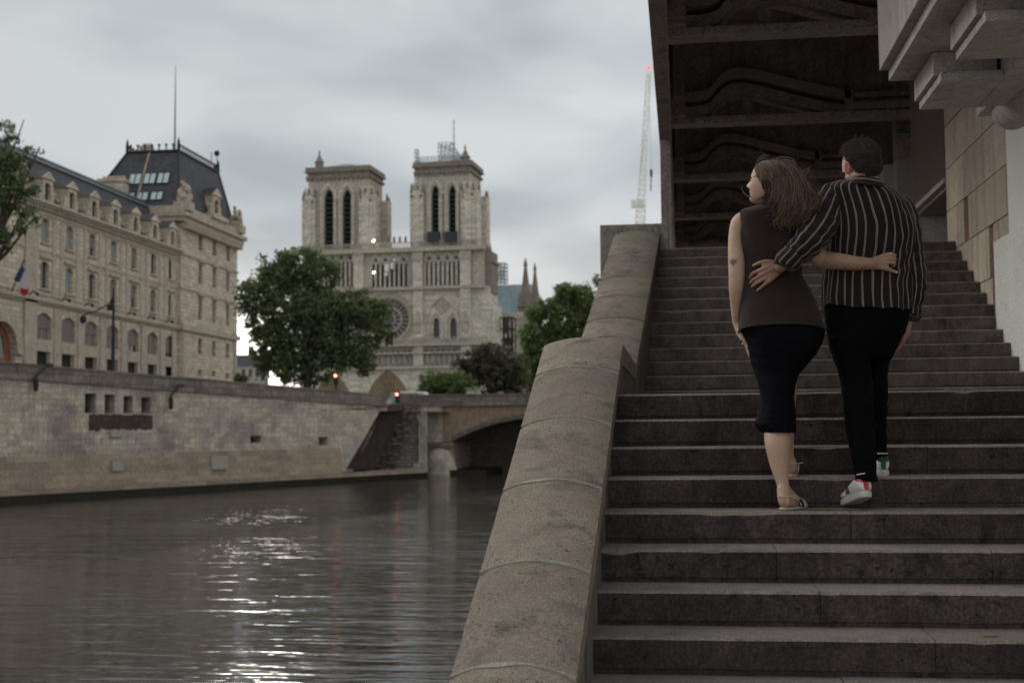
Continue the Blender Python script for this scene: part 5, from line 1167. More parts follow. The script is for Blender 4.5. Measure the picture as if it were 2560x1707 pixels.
# ================================================================== the couple
from mathutils.bvhtree import BVHTree
def catm(rows, n):
    rows = [np.array(r, float) for r in rows]; out = []
    for i in range(len(rows) - 1):
        p0, p1, p2, p3 = rows[max(i - 1, 0)], rows[i], rows[i + 1], rows[min(i + 2, len(rows) - 1)]
        for j in range(n):
            t = j / n; out.append(.5 * (2 * p1 + (p2 - p0) * t + (2 * p0 - 5 * p1 + 4 * p2 - p3) * t * t + (3 * p1 - p0 - 3 * p2 + p3) * t ** 3))
    return out + [rows[-1]]
def loft(rows, nd=6, n=96, ex=2.2, disp=None, uvs=None, close=True, inner=0):
    """rows: (xl, yl, xr, yr, Yc, ry). returns MB with uv; angle 0 = right, pi/2 = away, 3pi/2 = toward the camera"""
    mb = MB(); rr = catm(rows, nd); uv = []; V = 0
    prev = None
    for k, (xl, yl, xr, yr, Yc, ry) in enumerate(rr):
        L, Rr = at(xl, yl, Yc), at(xr, yr, Yc); C = (L + Rr) / 2; ax = (Rr - L) / 2
        if prev is not None: V += (C - prev).length
        prev = C
        for j in range(n + 1):
            a = 2 * math.pi * j / n; c, s = math.cos(a), math.sin(a)
            cc = math.copysign(abs(c) ** (2 / ex), c); ss = math.copysign(abs(s) ** (2 / ex), s)
            p = C + ax * cc + Vector((0, ry * ss, 0)); nrm = (ax.normalized() * c / max(ax.length, .01) * .1 + Vector((0, s / max(ry, .01) * .1, 0))).normalized()
            d = disp(a, k / (len(rr) - 1), p) if disp else 0
            mb.v.append(tuple(p + nrm * d)); uv.append((a / (2 * math.pi), V))
    m = n + 1
    for i in range(len(rr) - 1):
        for j in range(n): mb.f.append((i * m + j, i * m + j + 1, (i + 1) * m + j + 1, (i + 1) * m + j)); mb.m.append(0)
    mb.uv = uv; mb.nring = m; mb.rings = len(rr)
    return mb
def wr(p, sc, amp, seed=0, st=(1, 1, 1)):
    return amp * noise.fractal(Vector((p.x * sc * st[0] + seed, p.y * sc * st[1], p.z * sc * st[2])), .6, 2.1, 3)
def limb(mb, pts, n=16, nd=4):
    """pts: (x, y, Y, radius in photo pixels)"""
    rr = catm(pts, nd); mb.tube([at(r[0], r[1], r[2]) for r in rr], [r[3] * r[2] / 3311 for r in rr], n)
    for q in (rr[0], rr[-1]): mb.ball(at(q[0], q[1], q[2]), q[3] * q[2] / 3311 * .97, 12, 8)
def ltube(mb, P, rad, n=10, nd=4):
    rr = catm([(*p, r) for p, r in zip(P, rad)], nd); mb.tube([Vector(r[:3]) for r in rr], [r[3] for r in rr], n)
    for q in (rr[0], rr[-1]): mb.ball(Vector(q[:3]), q[3] * .98, 10, 7)
def remesh(mb, name, mat, parent, voxel=.0042, smooth=4, fac=.5):
    o = mb.build(name + '_src', mat, None, uv=False, fix=False); 
    r = o.modifiers.new('r', 'REMESH'); r.mode = 'VOXEL'; r.voxel_size = voxel; r.use_smooth_shade = True
    if smooth: s = o.modifiers.new('s', 'SMOOTH'); s.factor = fac; s.iterations = smooth
    dg = bpy.context.evaluated_depsgraph_get(); me = bpy.data.meshes.new_from_object(o.evaluated_get(dg)); bpy.data.objects.remove(o)
    me.transform(Matrix.Translation(-BASE[parent.name])); me.name = name
    me.polygons.foreach_set('use_smooth', [True] * len(me.polygons))
    if not me.materials: me.materials.append(MT[mat] if isinstance(mat, str) else mat)
    q = bpy.data.objects.new(name, me); COL.objects.link(q); q.parent = parent; BASE[q.name] = BASE[parent.name]; return q
def bvh_of(o):
    b = BASE[o.name]; return BVHTree.FromPolygons([v.co + b for v in o.data.vertices], [tuple(p.vertices) for p in o.data.polygons])
def hit(bvh, x, y, off=0.):
    d = ray(x, y).normalized(); h = bvh.ray_cast(Vector((0, 0, 0)), d)
    return None if h[0] is None else h[0] - d * off
def paint(o, fn, base):
    me = o.data; co = np.empty(len(me.vertices) * 3, np.float32); me.vertices.foreach_get('co', co); co = co.reshape(-1, 3) + np.array(BASE[o.name])
    col = np.tile(np.array((*base, 1.), np.float32), (len(co), 1)); fn(co, col)
    a = me.color_attributes.new('paint', 'FLOAT_COLOR', 'POINT'); a.data.foreach_set('color', col.ravel())
def blend(col, w, c): w = np.clip(w, 0, 1); col[:, :3] = col[:, :3] * (1 - w[:, None]) + np.array(c)[None] * w[:, None]
def sstep(a, b, x): t = np.clip((x - a) / (b - a), 0, 1); return t * t * (3 - 2 * t)
def skin_mat(name):
    t = NT(name, .48, .4); a = t.n('ShaderNodeAttribute', attribute_name='paint'); o = t.coord('Object')
    f = t.noise(o, 55, 4); c = t.mix(a.outputs['Color'], t.ramp(f, (.3, (.95, .92, .92)), (.7, (1.04, 1.06, 1.06))), 1., 'MULTIPLY')
    t.color(c); t.b.inputs['Subsurface Weight'].default_value = .12; t.b.inputs['Subsurface Radius'].default_value = (.012, .004, .002); t.b.inputs['Subsurface Scale'].default_value = .6
    t.bump(t.noise(o, 320, 2), .15, .0006); return t.m
MT['skin'] = skin_mat('skin')
def cloth(name, col, var=.12, weave=900, rough=.85, sheen=.3, bump=.25):
    t = NT(name, rough, .08); o = t.coord('Object'); f = t.noise(o, weave * .35, 2); f2 = t.noise(o, 7, 4)
    c = t.mix(t.ramp(f2, (.3, g(col, 1 - var)), (.7, g(col, 1 + var))), t.ramp(f, (.3, (.8, .8, .8)), (.7, (1.2, 1.2, 1.2))), .8, 'MULTIPLY'); t.color(c)
    t.b.inputs['Sheen Weight'].default_value = sheen; t.b.inputs['Sheen Roughness'].default_value = .5; t.bump(f, bump, .001); return t
MT['vest'] = cloth('brown_wool', (.032, .0215, .0205), sheen=.12).m; MT['black_jersey'] = cloth('black_jersey', (.0035, .0037, .0055), .2, sheen=.0).m; MT['black_twill'] = cloth('black_twill', (.0025, .0027, .003), .2, sheen=.0).m
def shirt_mat():
    t = cloth('striped_linen', (.022, .0145, .0135), sheen=.08)
    uv = t.coord('UV'); sp_ = t.n('ShaderNodeSeparateXYZ'); t.l.new(uv, sp_.inputs[0])
    fr = t.math('FRACT', sp_.outputs[0]); d = t.math('ABSOLUTE', t.math('SUBTRACT', fr, .5))          # 0 at the stripe
    pr_ = t.math('ABSOLUTE', t.math('SUBTRACT', d, .058)); line = t.math('LESS_THAN', pr_, .03)
    halo = t.math('MULTIPLY', t.math('LESS_THAN', d, .06), .3)
    o = t.coord('Object'); f = t.noise(o, 260, 2); line = t.math('MULTIPLY', line, t.ramp(f, (.25, (.55,) * 3), (.6, (1,) * 3)))
    old = t.b.inputs['Base Color'].links[0].from_socket; c = t.mix(old, (.12, .08, .075), halo); c = t.mix(c, (.33, .29, .275), line); t.color(c); return t.m
MT['shirt'] = shirt_mat()
def hair_mat(name, c1, c2, c3, rough=.5):
    t = NT(name, rough, .35); gi = t.n('ShaderNodeNewGeometry'); t.color(t.ramp(gi.outputs['Random Per Island'], (0, c1), (.55, c2), (1, c3))); return t.m
MT['hair_w'] = hair_mat('light_brown_hair', (.024, .014, .009), (.095, .058, .037), (.32, .215, .14)); MT['hair_m'] = hair_mat('dark_brown_hair', (.016, .011, .008), (.045, .03, .021), (.19, .13, .09), .6)
MT['hair_under'] = plain('shaded_under_hair', (.05, .032, .022), .9, fine=150, var=.5); MT['hair_under_m'] = plain('short_under_hair', (.022, .015, .011), .9, fine=260, var=.5, bump=.6)

# ---- head: contour stack in head space (f forward, s side, u up)
HROWS = [(.122, -.02, .022, .022), (.114, -.055, .05, .046), (.098, -.08, .072, .063), (.07, -.096, .088, .073), (.035, -.1, .095, .077), (0, -.095, .094, .077), (-.03, -.082, .092, .073), (-.05, -.062, .091, .067), (-.07, -.04, .088, .058), (-.09, -.02, .087, .043), (-.103, -.01, .078, .028), (-.11, 0, .062, .014)]
def head(mb, O, fw, k=1., chin=0., jaw=1.):
    fw = Vector(fw).normalized(); sd = Vector((fw.y, -fw.x, 0)).normalized(); up = sd.cross(fw).normalized()
    rows = catm(HROWS, 6); n = 72; vs = []
    def gs(x, c, w): return math.exp(-((x - c) / w) ** 2)
    for u, b, f, w in rows:
        for j in range(n):
            a = 2 * math.pi * j / n; c, s = math.cos(a), math.sin(a); e = 2 / 2.35
            ff = (f if c > 0 else -b) * math.copysign(abs(c) ** e, c); ss = w * math.copysign(abs(s) ** e, s) * (jaw if u < -.03 else 1)
            if c > 0:
                na = np.interp(u, [-.042, -.036, -.022, .0, .024, .03], [0, .014, .037, .022, .004, 0]); ff += na * gs(ss, 0, .009 + .006 * gs(u, -.028, .01))
                ff += .007 * gs(u, -.048, .0055) * gs(ss, 0, .02) + .006 * gs(u, -.06, .0055) * gs(ss, 0, .018) + (.006 + chin) * gs(u, -.088, .014) * gs(ss, 0, .022)
                ff += .005 * gs(u, .034, .009) * gs(abs(ss), .028, .022) - .013 * gs(u, .013, .011) * gs(abs(ss), .032, .014) + .004 * gs(u, -.02, .015) * gs(abs(ss), .045, .016) - .004 * gs(u, -.054, .0025) * gs(ss, 0, .022)
            vs.append(O + fw * ff * k + sd * ss * k + up * u * k)
    m = len(rows); fs = [(i * n + j, i * n + (j + 1) % n, (i + 1) * n + (j + 1) % n, (i + 1) * n + j) for i in range(m - 1) for j in range(n)] + [tuple(range(n))[::-1], tuple(range((m - 1) * n, m * n))]
    mb.add(vs, fs); return fw, sd, up
def ear(mb, c, fw, sd, up, k=1.):
    pts = []
    for i in range(15):
        a = -.6 + 4.6 * i / 14; pts.append(c + fw * (-.013 * math.cos(a) - .004) * k + up * (.028 * math.sin(a) + .004) * k + sd * (.014 + .006 * math.sin(a * .5)) * k)
    mb.tube(pts, [.0045 * k] * 15, 8); mb.ball(c - up * .02 * k + sd * .010 * k, .009 * k, 8, 6, sc=(.8, .8, 1.2))
    mb.tube([c + sd * .0, c + sd * .012 * k - fw * .006 * k], [.02 * k, .014 * k], 10); mb.tube([c + up * .014 * k, c + up * .014 * k + sd * .012 * k - fw * .006 * k], [.016 * k, .010 * k], 10)
TREAD3, TREAD4 = 3 * SH - C0, 4 * SH - C0

# ------------------------------------------------------------------ woman : clothes first, hands are laid on them
wom = thing('person', 'woman in a sleeveless brown top and black skirt looking left, one arm round the man', 'person', at(1958, 1262, 6.42))
def vd(a, t, p):
    d = wr(p, 7, .006, 1, (1, 1, .5)) + wr(p, 22, .0016, 5)
    bk = max(0, -math.sin(a))
    d += -.010 * bk * math.exp(-((a - 4.71) / .22) ** 2) * math.exp(-((t - .5) / .25) ** 2)                       # spine
    d += .012 * bk * math.exp(-((t - .27) / .09) ** 2) * (math.exp(-((a - 4.2) / .3) ** 2) + math.exp(-((a - 5.2) / .3) ** 2))   # shoulder blades
    d += .004 * math.exp(-((t - .62) / .03) ** 2) * math.cos(a * 7) - .003 * math.exp(-((t - .57) / .02) ** 2) * bk
    return d
vb = loft([(1922, 510, 1972, 517, 6.52, .05), (1900, 515, 1988, 522, 6.52, .062), (1876, 521, 2002, 530, 6.52, .08), (1856, 527, 2012, 541, 6.52, .09), (1850, 536, 2018, 552, 6.52, .098), (1850.5, 560, 2019, 575, 6.525, .106), (1853, 590, 2014, 600, 6.53, .108), (1858, 628, 2005, 640, 6.53, .104), (1863, 672, 2004, 672, 6.53, .098), (1863, 698, 2009, 698, 6.53, .1), (1859, 730, 2027, 732, 6.525, .11), (1853.5, 775, 2046, 772, 6.52, .124), (1848.5, 812, 2058, 808, 6.515, .133), (1846.5, 830, 2061, 827, 6.51, .136)], 7, 120, disp=vd)
for i_, p_ in enumerate(vb.v):      # the hem rises at the back and drops at the sides
    t_ = (i_ // vb.nring) / (vb.rings - 1); a_ = 2 * math.pi * (i_ % vb.nring) / (vb.nring - 1); w_ = max(0, (t_ - .78) / .22) ** 1.5
    vb.v[i_] = (p_[0], p_[1], p_[2] + w_ * (.03 * max(0, -math.sin(a_)) ** .7 - .006))
vest = vb.build('sleeveless_top', 'vest', wom, smooth=True, fix=False); so = vest.modifiers.new('t', 'SOLIDIFY'); so.thickness = .004; so.offset = -1
VB = bvh_of(vest)
def sk(a, t, p):
    d = wr(p, 9, .004, 3)
    kn = max(0, math.exp(-((t - .78) / .13) ** 2)); d += kn * .0028 * math.sin(p.z * 210 + 3 * math.sin(a * 2) + 5 * nz(p.x * 10, p.z * 12, 2)) * (.35 + .9 * nz(p.x * 12, p.z * 25, 5))
    d += .0012 * math.exp(-((t - .3) / .25) ** 2) * math.sin(p.z * 120 + 4 * math.cos(a) + 3 * nz(p.x * 9, 0, 4))
    d += .012 * max(0, -math.sin(a)) * math.exp(-((t - .2) / .12) ** 2) * (math.exp(-((a - 4.25) / .35) ** 2) + math.exp(-((a - 5.15) / .35) ** 2))
    return d
skb = loft([(1856, 800, 2050, 798, 6.52, .118), (1855, 822, 2058, 820, 6.52, .128), (1862, 838, 2060, 836, 6.52, .132), (1868, 855, 2055, 853, 6.52, .134), (1873.5, 883, 2041, 882, 6.52, .13), (1880, 909, 2020, 906, 6.515, .12), (1889, 940, 1997, 935, 6.51, .108), (1896, 960, 1988, 960, 6.495, .11), (1904, 992, 1983.5, 990, 6.49, .112), (1902, 1018, 1985, 1012, 6.49, .118), (1894, 1042, 1988, 1040, 6.485, .124), (1888, 1060, 1988.5, 1062, 6.48, .128), (1897, 1073, 1988, 1074, 6.48, .13), (1906, 1079, 1987, 1082, 6.48, .13)], 8, 110, disp=sk)
skirt = skb.build('skirt', 'black_jersey', wom, smooth=True, fix=False); so = skirt.modifiers.new('t', 'SOLIDIFY'); so.thickness = .004; so.offset = -1

# ------------------------------------------------------------------ man : clothes
man = thing('person', 'man in a dark striped shirt and black trousers seen from behind, hand on the woman', 'person', at(2160, 1262, 6.42))
def md(a, t, p):
    bk = max(0, -math.sin(a)); d = wr(p, 6, .010, 11, (1.3, 1, .6)) + wr(p, 18, .003, 15, (1, 1, .7))
    d += -.008 * bk * math.exp(-((a - 4.71) / .2) ** 2) + .012 * bk * math.exp(-((t - .27) / .1) ** 2) * (math.exp(-((a - 4.15) / .3) ** 2) + math.exp(-((a - 5.25) / .3) ** 2))
    # cloth bunches round the woman's arm, folds run from it to the right
    dd = math.exp(-((t - .62) / .05) ** 2); d += dd * (-.010 * bk + .007 * math.sin(a * 16 + 3 * t)) + .006 * math.sin(a * 9 + t * 5) * math.exp(-((t - .85) / .2) ** 2)
    d += .007 * math.exp(-((a - 5.45) / .25) ** 2) * math.sin((t - .3) * 60 + a * 6) * math.exp(-((t - .6) / .2) ** 2)
    return d
SR = [(2124, 452, 2200, 462, 6.58, .062), (2102, 455, 2216, 469, 6.585, .085), (2078, 460, 2240, 483, 6.59, .104), (2062, 467, 2262, 503, 6.6, .118), (2058, 480, 2274, 524, 6.6, .126), (2064, 512, 2282, 552, 6.6, .132), (2070, 560, 2285, 590, 6.6, .133), (2066, 618, 2284, 635, 6.6, .128), (2061, 660, 2280, 668, 6.6, .122), (2059, 690, 2278, 696, 6.6, .126), (2056, 735, 2276, 742, 6.6, .133), (2055.5, 756, 2275, 764, 6.6, .136), (2056, 768, 2275, 775, 6.6, .137)]
sb_ = loft(SR, 7, 140, disp=md)
uv2 = []
for (u, v), p in zip(sb_.uv, sb_.v):
    # about 34 stripes round the body; they lean a little to the right going down and wander with the folds
    uv2.append((u * 31 + .55 - (v * 1.15) - .35 * math.sin(v * 7) * .5 + .22 * nz(p[0] * 4, p[2] * 5, 3) + .1 * nz(p[0] * 14, p[2] * 12, 7), v))
sb_.uv = uv2
for i_, p_ in enumerate(sb_.v):
    t_ = (i_ // sb_.nring) / (sb_.rings - 1); a_ = 2 * math.pi * (i_ % sb_.nring) / (sb_.nring - 1); w_ = max(0, (t_ - .85) / .15) ** 1.5
    sb_.v[i_] = (p_[0], p_[1], p_[2] + w_ * (.018 * math.exp(-((a_ - 3.75) / .3) ** 2) - .004 + .004 * math.sin(a_ * 11)))
shirt = sb_.build('striped_shirt', 'shirt', man, smooth=True, fix=False); so = shirt.modifiers.new('t', 'SOLIDIFY'); so.thickness = .004; so.offset = -1
def sleeve(rows, name, parent, seed, nstr=9, sh=0., amp=.009):
    mb = MB(); rr = catm(rows, 8); n = 60; vs = []; uv = []; up = None; V = 0
    P = [at(r[0], r[1], r[2]) for r in rr]; k = len(P)
    for i, p in enumerate(P):
        d = (P[min(i + 1, k - 1)] - P[max(i - 1, 0)]).normalized()
        if up is None: up = Vector((0, 1, 0))
        a = d.cross(up).normalized(); b = a.cross(d).normalized(); up = b
        if i: V += (p - P[i - 1]).length
        r = rr[i][3] * rr[i][2] / 3311; ff = i / (k - 1)
        for j in range(n + 1):
            t = 2 * math.pi * j / n; q = p + (a * math.cos(t) + b * math.sin(t) * rr[i][4]) * r
            dd = wr(q, 11, amp, seed) + .0035 * math.sin(V * 95 + 3 * math.sin(t + seed) + 4 * nz(q.x * 8, q.z * 8, seed)) * (.4 + math.exp(-((ff - .75) / .25) ** 2))
            q = q + (q - p).normalized() * dd; vs.append(q); uv.append((j / n * nstr + sh + .15 * nz(q.x * 7, q.z * 7, seed), V))
    m = n + 1; mb.add(vs, [(i * m + j, i * m + j + 1, (i + 1) * m + j + 1, (i + 1) * m + j) for i in range(k - 1) for j in range(n)]); mb.uv = uv
    o = mb.build(name, 'shirt', parent, smooth=True, fix=False); s = o.modifiers.new('t', 'SOLIDIFY'); s.thickness = .0035; s.offset = -1; return o
sl = sleeve([(2096, 478, 6.6, 22, 1.1), (2080, 492, 6.585, 31, 1.1), (2066, 522, 6.55, 37, 1), (2052, 556, 6.5, 40, 1), (2031, 590, 6.44, 39, .95), (2007, 618, 6.395, 34, .9), (1988, 636, 6.38, 30, .9), (1976, 648, 6.375, 27, .95)], 'sleeve', shirt, 21, 11, .3)
cuff = sleeve([(1984, 638, 6.375, 27, 1), (1977, 646, 6.372, 30, 1), (1968, 655, 6.37, 29.5, 1), (1962, 662, 6.37, 28, 1), (1964, 660, 6.37, 25, 1)], 'rolled_cuff', sl, 25, 11, .1, .004)
sl2 = sleeve([(2245, 500, 6.62, 20, 1.2), (2256, 520, 6.62, 27, 1.3), (2268, 560, 6.63, 28, 1.3), (2277, 610, 6.63, 27, 1.3), (2284, 660, 6.62, 27, 1.3), (2289, 710, 6.61, 24, 1.3), (2287, 748, 6.6, 21, 1.2), (2281, 778, 6.6, 17, 1.2)], 'sleeve', shirt, 31, 11, .5, .007)
c2 = sleeve([(2283, 768, 6.6, 17, 1.2), (2283, 776, 6.6, 21, 1.2), (2281, 786, 6.6, 20, 1.2), (2280, 784, 6.6, 16, 1.2)], 'cuff', sl2, 35, 11, .5, .005)
# collar and yoke
co_ = loft([(2126, 446, 2196, 452, 6.555, .066), (2121, 455, 2209, 464, 6.55, .075), (2114, 464, 2216, 478, 6.55, .086)], 5, 80)
co_.uv = [(.12 + v * 24 + .05 * math.sin(u * 20), u) for u, v in co_.uv]; cl_ = co_.build('collar', 'shirt', shirt, smooth=True, fix=False); s = cl_.modifiers.new('t', 'SOLIDIFY'); s.thickness = .004
# trousers
tb = MB()
def closed_loft(mb, rows, nd=5, n=40, ex=2.1):
    l = loft(rows, nd, n, ex); m = n + 1; k = l.rings; base = len(mb.v)
    vs = [l.v[i * m + j] for i in range(k) for j in range(n)]; fs = [(i * n + j, i * n + (j + 1) % n, (i + 1) * n + (j + 1) % n, (i + 1) * n + j) for i in range(k - 1) for j in range(n)] + [tuple(range(n))[::-1], tuple(range((k - 1) * n, k * n))]; mb.add(vs, fs)
closed_loft(tb, [(2062, 735, 2270, 742, 6.6, .115), (2061, 778, 2271, 780, 6.6, .125), (2063, 815, 2268, 815, 6.6, .13), (2068, 850, 2250, 855, 6.6, .125), (2078, 885, 2236, 885, 6.6, .11), (2092, 900, 2228, 900, 6.6, .07)])
closed_loft(tb, [(2068, 845, 2170, 845, 6.58, .11), (2079, 885, 2174, 885, 6.57, .1), (2092, 925, 2178, 925, 6.55, .09), (2101, 961, 2182, 961, 6.53, .085), (2106, 1000, 2184, 1000, 6.5, .08), (2111, 1050, 2186, 1050, 6.46, .075), (2118, 1090, 2187, 1090, 6.43, .07), (2127, 1140, 2190, 1140, 6.39, .064), (2135, 1180, 2192.5, 1180, 6.365, .06), (2141, 1202, 2194, 1202, 6.35, .058)])
closed_loft(tb, [(2170, 845, 2254, 850, 6.62, .11), (2160, 885, 2232, 884, 6.66, .1), (2155, 930, 2219, 930, 6.7, .09), (2156, 982, 2220.5, 982, 6.72, .082), (2158, 1040, 2218, 1040, 6.72, .075), (2160, 1071, 2216, 1071, 6.71, .07), (2164, 1112, 2217.5, 1112, 6.7, .064), (2166, 1146, 2212, 1146, 6.69, .06)])
tro = remesh(tb, 'trousers', 'black_twill', man, .006, 6)
dm = tro.data
for v in dm.vertices:
    p = v.co + BASE[tro.name]; kn = math.exp(-((p.z + .02) / .16) ** 2) + .7 * math.exp(-((p.z + .33) / .1) ** 2) + .4
    v.co += v.normal * (.0028 * kn * math.sin(p.z * 95 + 5 * nz(p.x * 9, p.y * 9, 1) + p.x * 14) * (.5 + nz(p.x * 7, p.z * 9, 6)) + wr(p, 12, .003, 8))

# ------------------------------------------------------------------ skin meshes
wb = MB()
HWO = at(1921.5, 461, 6.535); HWF = Vector((-.885, .46, .2))
fwW, sdW, upW = head(wb, HWO, HWF, .93)
cE = HWO - sdW * .07 * .93 + fwW * -.004     # visible ear lies on the side turned to the camera
ear(wb, cE, fwW, -sdW, upW, .8)
NK = at(1936, 515, 6.54)
ltube(wb, [NK + Vector((0, 0, -.06)), NK, HWO + fwW * -.012 + Vector((0, 0, -.055))], [.06, .05, .052], 20)
closed_loft(wb, [(1905, 520, 1985, 528, 6.53, .05), (1875, 530, 2000, 545, 6.53, .07), (1862, 560, 2006, 575, 6.535, .085), (1868, 640, 1995, 645, 6.535, .08), (1874, 700, 1998, 700, 6.535, .08), (1868, 770, 2035, 770, 6.53, .1), (1870, 850, 2045, 850, 6.525, .11), (1885, 920, 2000, 920, 6.52, .1)])
limb(wb, [(1878, 546, 6.53, 16), (1856, 549, 6.535, 19), (1846, 562, 6.535, 20), (1839, 590, 6.53, 17.5), (1838.5, 620, 6.52, 18.5), (1841, 651, 6.51, 20.6), (1841.8, 690, 6.5, 20), (1840.5, 722, 6.505, 18.2), (1839.5, 762, 6.53, 13.5), (1839.5, 798, 6.55, 9.5), (1842, 812, 6.555, 9.5)], 24)
# left hand against the thigh, seen from its edge
def wfing(pts, mb=wb): limb(mb, pts, 10, 4)
wfing([(1841, 808, 6.555, 9), (1849, 828, 6.545, 10), (1857, 845, 6.53, 8.5)])
wfing([(1846, 818, 6.56, 7), (1856, 838, 6.56, 7), (1862, 850, 6.55, 6)])
wfing([(1857, 843, 6.52, 5), (1864, 858, 6.505, 4.6), (1868.5, 868, 6.5, 3.6)])
wfing([(1858, 845, 6.535, 5), (1865.5, 863, 6.525, 4.5), (1871, 880, 6.515, 4.2), (1873, 889, 6.515, 3.2)])
wfing([(1860, 846, 6.55, 5), (1868, 864, 6.54, 4.5), (1874, 884, 6.535, 4.0), (1875, 892, 6.535, 3.2)])
wfing([(1862, 848, 6.565, 4.6), (1870, 864, 6.56, 4.2), (1876, 880, 6.56, 3.4)])
wfing([(1847, 826, 6.525, 5), (1855, 842, 6.505, 5), (1862, 856, 6.5, 4.2), (1866, 864, 6.5, 3.4)])
# right arm round the man's back
MB_ = bvh_of(shirt)
def sy(x, y, off): h = hit(MB_, x, y); return (h.y if h else 6.5) - off
limb(wb, [(1996, 552, 6.54, 20), (2014, 566, 6.55, 22), (2024, 590, 6.55, 23), (2033, 620, 6.52, 23), (2042, 640, 6.48, 22.5), (2062, 650, sy(2075, 650, .038), 22.5), (2092, 653.5, sy(2092, 653, .034), 21.5), (2130, 657.5, sy(2130, 657, .03), 18.8), (2160, 659.3, sy(2160, 659, .026), 16), (2180, 659.5, sy(2180, 659, .022), 14.6)], 24)
P4 = lambda x, y: (2140 + x / 15.683, 610 + y / 15.683)
def onS(pts, bv, mb):   # pts: (x, y, radius px, extra lift)
    out = []
    for x, y, r, l in pts:
        h = hit(bv, x, y); Y = (h.y if h else 6.5) - r * 6.5 / 3311 - l; out.append((x, y, Y, r))
    limb(mb, out, 10, 4)
for a, b, r0, r1 in (((700, 660), (1190, 440), 11, 6.5), ((700, 720), (1230, 590), 11, 6.5), ((700, 800), (1240, 730), 11, 6.3), ((700, 900), (1200, 890), 9, 6)):
    onS([(*P4(*a), r0 * .8, .006), (*P4((a[0] + b[0]) / 2, (a[1] + b[1]) / 2), (r0 + r1) / 2 * .92, .007), (*P4(*b), r1, .008)], MB_, wb)
onS([(*P4(1180, 430), 5.4, .008), (*P4(1340, 415), 4.9, .012), (*P4(1500, 440), 4.6, .010), (*P4(1530, 450), 4.2, .003)], MB_, wb)
onS([(*P4(1230, 590), 5.4, .009), (*P4(1380, 575), 4.9, .014), (*P4(1520, 600), 4.7, .010), (*P4(1545, 615), 4.2, .002)], MB_, wb)
onS([(*P4(1240, 735), 5.2, .009), (*P4(1380, 735), 4.7, .014), (*P4(1515, 760), 4.5, .010), (*P4(1490, 850), 3.8, .004), (*P4(1465, 900), 3.2, .001)], MB_, wb)
onS([(*P4(1200, 400), 4.6, .002), (*P4(1330, 385), 4.3, .004), (*P4(1400, 378), 3.8, .002)], MB_, wb)
onS([(*P4(950, 900), 8, .004), (*P4(1150, 950), 7, .006), (*P4(1300, 1010), 5.4, .006), (*P4(1440, 1065), 4.6, .004), (*P4(1590, 1110), 4.0, .002)], MB_, wb)
# legs and feet
limb(wb, [(1950, 930, 6.52, 36), (1945, 1000, 6.5, 32), (1943, 1040, 6.465, 30), (1942.5, 1082, 6.43, 31.5), (1944.6, 1112, 6.405, 31), (1949, 1158, 6.38, 24.5), (1953, 1187, 6.36, 18.5), (1957, 1209, 6.345, 15), (1959, 1226, 6.335, 15.5)], 28)
HX = at(1960, 1250, 6.32).x
ltube(wb, [(HX - .002, 6.335, TREAD3 + .10), (HX, 6.315, TREAD3 + .055), (HX + .002, 6.305, TREAD3 + .04)], [.03, .031, .03], 16)
ltube(wb, [(HX, 6.31, TREAD3 + .042), (HX + .03, 6.36, TREAD3 + .045), (HX + .06, 6.41, TREAD3 + .035), (HX + .088, 6.455, TREAD3 + .025)], [.03, .033, .03, .02], 16)
ltube(wb, [(HX, 6.335, TREAD3 + .10), (HX + .022, 6.36, TREAD3 + .07), (HX + .05, 6.4, TREAD3 + .048)], [.03, .029, .026], 14)
HX2 = at(1979, 1175, 6.6).x
limb(wb, [(1955, 930, 6.55, 36), (1957, 1000, 6.6, 32), (1957, 1050, 6.62, 27), (1959, 1090, 6.62, 25), (1963, 1125, 6.62, 21), (1971, 1150, 6.61, 14.5)], 20)
ltube(wb, [at(1971, 1148, 6.61), Vector((HX2 - .005, 6.6, TREAD4 + .075)), Vector((HX2, 6.59, TREAD4 + .045))], [.028, .028, .03], 14)
ltube(wb, [(HX2, 6.59, TREAD4 + .042), (HX2 - .01, 6.66, TREAD4 + .04), (HX2 - .02, 6.76, TREAD4 + .025)], [.03, .031, .022], 14)
WB = remesh(wb, 'body', 'skin', wom, .0036, 4)
SKW = (.48, .325, .24)
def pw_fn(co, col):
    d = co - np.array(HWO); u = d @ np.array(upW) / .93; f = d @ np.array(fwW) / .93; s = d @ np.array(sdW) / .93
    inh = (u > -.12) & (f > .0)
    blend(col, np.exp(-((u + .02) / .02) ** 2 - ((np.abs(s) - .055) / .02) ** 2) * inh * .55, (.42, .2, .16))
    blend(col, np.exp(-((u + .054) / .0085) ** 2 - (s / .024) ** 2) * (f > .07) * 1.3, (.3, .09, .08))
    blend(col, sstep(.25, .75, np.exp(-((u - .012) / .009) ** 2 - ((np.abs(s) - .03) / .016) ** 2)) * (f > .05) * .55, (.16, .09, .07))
    X, Z = co[:, 0], co[:, 2]; arm = sstep(at(2030, 640, 6.5).x, at(2070, 640, 6.5).x, X); blend(col, arm * .7, (.3, .165, .11))  # right forearm painted browner, its shade put into the skin colour
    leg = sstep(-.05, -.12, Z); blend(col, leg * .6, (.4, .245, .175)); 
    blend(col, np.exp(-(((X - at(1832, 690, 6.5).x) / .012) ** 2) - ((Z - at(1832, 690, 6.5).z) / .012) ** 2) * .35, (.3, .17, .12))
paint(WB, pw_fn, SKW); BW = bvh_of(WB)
mb_ = MB()
mbod = MB(); HMO = at(2153, 425, 6.565); HMF = Vector((-.55, .835, .0))
fwM, sdM, upM = head(mbod, HMO, HMF, 1.0, .004, 1.08)
ear(mbod, HMO - sdM * .074 + fwM * .0, fwM, -sdM, upM, .98); ear(mbod, HMO + sdM * .074, fwM, sdM, upM, 1.1)
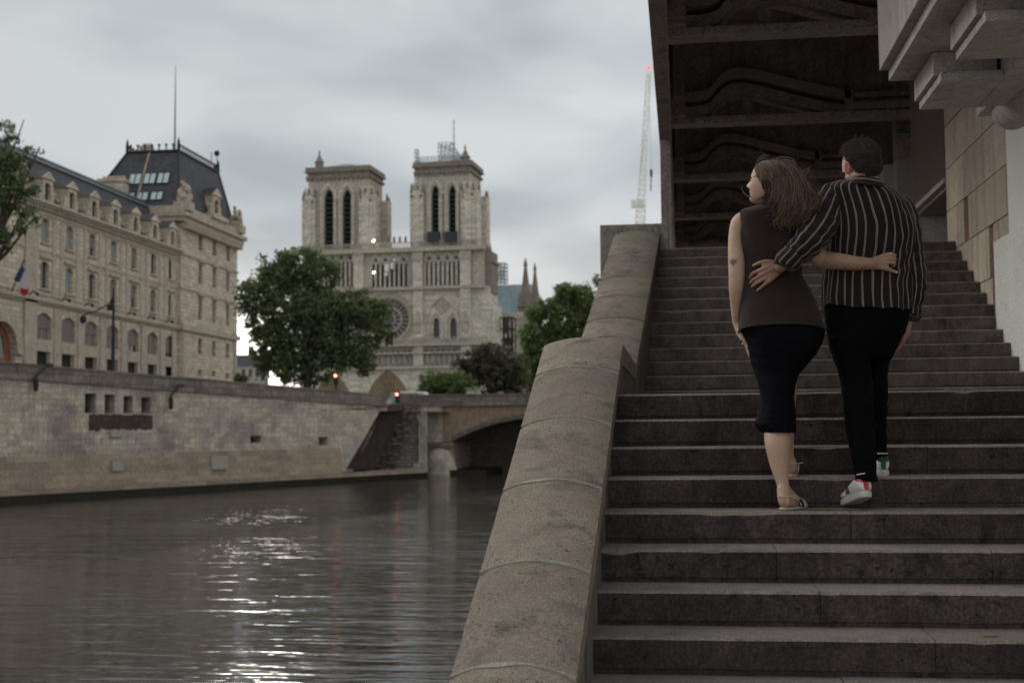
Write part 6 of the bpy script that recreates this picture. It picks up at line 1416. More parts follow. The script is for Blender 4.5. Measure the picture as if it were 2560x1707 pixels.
ltube(mbod, [at(2168, 490, 6.575), at(2163, 462, 6.57), at(2158, 432, 6.565)], [.075, .066, .062], 22)
closed_loft(mbod, [(2110, 480, 2235, 490, 6.6, .07), (2085, 520, 2262, 535, 6.6, .1), (2080, 640, 2265, 640, 6.6, .1), (2075, 760, 2262, 760, 6.6, .1), (2080, 850, 2240, 850, 6.6, .09)])
limb(mbod, [(2090, 500, 6.6, 22), (2056, 560, 6.5, 24), (2005, 622, 6.395, 22), (1975, 648, 6.375, 17), (1962, 660, 6.37, 15), (1952, 668, 6.375, 14.5)], 20)
limb(mbod, [(2248, 525, 6.62, 20), (2275, 650, 6.62, 20), (2278, 750, 6.6, 15), (2273, 790, 6.61, 10.5), (2266, 815, 6.62, 12), (2262, 832, 6.625, 12), (2256, 846, 6.63, 10)], 18)
for i, (dx, r) in enumerate(((0, 5), (-5, 5.2), (-10, 5), (6, 4.4))): limb(mbod, [(2262 + dx * .4, 838, 6.62 + i * .012, r + 1), (2255 + dx * .6, 855, 6.63 + i * .012, r), (2246 + dx * .5, 868, 6.64 + i * .012, r * .9), (2238 + dx * .3, 876, 6.65 + i * .012, r * .75)], 10)
P3 = lambda x, y: (1860 + x / 11.2, 620 + y / 11.2)
for a, b, r0, r1 in (((900, 470), (430, 640), 9, 6.8), ((930, 540), (480, 765), 11, 6.8), ((960, 600), (590, 860), 10, 6.6), ((990, 640), (700, 930), 9, 6.6), ((920, 440), (560, 480), 7.5, 6)):
    onS([(*P3(*a), r0, .004), (*P3((a[0] + b[0]) / 2, (a[1] + b[1]) / 2), (r0 + r1) / 2, .005), (*P3(*b), r1, .006)], VB, mbod)
def F3(pts): onS([(*P3(x, y), r, l) for x, y, r, l in pts], VB, mbod)
F3([(430, 640, 5.4, .008), (300, 690, 5.3, .012), (210, 760, 5.0, .008), (175, 830, 4.6, .002), (165, 860, 3.8, .0)])
F3([(480, 765, 5.4, .008), (330, 850, 5.1, .009), (230, 930, 4.8, .004), (185, 980, 4.0, .001)])
F3([(590, 860, 5.4, .008), (430, 940, 5.0, .009), (300, 1030, 4.8, .004), (230, 1085, 4.0, .001)])
F3([(700, 935, 5.2, .007), (570, 1030, 4.6, .007), (450, 1130, 4.4, .003), (375, 1195, 3.7, .001)])
F3([(860, 430, 7.5, .004), (680, 385, 6.6, .006), (530, 400, 6.0, .007), (400, 440, 5.6, .005), (265, 500, 4.8, .002)])
MBD = remesh(mbod, 'body', 'skin', man, .0036, 4)
def pm_fn(co, col):
    d = co - np.array(HMO); u = d @ np.array(upM); f = d @ np.array(fwM); s = d @ np.array(sdM)
    blend(col, sstep(-.02, -.04, u) * sstep(.02, .045, f) * .8, (.21, .1, .055))
    blend(col, np.exp(-((np.abs(s) - .088) / .012) ** 2 - (u / .035) ** 2 - (f / .03) ** 2) * .9, (.42, .11, .085))
    blend(col, sstep(-.03, -.01, u) * sstep(.03, .0, f) * (np.abs(s) < .08) * .8 * (f < .02), (.08, .05, .04))
    X, Z = co[:, 0], co[:, 2]; hd = sstep(at(1990, 660, 6.4).x, at(1975, 660, 6.4).x, X)
    kn = np.zeros(len(co))
    for x, y in ((430, 650), (480, 770), (590, 865), (700, 935), (310, 700), (340, 850), (440, 945), (570, 1035), (700, 760)):
        q = at(*P3(x, y), 6.43); kn += np.exp(-((X - q.x) ** 2 + (Z - q.z) ** 2) / .0065 ** 2)
    blend(col, np.clip(kn, 0, 1) * hd * .5, (.42, .2, .16))
    rh = sstep(at(2230, 800, 6.6).x, at(2240, 800, 6.6).x, X) * (Z < at(2260, 785, 6.6).z); blend(col, rh * .6, (.35, .16, .11))
paint(MBD, pm_fn, (.45, .305, .25)); BM = bvh_of(MBD)
# veins and tendons of the hand are in the surface; nails are thin plates
nailm = plain('nail', (.5, .36, .3), .3); nailw = plain('white_nail', (.75, .73, .7), .25)
def nail(bv, x, y, r, mat, host):
    h = hit(bv, x, y, .0003)
    if h is None: return
    m = MB(); m.ball(h, r, 8, 6, sc=(1, .35, 1)); m.build('nail', mat, host, smooth=True)
for x, y in ((178, 968), (222, 1075), (368, 1185), (262, 492)): nail(BM, *P3(x, y), .003, nailm, MBD)
for x, y, r in ((1360, 372, .0033), (1598, 1108, .0036)): nail(BW, *P4(x, y), r, nailw, WB)
for x, y in ((1866.5, 864), (1872, 887)): nail(BW, x, y, .0028, nailw, WB)
silver = plain('silver', (.6, .6, .62), .25, 1.)
def finger_ring(c, ax, r, host, gem=True):
    m = MB(); ax = Vector(ax).normalized(); e1 = ax.cross(Vector((0, 0, 1))).normalized(); e2 = ax.cross(e1); k = 20; cs = [c + (e1 * math.cos(2 * math.pi * i / k) + e2 * math.sin(2 * math.pi * i / k)) * r for i in range(k + 1)]
    m.tube(cs, .0013, 6, cap=False)
    if gem: m.ball(c - Vector((0, r, 0)), .0032, 7, 5)
    m.build('ring', silver, host)
h = hit(BW, *P4(1445, 748)); 
if h: finger_ring(h + Vector((0, .0088, 0)), (1, 0, -.1), .0098, WB)
h = hit(BW, 1856, 858) or at(1856, 858, 6.5); finger_ring(h + Vector((.006, .006, 0)), (.4, 0, -1), .0095, WB, False)
# tattoos: fine ink lines lying on the skin
ink = plain('tattoo_ink', (.045, .05, .055), .6)
def inkline(pts, bv, r, mb):
    hs = [hit(bv, x, y, .0002) for x, y in pts]; hs = [q for q in hs if q is not None]
    if len(hs) > 1: mb.tube(hs, r, 4)
A5 = lambda x, y: (1800 + x / 4.6125, 560 + y / 4.6125)
tm = MB(); c0_ = (148, 440); spokes = [(105, 400), (150, 395), (200, 405), (195, 450), (150, 498), (112, 470), (108, 430)]
for s_ in spokes: inkline([A5(c0_[0] + (s_[0] - c0_[0]) * f, c0_[1] + (s_[1] - c0_[1]) * f) for f in (.25, .5, .75, 1)], BW, .0007, tm)
for f in (.45, .7, .97):
    q = [(c0_[0] + (x - c0_[0]) * f, c0_[1] + (y - c0_[1]) * f) for x, y in spokes]; q += q[:1]; pl = []
    for (x0, y0), (x1_, y1) in zip(q, q[1:]):
        mx_, my_ = (x0 + x1_) / 2, (y0 + y1) / 2; mx_ += (c0_[0] - mx_) * .16; my_ += (c0_[1] - my_) * .16; pl += [(x0, y0), (mx_, my_)]
    inkline([A5(*p) for p in pl + q[:1]], BW, .0009 if f < .9 else .0006, tm)
for r_ in (.3, .38): inkline([A5(c0_[0] + 50 * r_ * (math.sin(t) ** 3), c0_[1] - 3 * r_ * (13 * math.cos(t) - 5 * math.cos(2 * t) - 2 * math.cos(3 * t)) * .95) for t in [2 * math.pi * i / 16 for i in range(17)]], BW, .0013, tm)
tm.build('tattoo', ink, WB)
tm = MB(); inkline([A5(*p) for p in ((165, 1080), (175, 1075), (185, 1085), (172, 1092), (165, 1080))], BW, .0006, tm); tm.build('tattoo', ink, WB)
tm = MB(); Z6 = lambda x, y: (1900 + x / 6.275, 1050 + y / 6.275); inkline([Z6(*p) for p in ((370, 545), (385, 560), (400, 580))], BW, .0007, tm); tm.build('scratch', plain('small_scratch', (.2, .06, .04), .6), WB)
# face details of the woman
def face_pt(f, s, u): return HWO + (fwW * f + sdW * s + upW * u) * .93
m = MB(); ec = face_pt(.078, -.032, .012); m.ball(ec, .0105, 12, 8); eye = m.build('eye', plain('eye_white', (.36, .33, .31), .25), WB, smooth=True)
m = MB(); m.ball(ec + fwW * .0058, .0062, 10, 8); m.build('iris', plain('dark_iris', (.04, .03, .025), .15), eye)
m = MB(); m.tube([face_pt(.0995, -.014, .0205), face_pt(.0945, -.026, .0245), face_pt(.0845, -.04, .0215), face_pt(.076, -.047, .016)], [.0012, .0016, .0014, .0008], 5); m.build('eyelashes', 'hair_m', WB)
pts = [hit(BW, *(lambda z: (1840 + z[0] / 6.817, 370 + z[1] / 6.817))(z), .0006) for z in ((300, 496), (318, 484), (345, 486), (372, 505))]; pts = [p for p in pts if p]
m = MB(); m.tube(pts, [.0012, .0022, .002, .0008][:len(pts)], 5); m.build('eyebrow', 'hair_m', WB)
def face_line(u0, pts_, r, nm, mt):      # a fold laid on the face surface, given as (forward, side, up) guesses pushed onto the skin
    out_ = []
    for s_, u_ in pts_:
        o_ = face_pt(.2, s_, u_); h_ = BW.ray_cast(o_, -fwW)
        if h_[0] is not None: out_.append(h_[0] + fwW * .0006)
    if len(out_) > 1: m_ = MB(); m_.tube(out_, r, 6); m_.build(nm, mt, WB, smooth=True)
lipm = plain('lip_skin', (.3, .1, .09), .4)
face_line(0, [(-.001, -.0475), (-.009, -.046), (-.018, -.049), (-.025, -.0515)], [.003, .0032, .0024, .0008], 'upper_lip', lipm)
face_line(0, [(-.001, -.0615), (-.010, -.061), (-.018, -.0575), (-.025, -.052)], [.0034, .0034, .0026, .0008], 'lower_lip', lipm)
face_line(0, [(-.001, -.0545), (-.010, -.0542), (-.019, -.053)], [.002, .002, .001], 'teeth', plain('tooth_white', (.6, .57, .52), .3))
face_line(0, [(-.006, -.034), (-.010, -.0335)], [.0022, .0018], 'nostril', plain('nostril_shadow', (.06, .02, .015), .8))
# ------------------------------------------------------------------ hair
def strand(vs, fs, pts, r0, r1=.0002, n=3):
    b = len(vs); k = len(pts); a = None
    for i, p in enumerate(pts):
        d = (pts[min(i + 1, k - 1)] - pts[max(i - 1, 0)]).normalized()
        a = d.cross(Vector((.3, 1, .2))).normalized(); c = a.cross(d); f = i / (k - 1); r = r0 * (1 - f ** 2.2) + r1
        for j in range(n): t = 2 * math.pi * j / n; vs.append(p + (a * math.cos(t) + c * math.sin(t)) * r)
    for i in range(k - 1):
        for j in range(n): fs.append((b + i * n + j, b + i * n + (j + 1) % n, b + (i + 1) * n + (j + 1) % n, b + (i + 1) * n + j))
Z1 = lambda x, y: (1840 + x / 6.817, 370 + y / 6.817)
G = [  # guide locks of the woman's hair: root to tip, as they fall over the side of the head turned to us
 ([(342, 352), (352, 400), (392, 466), (455, 560), (520, 640), (560, 760), (560, 860), (480, 915), (425, 925)], (6.56, 6.52, 6.50, 6.48, 6.47, 6.46, 6.455, 6.47, 6.49)),
 ([(366, 300), (400, 372), (462, 468), (560, 600), (600, 720), (630, 850), (620, 930), (590, 975), (560, 990)], (6.55, 6.50, 6.47, 6.46, 6.45, 6.44, 6.43, 6.425, 6.42)),
 ([(425, 262), (495, 362), (585, 500), (645, 640), (655, 780), (690, 900), (740, 1020), (735, 1130), (655, 1215)], (6.54, 6.48, 6.455, 6.445, 6.435, 6.425, 6.415, 6.41, 6.41)),
 ([(545, 232), (630, 366), (690, 520), (725, 680), (735, 830), (790, 980), (800, 1080), (730, 1210), (770, 1320)], (6.54, 6.475, 6.445, 6.435, 6.425, 6.415, 6.405, 6.4, 6.40)),
 ([(640, 220), (735, 358), (800, 520), (840, 690), (860, 850), (880, 1000), (850, 1130), (840, 1270), (900, 1370)], (6.54, 6.475, 6.44, 6.43, 6.42, 6.41, 6.40, 6.395, 6.40)),
 ([(760, 220), (850, 350), (920, 510), (970, 690), (980, 830), (1000, 980), (990, 1120), (940, 1250), (900, 1350)], (6.54, 6.48, 6.445, 6.43, 6.42, 6.41, 6.40, 6.395, 6.40)),
 ([(820, 225), (930, 345), (1030, 510), (1090, 700), (1110, 850), (1150, 990), (1150, 1120), (1120, 1230), (1080, 1320)], (6.55, 6.49, 6.455, 6.44, 6.43, 6.42, 6.41, 6.40, 6.40)),
 ([(870, 240), (990, 345), (1110, 510), (1180, 690), (1230, 830), (1310, 930), (1330, 1030), (1270, 1120), (1180, 1200)], (6.56, 6.51, 6.48, 6.46, 6.45, 6.44, 6.43, 6.41, 6.40)),
 ([(900, 250), (1020, 345), (1145, 490), (1220, 640), (1290, 770), (1380, 880), (1420, 960), (1360, 1050), (1300, 1100)], (6.58, 6.55, 6.52, 6.50, 6.48, 6.46, 6.44, 6.42, 6.41))]
GP = [catm([(*Z1(x, y), Y) for (x, y), Y in zip(p, Ys)], 3) for p, Ys in G]; GL = len(GP[0])
GT = 48; GRID = []
for j in range(GL):       # grid of points over the hair surface, pushed out wherever the head is in the way
    row = []
    for i in range(GT + 1):
        t = i / GT * (len(GP) - 1.0001); a = int(t); f = t - a; q = GP[a][j] * (1 - f) + GP[a + 1][j] * f
        h = hit(BW, q[0], q[1]); Y = q[2]
        if h is not None and h.y < Y + .012 and h.z > NK.z - .03: Y = h.y - .012
        row.append(at(q[0], q[1], Y))
    GRID.append(row)
def gpos(t, j):
    t = min(max(t / (len(GP) - 1), 0), .9999) * GT; i = int(t); return GRID[j][i].lerp(GRID[j][i + 1], t - i)
# soft volume beneath the locks
mb = MB(); k = len(GP); vs = []; NB = 2 * k + 6
for j in range(0, GL - 4):
    fr_ = [gpos(i * (k - 1.001) / (k + 2), j) + Vector((0, .006 + .012 * min(1, j / 8), 0)) for i in range(k + 3)]; a, b = fr_[0], fr_[-1]; c = (a + b) / 2; dep = .13 * (1 - .75 * j / GL)
    if j < 2: dep *= .7 + .15 * j
    bk_ = [b.lerp(a, i / (k + 2)) + Vector((0, dep * math.sin(math.pi * i / (k + 2)), 0)) for i in range(1, k + 2)]
    ring_ = fr_ + bk_; vs.append(ring_)
n_ = len(vs[0]); mb.add([p for r_ in vs for p in r_], [(i * n_ + j, i * n_ + (j + 1) % n_, (i + 1) * n_ + (j + 1) % n_, (i + 1) * n_ + j) for i in range(len(vs) - 1) for j in range(n_)] + [tuple(range(n_)), tuple(range((len(vs) - 1) * n_, len(vs) * n_))])
hairo = mb.build('hair', 'hair_under', wom, smooth=True)
hr = random.Random(21); vs, fs = [], []
for s_ in range(760):      # locks, each a bundle of strands that curl together
    t = hr.uniform(-.05, k - .95); ph = hr.uniform(0, 6.28); fq = hr.uniform(.22, .5); am = hr.choice([.006, .013, .022, .034]); dep = hr.uniform(-.014, .016); jit = hr.gauss(0, .35); cut = hr.choice([0, 0, 0, 2, 4, 7, 9]); ph2 = hr.uniform(0, 6.28)
    cen = []
    for j in range(GL - cut):
        f = j / (GL - 1); p = gpos(t + jit * f * 1.6 + .4 * f * math.sin(f * 6 + ph), j); w = am * f ** 1.3
        cen.append(p + Vector((w * math.sin(j * fq + ph), dep * min(1, f * 3) - .003 + w * .5 * math.cos(j * fq + ph), w * .9 * math.cos(j * fq * .8 + ph2))))
    sp0 = hr.uniform(.0015, .0045)
    for q in range(10):
        o_ = Vector((hr.gauss(0, sp0), hr.gauss(0, .0016), hr.gauss(0, .0012))); tw_ = hr.uniform(-1, 1)
        strand(vs, fs, [p + o_ * (1.15 - .85 * (i / GL)) + Vector((.0016 * math.sin(i * .5 + tw_ * 3), 0, 0)) for i, p in enumerate(cen)], hr.uniform(.00035, .0008))
mb = MB(); mb.add(vs, fs); mb.build('hair_locks', 'hair_w', hairo, smooth=True, uv=False, fix=False)
# crown of the head: strands combed back from the parting
vs, fs = [], []
def px3(pts, Ys, n=4): return [at(*Z1(q[0], q[1]), q[2]) for q in catm([(x, y, Y) for (x, y), Y in zip(pts, Ys)], n)]
for s_ in range(260):
    f = s_ / 260; x0 = 370 + 500 * f; y0 = 300 - 88 * math.sin(min(1, f * 1.5) * 1.57) + hr.uniform(-10, 18); L = hr.uniform(90, 260)
    strand(vs, fs, px3([(x0, y0), (x0 + L * .4, y0 - 10 - hr.uniform(0, 22) + 40 * f), (x0 + L, y0 + L * (.25 + .5 * f) + hr.uniform(-20, 20))], (6.55, 6.53, 6.5)), .0006)
wild = [([(370, 330), (375, 230), (430, 160), (500, 118)], .0011), ([(360, 345), (350, 260), (400, 170), (470, 130), (560, 125)], .0006), ([(400, 300), (420, 210), (480, 180), (560, 195), (640, 175)], .0008), ([(560, 235), (640, 190), (740, 165), (860, 185)], .0008), ([(600, 230), (700, 180), (830, 180), (960, 170), (1010, 230)], .0008),
 ([(650, 230), (740, 150), (850, 150), (960, 200), (1010, 290)], .0005), ([(800, 230), (900, 210), (990, 240), (1030, 300)], .0007), ([(900, 260), (980, 240), (1020, 300), (1000, 360), (1060, 390), (1085, 340), (1040, 310), (1000, 330)], .0006),
 ([(1040, 420), (1110, 450), (1180, 370), (1240, 360), (1230, 420), (1180, 470)], .0008), ([(1100, 460), (1190, 480), (1180, 400), (1190, 560), (1170, 640)], .0006), ([(1150, 540), (1240, 560), (1275, 620), (1230, 700), (1240, 760)], .0007), ([(1200, 680), (1280, 660), (1340, 580), (1375, 510)], .0008), ([(1260, 780), (1350, 720), (1420, 670), (1465, 620)], .0006), ([(1240, 740), (1310, 700), (1320, 680)], .0005),
 ([(1280, 820), (1360, 800), (1420, 760), (1500, 700)], .0006), ([(330, 400), (320, 340), (350, 290), (290, 240)], .0003), ([(560, 160), (450, 60), (420, 30)], .0003)]
for pts, r_ in wild:
    for q in range(4):
        r_ = min(r_, .0006); j_ = [(x + hr.gauss(0, 9) * min(1, i), y + hr.gauss(0, 9) * min(1, i)) for i, (x, y) in enumerate(pts)]; strand(vs, fs, px3(j_, [6.52 - .01 * i for i in range(len(j_))], 5), r_ * hr.uniform(.5, 1.1))
for q in range(100):     # loose fringe along the right outline and the crown
    f = hr.random(); j0 = int(f * (GL - 8)); p = gpos(k - 1.01 - hr.uniform(0, .3), j0); out = Vector((hr.uniform(.01, .05), hr.uniform(-.02, .02), hr.uniform(-.01, .045))); c1 = p + out * .5 + Vector((0, 0, -.008)); strand(vs, fs, [p, p.lerp(c1, .5), c1, c1 + out * .35 + Vector((0, 0, hr.uniform(0, .012))), c1 + out * hr.uniform(.4, .7) + Vector((0, 0, hr.uniform(-.02, .03)))], .00028)
for q in range(26):      # the curl blown in front of the chin
    o_ = (hr.gauss(0, 5), hr.gauss(0, 5)); strand(vs, fs, px3([(262 + o_[0] * .4, 840 + o_[1] * .4), (205 + o_[0], 822 + o_[1]), (140 + o_[0], 765 + o_[1]), (95 + o_[0] * .8, 700 + o_[1] * .6), (112, 640 + hr.uniform(-12, 12))], (6.5, 6.5, 6.5, 6.5, 6.5), 5), .0007)
mb = MB(); mb.add(vs, fs); mb.build('loose_hair', 'hair_w', hairo, smooth=True, uv=False, fix=False)

# the man's short hair
def hp(f, s, u): return HMO + fwM * f + sdM * s + upM * u
mb = MB(); rows = catm(HROWS, 5); n = 64; vs = []; keep = []
for i, (u, b, f, w) in enumerate(rows):
    for j in range(n):
        a = 2 * math.pi * j / n; c, s = math.cos(a), math.sin(a); e = 2 / 2.2; ff = (f if c > 0 else -b) * math.copysign(abs(c) ** e, c); ss = w * math.copysign(abs(s) ** e, s)
        line = -.045 if c < -.55 else (-.045 + .075 * (c + .55) / .6 if c < .05 else .03 + .055 * min(1, (c - .05) / .5)); vol = .009 * sstep(line, line + .05, u) * (1 + .3 * max(0, u / .12)) + .001
        p = Vector((ff, ss, u)); q = p * (1 + vol / max(p.length, .05)); q += p.normalized() * (.004 * nz(q.x * 45, q.y * 45, q.z * 45) * (vol > .006)); vs.append(hp(q.x, q.y, q.z)); keep.append(u >= line - .004)
fs = [(i * n + j, i * n + (j + 1) % n, (i + 1) * n + (j + 1) % n, (i + 1) * n + j) for i in range(len(rows) - 1) for j in range(n)]
fs = [f_ for f_ in fs if all(keep[q] for q in f_)] + [tuple(range(n))[::-1]]
mb.add(vs, fs); hm = mb.build('hair', 'hair_under_m', man, smooth=True, fix=False)
cand = [(Vector(vs[f_[0]]) - Vector((0, 0, 0)), f_[0]) for f_ in fs if len(f_) == 4]; HB = Vector(HMO); vs2, fs2 = [], []
for q in range(11000):
    p, idx = hr.choice(cand); i = idx // n; u = rows[i][0]; p = p + Vector((hr.gauss(0, .003), hr.gauss(0, .003), hr.gauss(0, .003))); nrm = (p - HB).normalized()
    top = min(1, max(0, (u + .01) / .1)); L = .007 + .04 * top * hr.uniform(.5, 1.1)
    flow = (fwM * .55 * top + Vector((-.25, 0, 0)) * top + upM * (.55 * top - .5 * (1 - top)) + nrm * (.08 + .22 * top) + Vector((hr.gauss(0, .16), hr.gauss(0, .16), hr.gauss(0, .16)))).normalized()
    flow = (flow - nrm * max(0, flow.dot(nrm) - .3)).normalized()
    cv = Vector((hr.gauss(0, .25), hr.gauss(0, .25), -.35 * top)); b0 = p - nrm * .004
    strand(vs2, fs2, [b0, b0 + flow * L * .4, b0 + flow * L * .75 + cv * L * .15, b0 + flow * L + cv * L * .35], .00045, .0001)
tufts = [((640, 190), (612, 110), (632, 45)), ((700, 150), (735, 100), (752, 45)), ((740, 150), (755, 90), (748, 50)), ((420, 330), (370, 340), (342, 372)), ((430, 360), (375, 390), (365, 440)), ((560, 230), (540, 190), (600, 180)), ((820, 140), (870, 100), (930, 105)), ((1080, 300), (1130, 340), (1150, 400)), ((480, 300), (440, 270), (400, 300)), ((880, 180), (950, 190), (900, 250))]
M2 = lambda x, y: (2060 + x / 7.84, 330 + y / 7.84)
for tf in tufts:
    for q in range(14):
        gx, gy = hr.gauss(0, 22), hr.gauss(0, 14); strand(vs2, fs2, [at(M2(x, y)[0], M2(x, y)[1], 6.53) for x, y in catm([(x + gx * (1 - .45 * i), y + gy * (1 - .4 * i) + hr.uniform(0, 22) * (i == 2)) for i, (x, y) in enumerate(tf)], 4)], .00028)
mb = MB(); mb.add(vs2, fs2); mb.build('hair_tufts', 'hair_m', hm, smooth=True, uv=False, fix=False)
vs2, fs2 = [], []        # beard on the cheek and jaw
for q in range(900):
    u = hr.uniform(-.1, -.028); s = hr.uniform(-.08, .02); f = hr.uniform(.02, .1); d = ray(2101 + hr.uniform(-3, 12), hr.uniform(430, 455)); hh = BM.ray_cast(Vector((0, 0, 0)), d.normalized())
    if hh[0] is None: continue
    p = hh[0]; fl_ = (hh[1] * .6 + Vector((hr.gauss(0, .3), hr.gauss(0, .3), -.6 + hr.gauss(0, .2)))).normalized()
    if (p - HMO).dot(fwM) < .03: continue
    strand(vs2, fs2, [p, p + fl_ * .004, p + fl_ * .009], .0004)
if vs2: mb = MB(); mb.add(vs2, fs2); mb.build('beard', hair_mat('ginger_beard', (.1, .045, .02), (.2, .09, .045), (.3, .15, .08)), man, smooth=True, uv=False, fix=False)

# ------------------------------------------------------------------ shoes
leather = plain('white_leather', (.6, .62, .6), .4, fine=60, var=.06); rubber = plain('scuffed_rubber', (.5, .5, .47), .7, fine=25, var=.14)
redm = plain('red_snake_leather', (.55, .03, .03), .22, spec=.7, fine=500, var=.35, bump=.5); greenm = plain('green_leather', (.01, .06, .035), .3); stripeg = plain('green_ribbon', (.01, .05, .03), .7)
def shoe_frame(heel, fwd, pitch):
    f = Vector((fwd[0], fwd[1], 0)).normalized(); s = Vector((f.y, -f.x, 0)); f2 = f * math.cos(pitch) - Vector((0, 0, 1)) * math.sin(pitch); u = s.cross(f2).normalized()
    return lambda a, b, c: Vector(heel) + f2 * a + s * b + u * c
def sneaker(lab, P, L, tabmat, host, flip=1, toeflat=None):
    rows = [(.0, .022, .062), (.012, .03, .078), (.04, .036, .086), (.1, .039, .082), (.13, .040, .078), (.17, .043, .062), (.2, .047, .05), (.235, .046, .042), (.265, .038, .033), (.283, .02, .022)]
    rows = catm(rows, 4); n = 28; vs = []
    for t, w, h in rows:
        for j in range(n):
            a = 2 * math.pi * j / n; c, s = math.cos(a), math.sin(a); lean = 1 - .32 * max(0, s); vs.append(P(t * L / .285 + (.012 * max(0, s) if t < .03 else 0), w * math.copysign(abs(c) ** .8, c) * lean, .024 + (h - .0) * (.5 + .5 * math.copysign(abs(s) ** .8, s)) * .95))
    k_ = len(rows); mb = MB(); mb.add(vs, [(i * n + j, i * n + (j + 1) % n, (i + 1) * n + (j + 1) % n, (i + 1) * n + j) for i in range(k_ - 1) for j in range(n)] + [tuple(range(n))[::-1], tuple(range((k_ - 1) * n, k_ * n))])
    sh = mb.build('shoe', leather, host, smooth=True)
    mb = MB(); vs = []
    for z, e in ((0, -.002), (.006, .002), (.026, .003), (.028, .0)):
        for i in range(40):
            a = 2 * math.pi * i / 40; t = .5 - .5 * math.cos(a); w = float(np.interp(t, [0, .04, .12, .3, .45, .7, .85, .95, 1], [.006, .022, .032, .036, .037, .046, .044, .03, .006])); vs.append(P(-.003 + t * (L + .008), (w + e) * (1 if math.sin(a) >= 0 else -1) * min(1, abs(math.sin(a)) * 4 + .0), z))
    mb.add(vs, [(i * 40 + j, i * 40 + (j + 1) % 40, (i + 1) * 40 + (j + 1) % 40, (i + 1) * 40 + j) for i in range(3) for j in range(40)] + [tuple(range(40))[::-1], tuple(range(120, 160))]); mb.build('sole', rubber, sh, smooth=True).modifiers.new('e', 'EDGE_SPLIT').split_angle = R(40)
    # coloured heel tab: cap round the top of the heel and a strip down the back
    mb = MB(); vs = []
    for i in range(9):
        a = math.pi * (i / 8 - .5); 
        for z in (.078, .09, .102, .108): r_ = .031 if z < .105 else .029; vs.append(P(.034 - .038 * math.cos(a), r_ * math.sin(a) * 1.02, z - .018 * abs(math.sin(a)) * (z < .1)))
    mb.add(vs, [(i * 4 + j, (i + 1) * 4 + j, (i + 1) * 4 + j + 1, i * 4 + j + 1) for i in range(8) for j in range(3)])
    mb.add([P(-.0035 + d, b, z) for z, d in ((.03, .0), (.055, -.001), (.08, .0)) for b in (-.011, .011)], [(0, 1, 3, 2), (2, 3, 5, 4)]); tb_ = mb.build('heel_tab', tabmat, sh, smooth=True); q_ = tb_.modifiers.new('d', 'SUBSURF'); q_.subdivision_type = 'SIMPLE'; q_.levels = 2; q_.render_levels = 2; w_ = tb_.modifiers.new('w', 'SHRINKWRAP'); w_.target = sh; w_.wrap_method = 'NEAREST_SURFACEPOINT'; w_.offset = .0022
    mb = MB(); mb.tube([P(.034 - .034 * math.cos(math.pi * (i / 8 - .5)), .028 * math.sin(math.pi * (i / 8 - .5)), .108) for i in range(9)] , .003, 6); mb.build('collar_piping', leather, sh, smooth=True)
    for q, (t0, t1, mt) in enumerate(((.125, .138, stripeg), (.138, .151, redm), (.151, .164, stripeg))):
        mb = MB(); vs = []
        for t in (t0, t1):
            w = float(np.interp(t, [.1, .17], [.0415, .046])); 
            for z, e in ((.032, .004), (.045, .0045), (.06, .001), (.07, -.008)): vs.append(P(t, flip * (w + e), z))
        mb.add(vs, [(j, j + 1, 4 + j + 1, 4 + j) for j in range(3)]); o_ = mb.build('side_stripe', mt, sh); q_ = o_.modifiers.new('d', 'SUBSURF'); q_.subdivision_type = 'SIMPLE'; q_.levels = 2; q_.render_levels = 2; w_ = o_.modifiers.new('w', 'SHRINKWRAP'); w_.target = sh; w_.offset = .0014
    return sh
hx = at(2170, 1250, 6.27); heel = Vector((hx.x, 6.285, TREAD3 + .062)); Ps = shoe_frame(heel, (-.22, .975), R(12.5)); sneaker('', Ps, .285, redm, man, -1)
mb = MB(); ltube(mb, [Ps(.05, 0, .06), Ps(.045, 0, .11), at(2168, 1200, 6.35), at(2166, 1185, 6.37)], [.03, .029, .03, .03], 14); mb.build('sock', 'black_jersey', man, smooth=True)
hx = at(2209, 1180, 6.62); P2 = shoe_frame(Vector((hx.x, 6.62, TREAD4 + .001)), (-.05, 1), 0); sneaker('', P2, .285, greenm, man, -1)
mb = MB(); ltube(mb, [P2(.05, 0, .06), P2(.045, 0, .11), at(2196, 1142, 6.68), at(2192, 1130, 6.69)], [.03, .03, .033, .033], 14); mb.build('sock', 'black_jersey', man, smooth=True)
cream = plain('cream_leather', (.46, .4, .34), .5, fine=80, var=.08); black = plain('black_leather', (.012, .012, .012), .4)
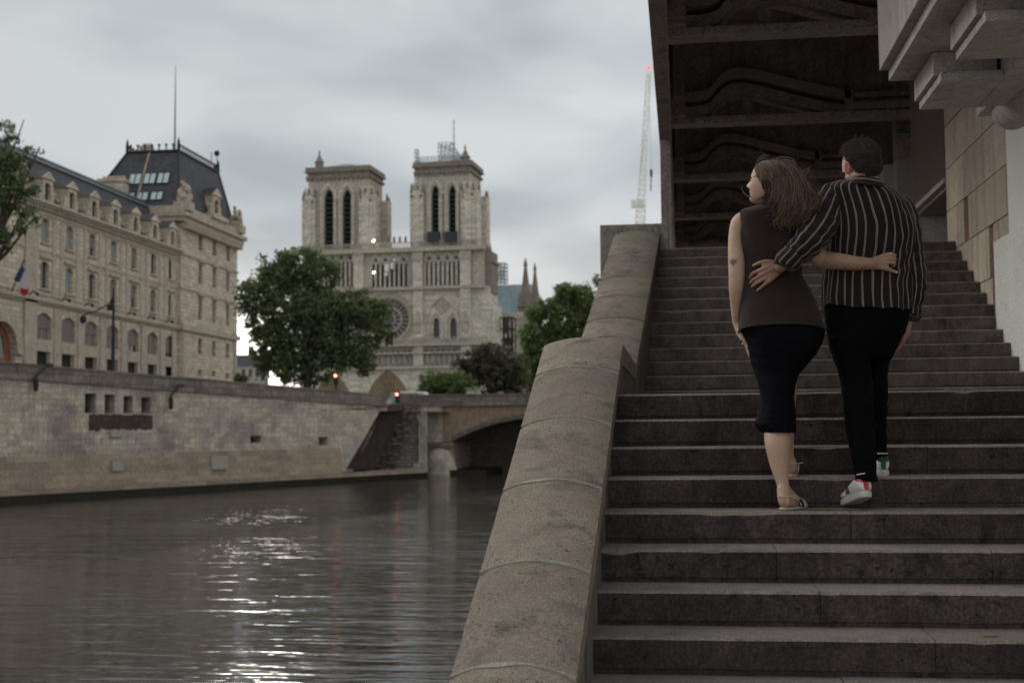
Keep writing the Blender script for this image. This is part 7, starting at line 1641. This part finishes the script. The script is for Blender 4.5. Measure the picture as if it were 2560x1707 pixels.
def flat_shoe(P, host, L=.235):
    mb = MB(); vs = []
    for z, e in ((0, -.001), (.008, .0005), (.011, -.001)):
        for i in range(36):
            a = 2 * math.pi * i / 36; t = .5 - .5 * math.cos(a); w = float(np.interp(t, [0, .05, .15, .35, .7, .88, 1], [.006, .022, .03, .026, .04, .03, .005])); vs.append(P(t * L, (w + e) * (1 if math.sin(a) >= 0 else -1) * min(1, abs(math.sin(a)) * 4), z))
    mb.add(vs, [(i * 36 + j, i * 36 + (j + 1) % 36, (i + 1) * 36 + (j + 1) % 36, (i + 1) * 36 + j) for i in range(2) for j in range(36)] + [tuple(range(36))[::-1], tuple(range(72, 108))]); sh = mb.build('sandal', cream, host, smooth=True)
    mb = MB(); rows = catm([(L * .64, .042, .05), (L * .72, .043, .046), (L * .82, .038, .038), (L * .92, .026, .028), (L * .995, .008, .014)], 4); n = 16; vs = []
    for t, w, h in rows:
        for j in range(n + 1): a = math.pi * j / n; vs.append(P(t, w * math.cos(a), .008 + h * math.sin(a)))
    m_ = n + 1; mb.add(vs, [(i * m_ + j, i * m_ + j + 1, (i + 1) * m_ + j + 1, (i + 1) * m_ + j) for i in range(len(rows) - 1) for j in range(n)]); s = mb.build('toe_cap', cream, sh, smooth=True).modifiers.new('t', 'SOLIDIFY'); s.thickness = .003
    mb = MB(); vs = []
    for t in (L * .52, L * .64):
        for j in range(n + 1): a = math.pi * j / n; vs.append(P(t, (.039 if t < L * .6 else .0425) * math.cos(a), .008 + .05 * math.sin(a)))
    mb.add(vs, [(j, j + 1, m_ + j + 1, m_ + j) for j in range(5)] + [(j, j + 1, m_ + j + 1, m_ + j) for j in range(n - 5, n)]); s = mb.build('black_band', black, sh, smooth=True).modifiers.new('t', 'SOLIDIFY'); s.thickness = .0025
    mb = MB(); mb.tube([P(L * .5, .037, .03), P(L * .3, .036, .05), P(L * .1, .031, .062), P(-.006, .012, .064), P(-.006, -.012, .064), P(L * .1, -.031, .062), P(L * .3, -.036, .05), P(L * .5, -.037, .03)], .0032, 6); mb.tube([P(L * .5, .037, .03), P(L * .52, .0405, .008)], .003, 6); mb.tube([P(L * .5, -.037, .03), P(L * .52, -.0405, .008)], .003, 6)
    mb.tube([P(.02, .031, .062), P(.0, .045, .066), P(-.008, .05, .068)], .0028, 5); mb.tube([P(.0, .031, .06), P(-.004, .028, .03), P(.004, .024, .01)], .0025, 5); mb.build('strap', cream, sh, smooth=True)
flat_shoe(shoe_frame(Vector((HX - .012, 6.28, TREAD3 + .001)), (.5, .87), 0), wom); flat_shoe(shoe_frame(Vector((HX2, 6.555, TREAD4 + .001)), (-.1, 1), 0), wom)

# ------------------------------------------------------------------ small things on the steps
tw = thing('leafy_twig', 'flattened green leafy twig lying on the step under their feet', 'twig', at(2090, 1270, 6.26))
mb = MB(); base = [Vector((at(x, 1268, 6.24).x, Y, TREAD3 + .005)) for x, Y in ((2026, 6.27), (2060, 6.25), (2100, 6.235), (2140, 6.225), (2170, 6.225))]; mb.tube(base, .0025, 5); mb.build('stem', plain('green_stem', (.08, .09, .04), .7), tw)
mb = MB(); lr = random.Random(3)
for i in range(46):
    f = lr.random() * 3.99; p = base[int(f)].lerp(base[int(f) + 1], f % 1); a = lr.uniform(0, 6.28); d = Vector((math.cos(a), math.sin(a) * .6, lr.uniform(0, .25))).normalized() * lr.uniform(.012, .03); w = d.cross(Vector((0, 0, 1))).normalized() * .004; mb.add([p, p + d * .5 + w, p + d, p + d * .5 - w + Vector((0, 0, .001))], [(0, 1, 2, 3)])
mb.build('leaves', plain('twig_leaves', (.09, .11, .05), .7), tw)
def dleaf(x, k_, dy, lab, sc=1., yaw=.3):
    Y = Y0 + k_ * ST + dy; Z = k_ * SH - C0 + .003; X = ray(x, 1000).x / ray(x, 1000).y * Y; t = thing('fallen_leaf', lab, 'leaf', (X, Y, Z)); mb = MB(); rr_ = []
    for i in range(9):
        f = i / 8; w = .009 * sc * math.sin(math.pi * min(1, f * 1.02)) ** .7 + .0006; c = Vector((X + (f - .5) * .06 * sc * math.cos(yaw), Y + (f - .5) * .06 * sc * math.sin(yaw), Z + .004 * math.sin(f * 3.1))); rr_.append((c, w))
    vs = []
    for c, w in rr_: vs += [c + Vector((0, w, .003)), c, c + Vector((0, -w, .003))]
    mb.add(vs, [(i * 3 + j, (i + 1) * 3 + j, (i + 1) * 3 + j + 1, i * 3 + j + 1) for i in range(8) for j in range(2)]); mb.build('leaf_blade', plain('dry_leaf', (.3, .19, .11), .7), t)
dleaf(1592, 4, .03, 'small dry leaf near the parapet on the step two below the landing edge'); dleaf(1794, 2, .12, 'curled pale dry leaf in the middle of the lower steps', 1.1); dleaf(1767, 4, .05, 'dry leaf on the step between parapet and woman', .8, .1)
dleaf(2456, 0, .1, 'long dark leaf lying on the bottom visible step at the right', 1.2, .05); dleaf(1645, 1, .2, 'tiny leaf close to the parapet low on the stairs', .5)
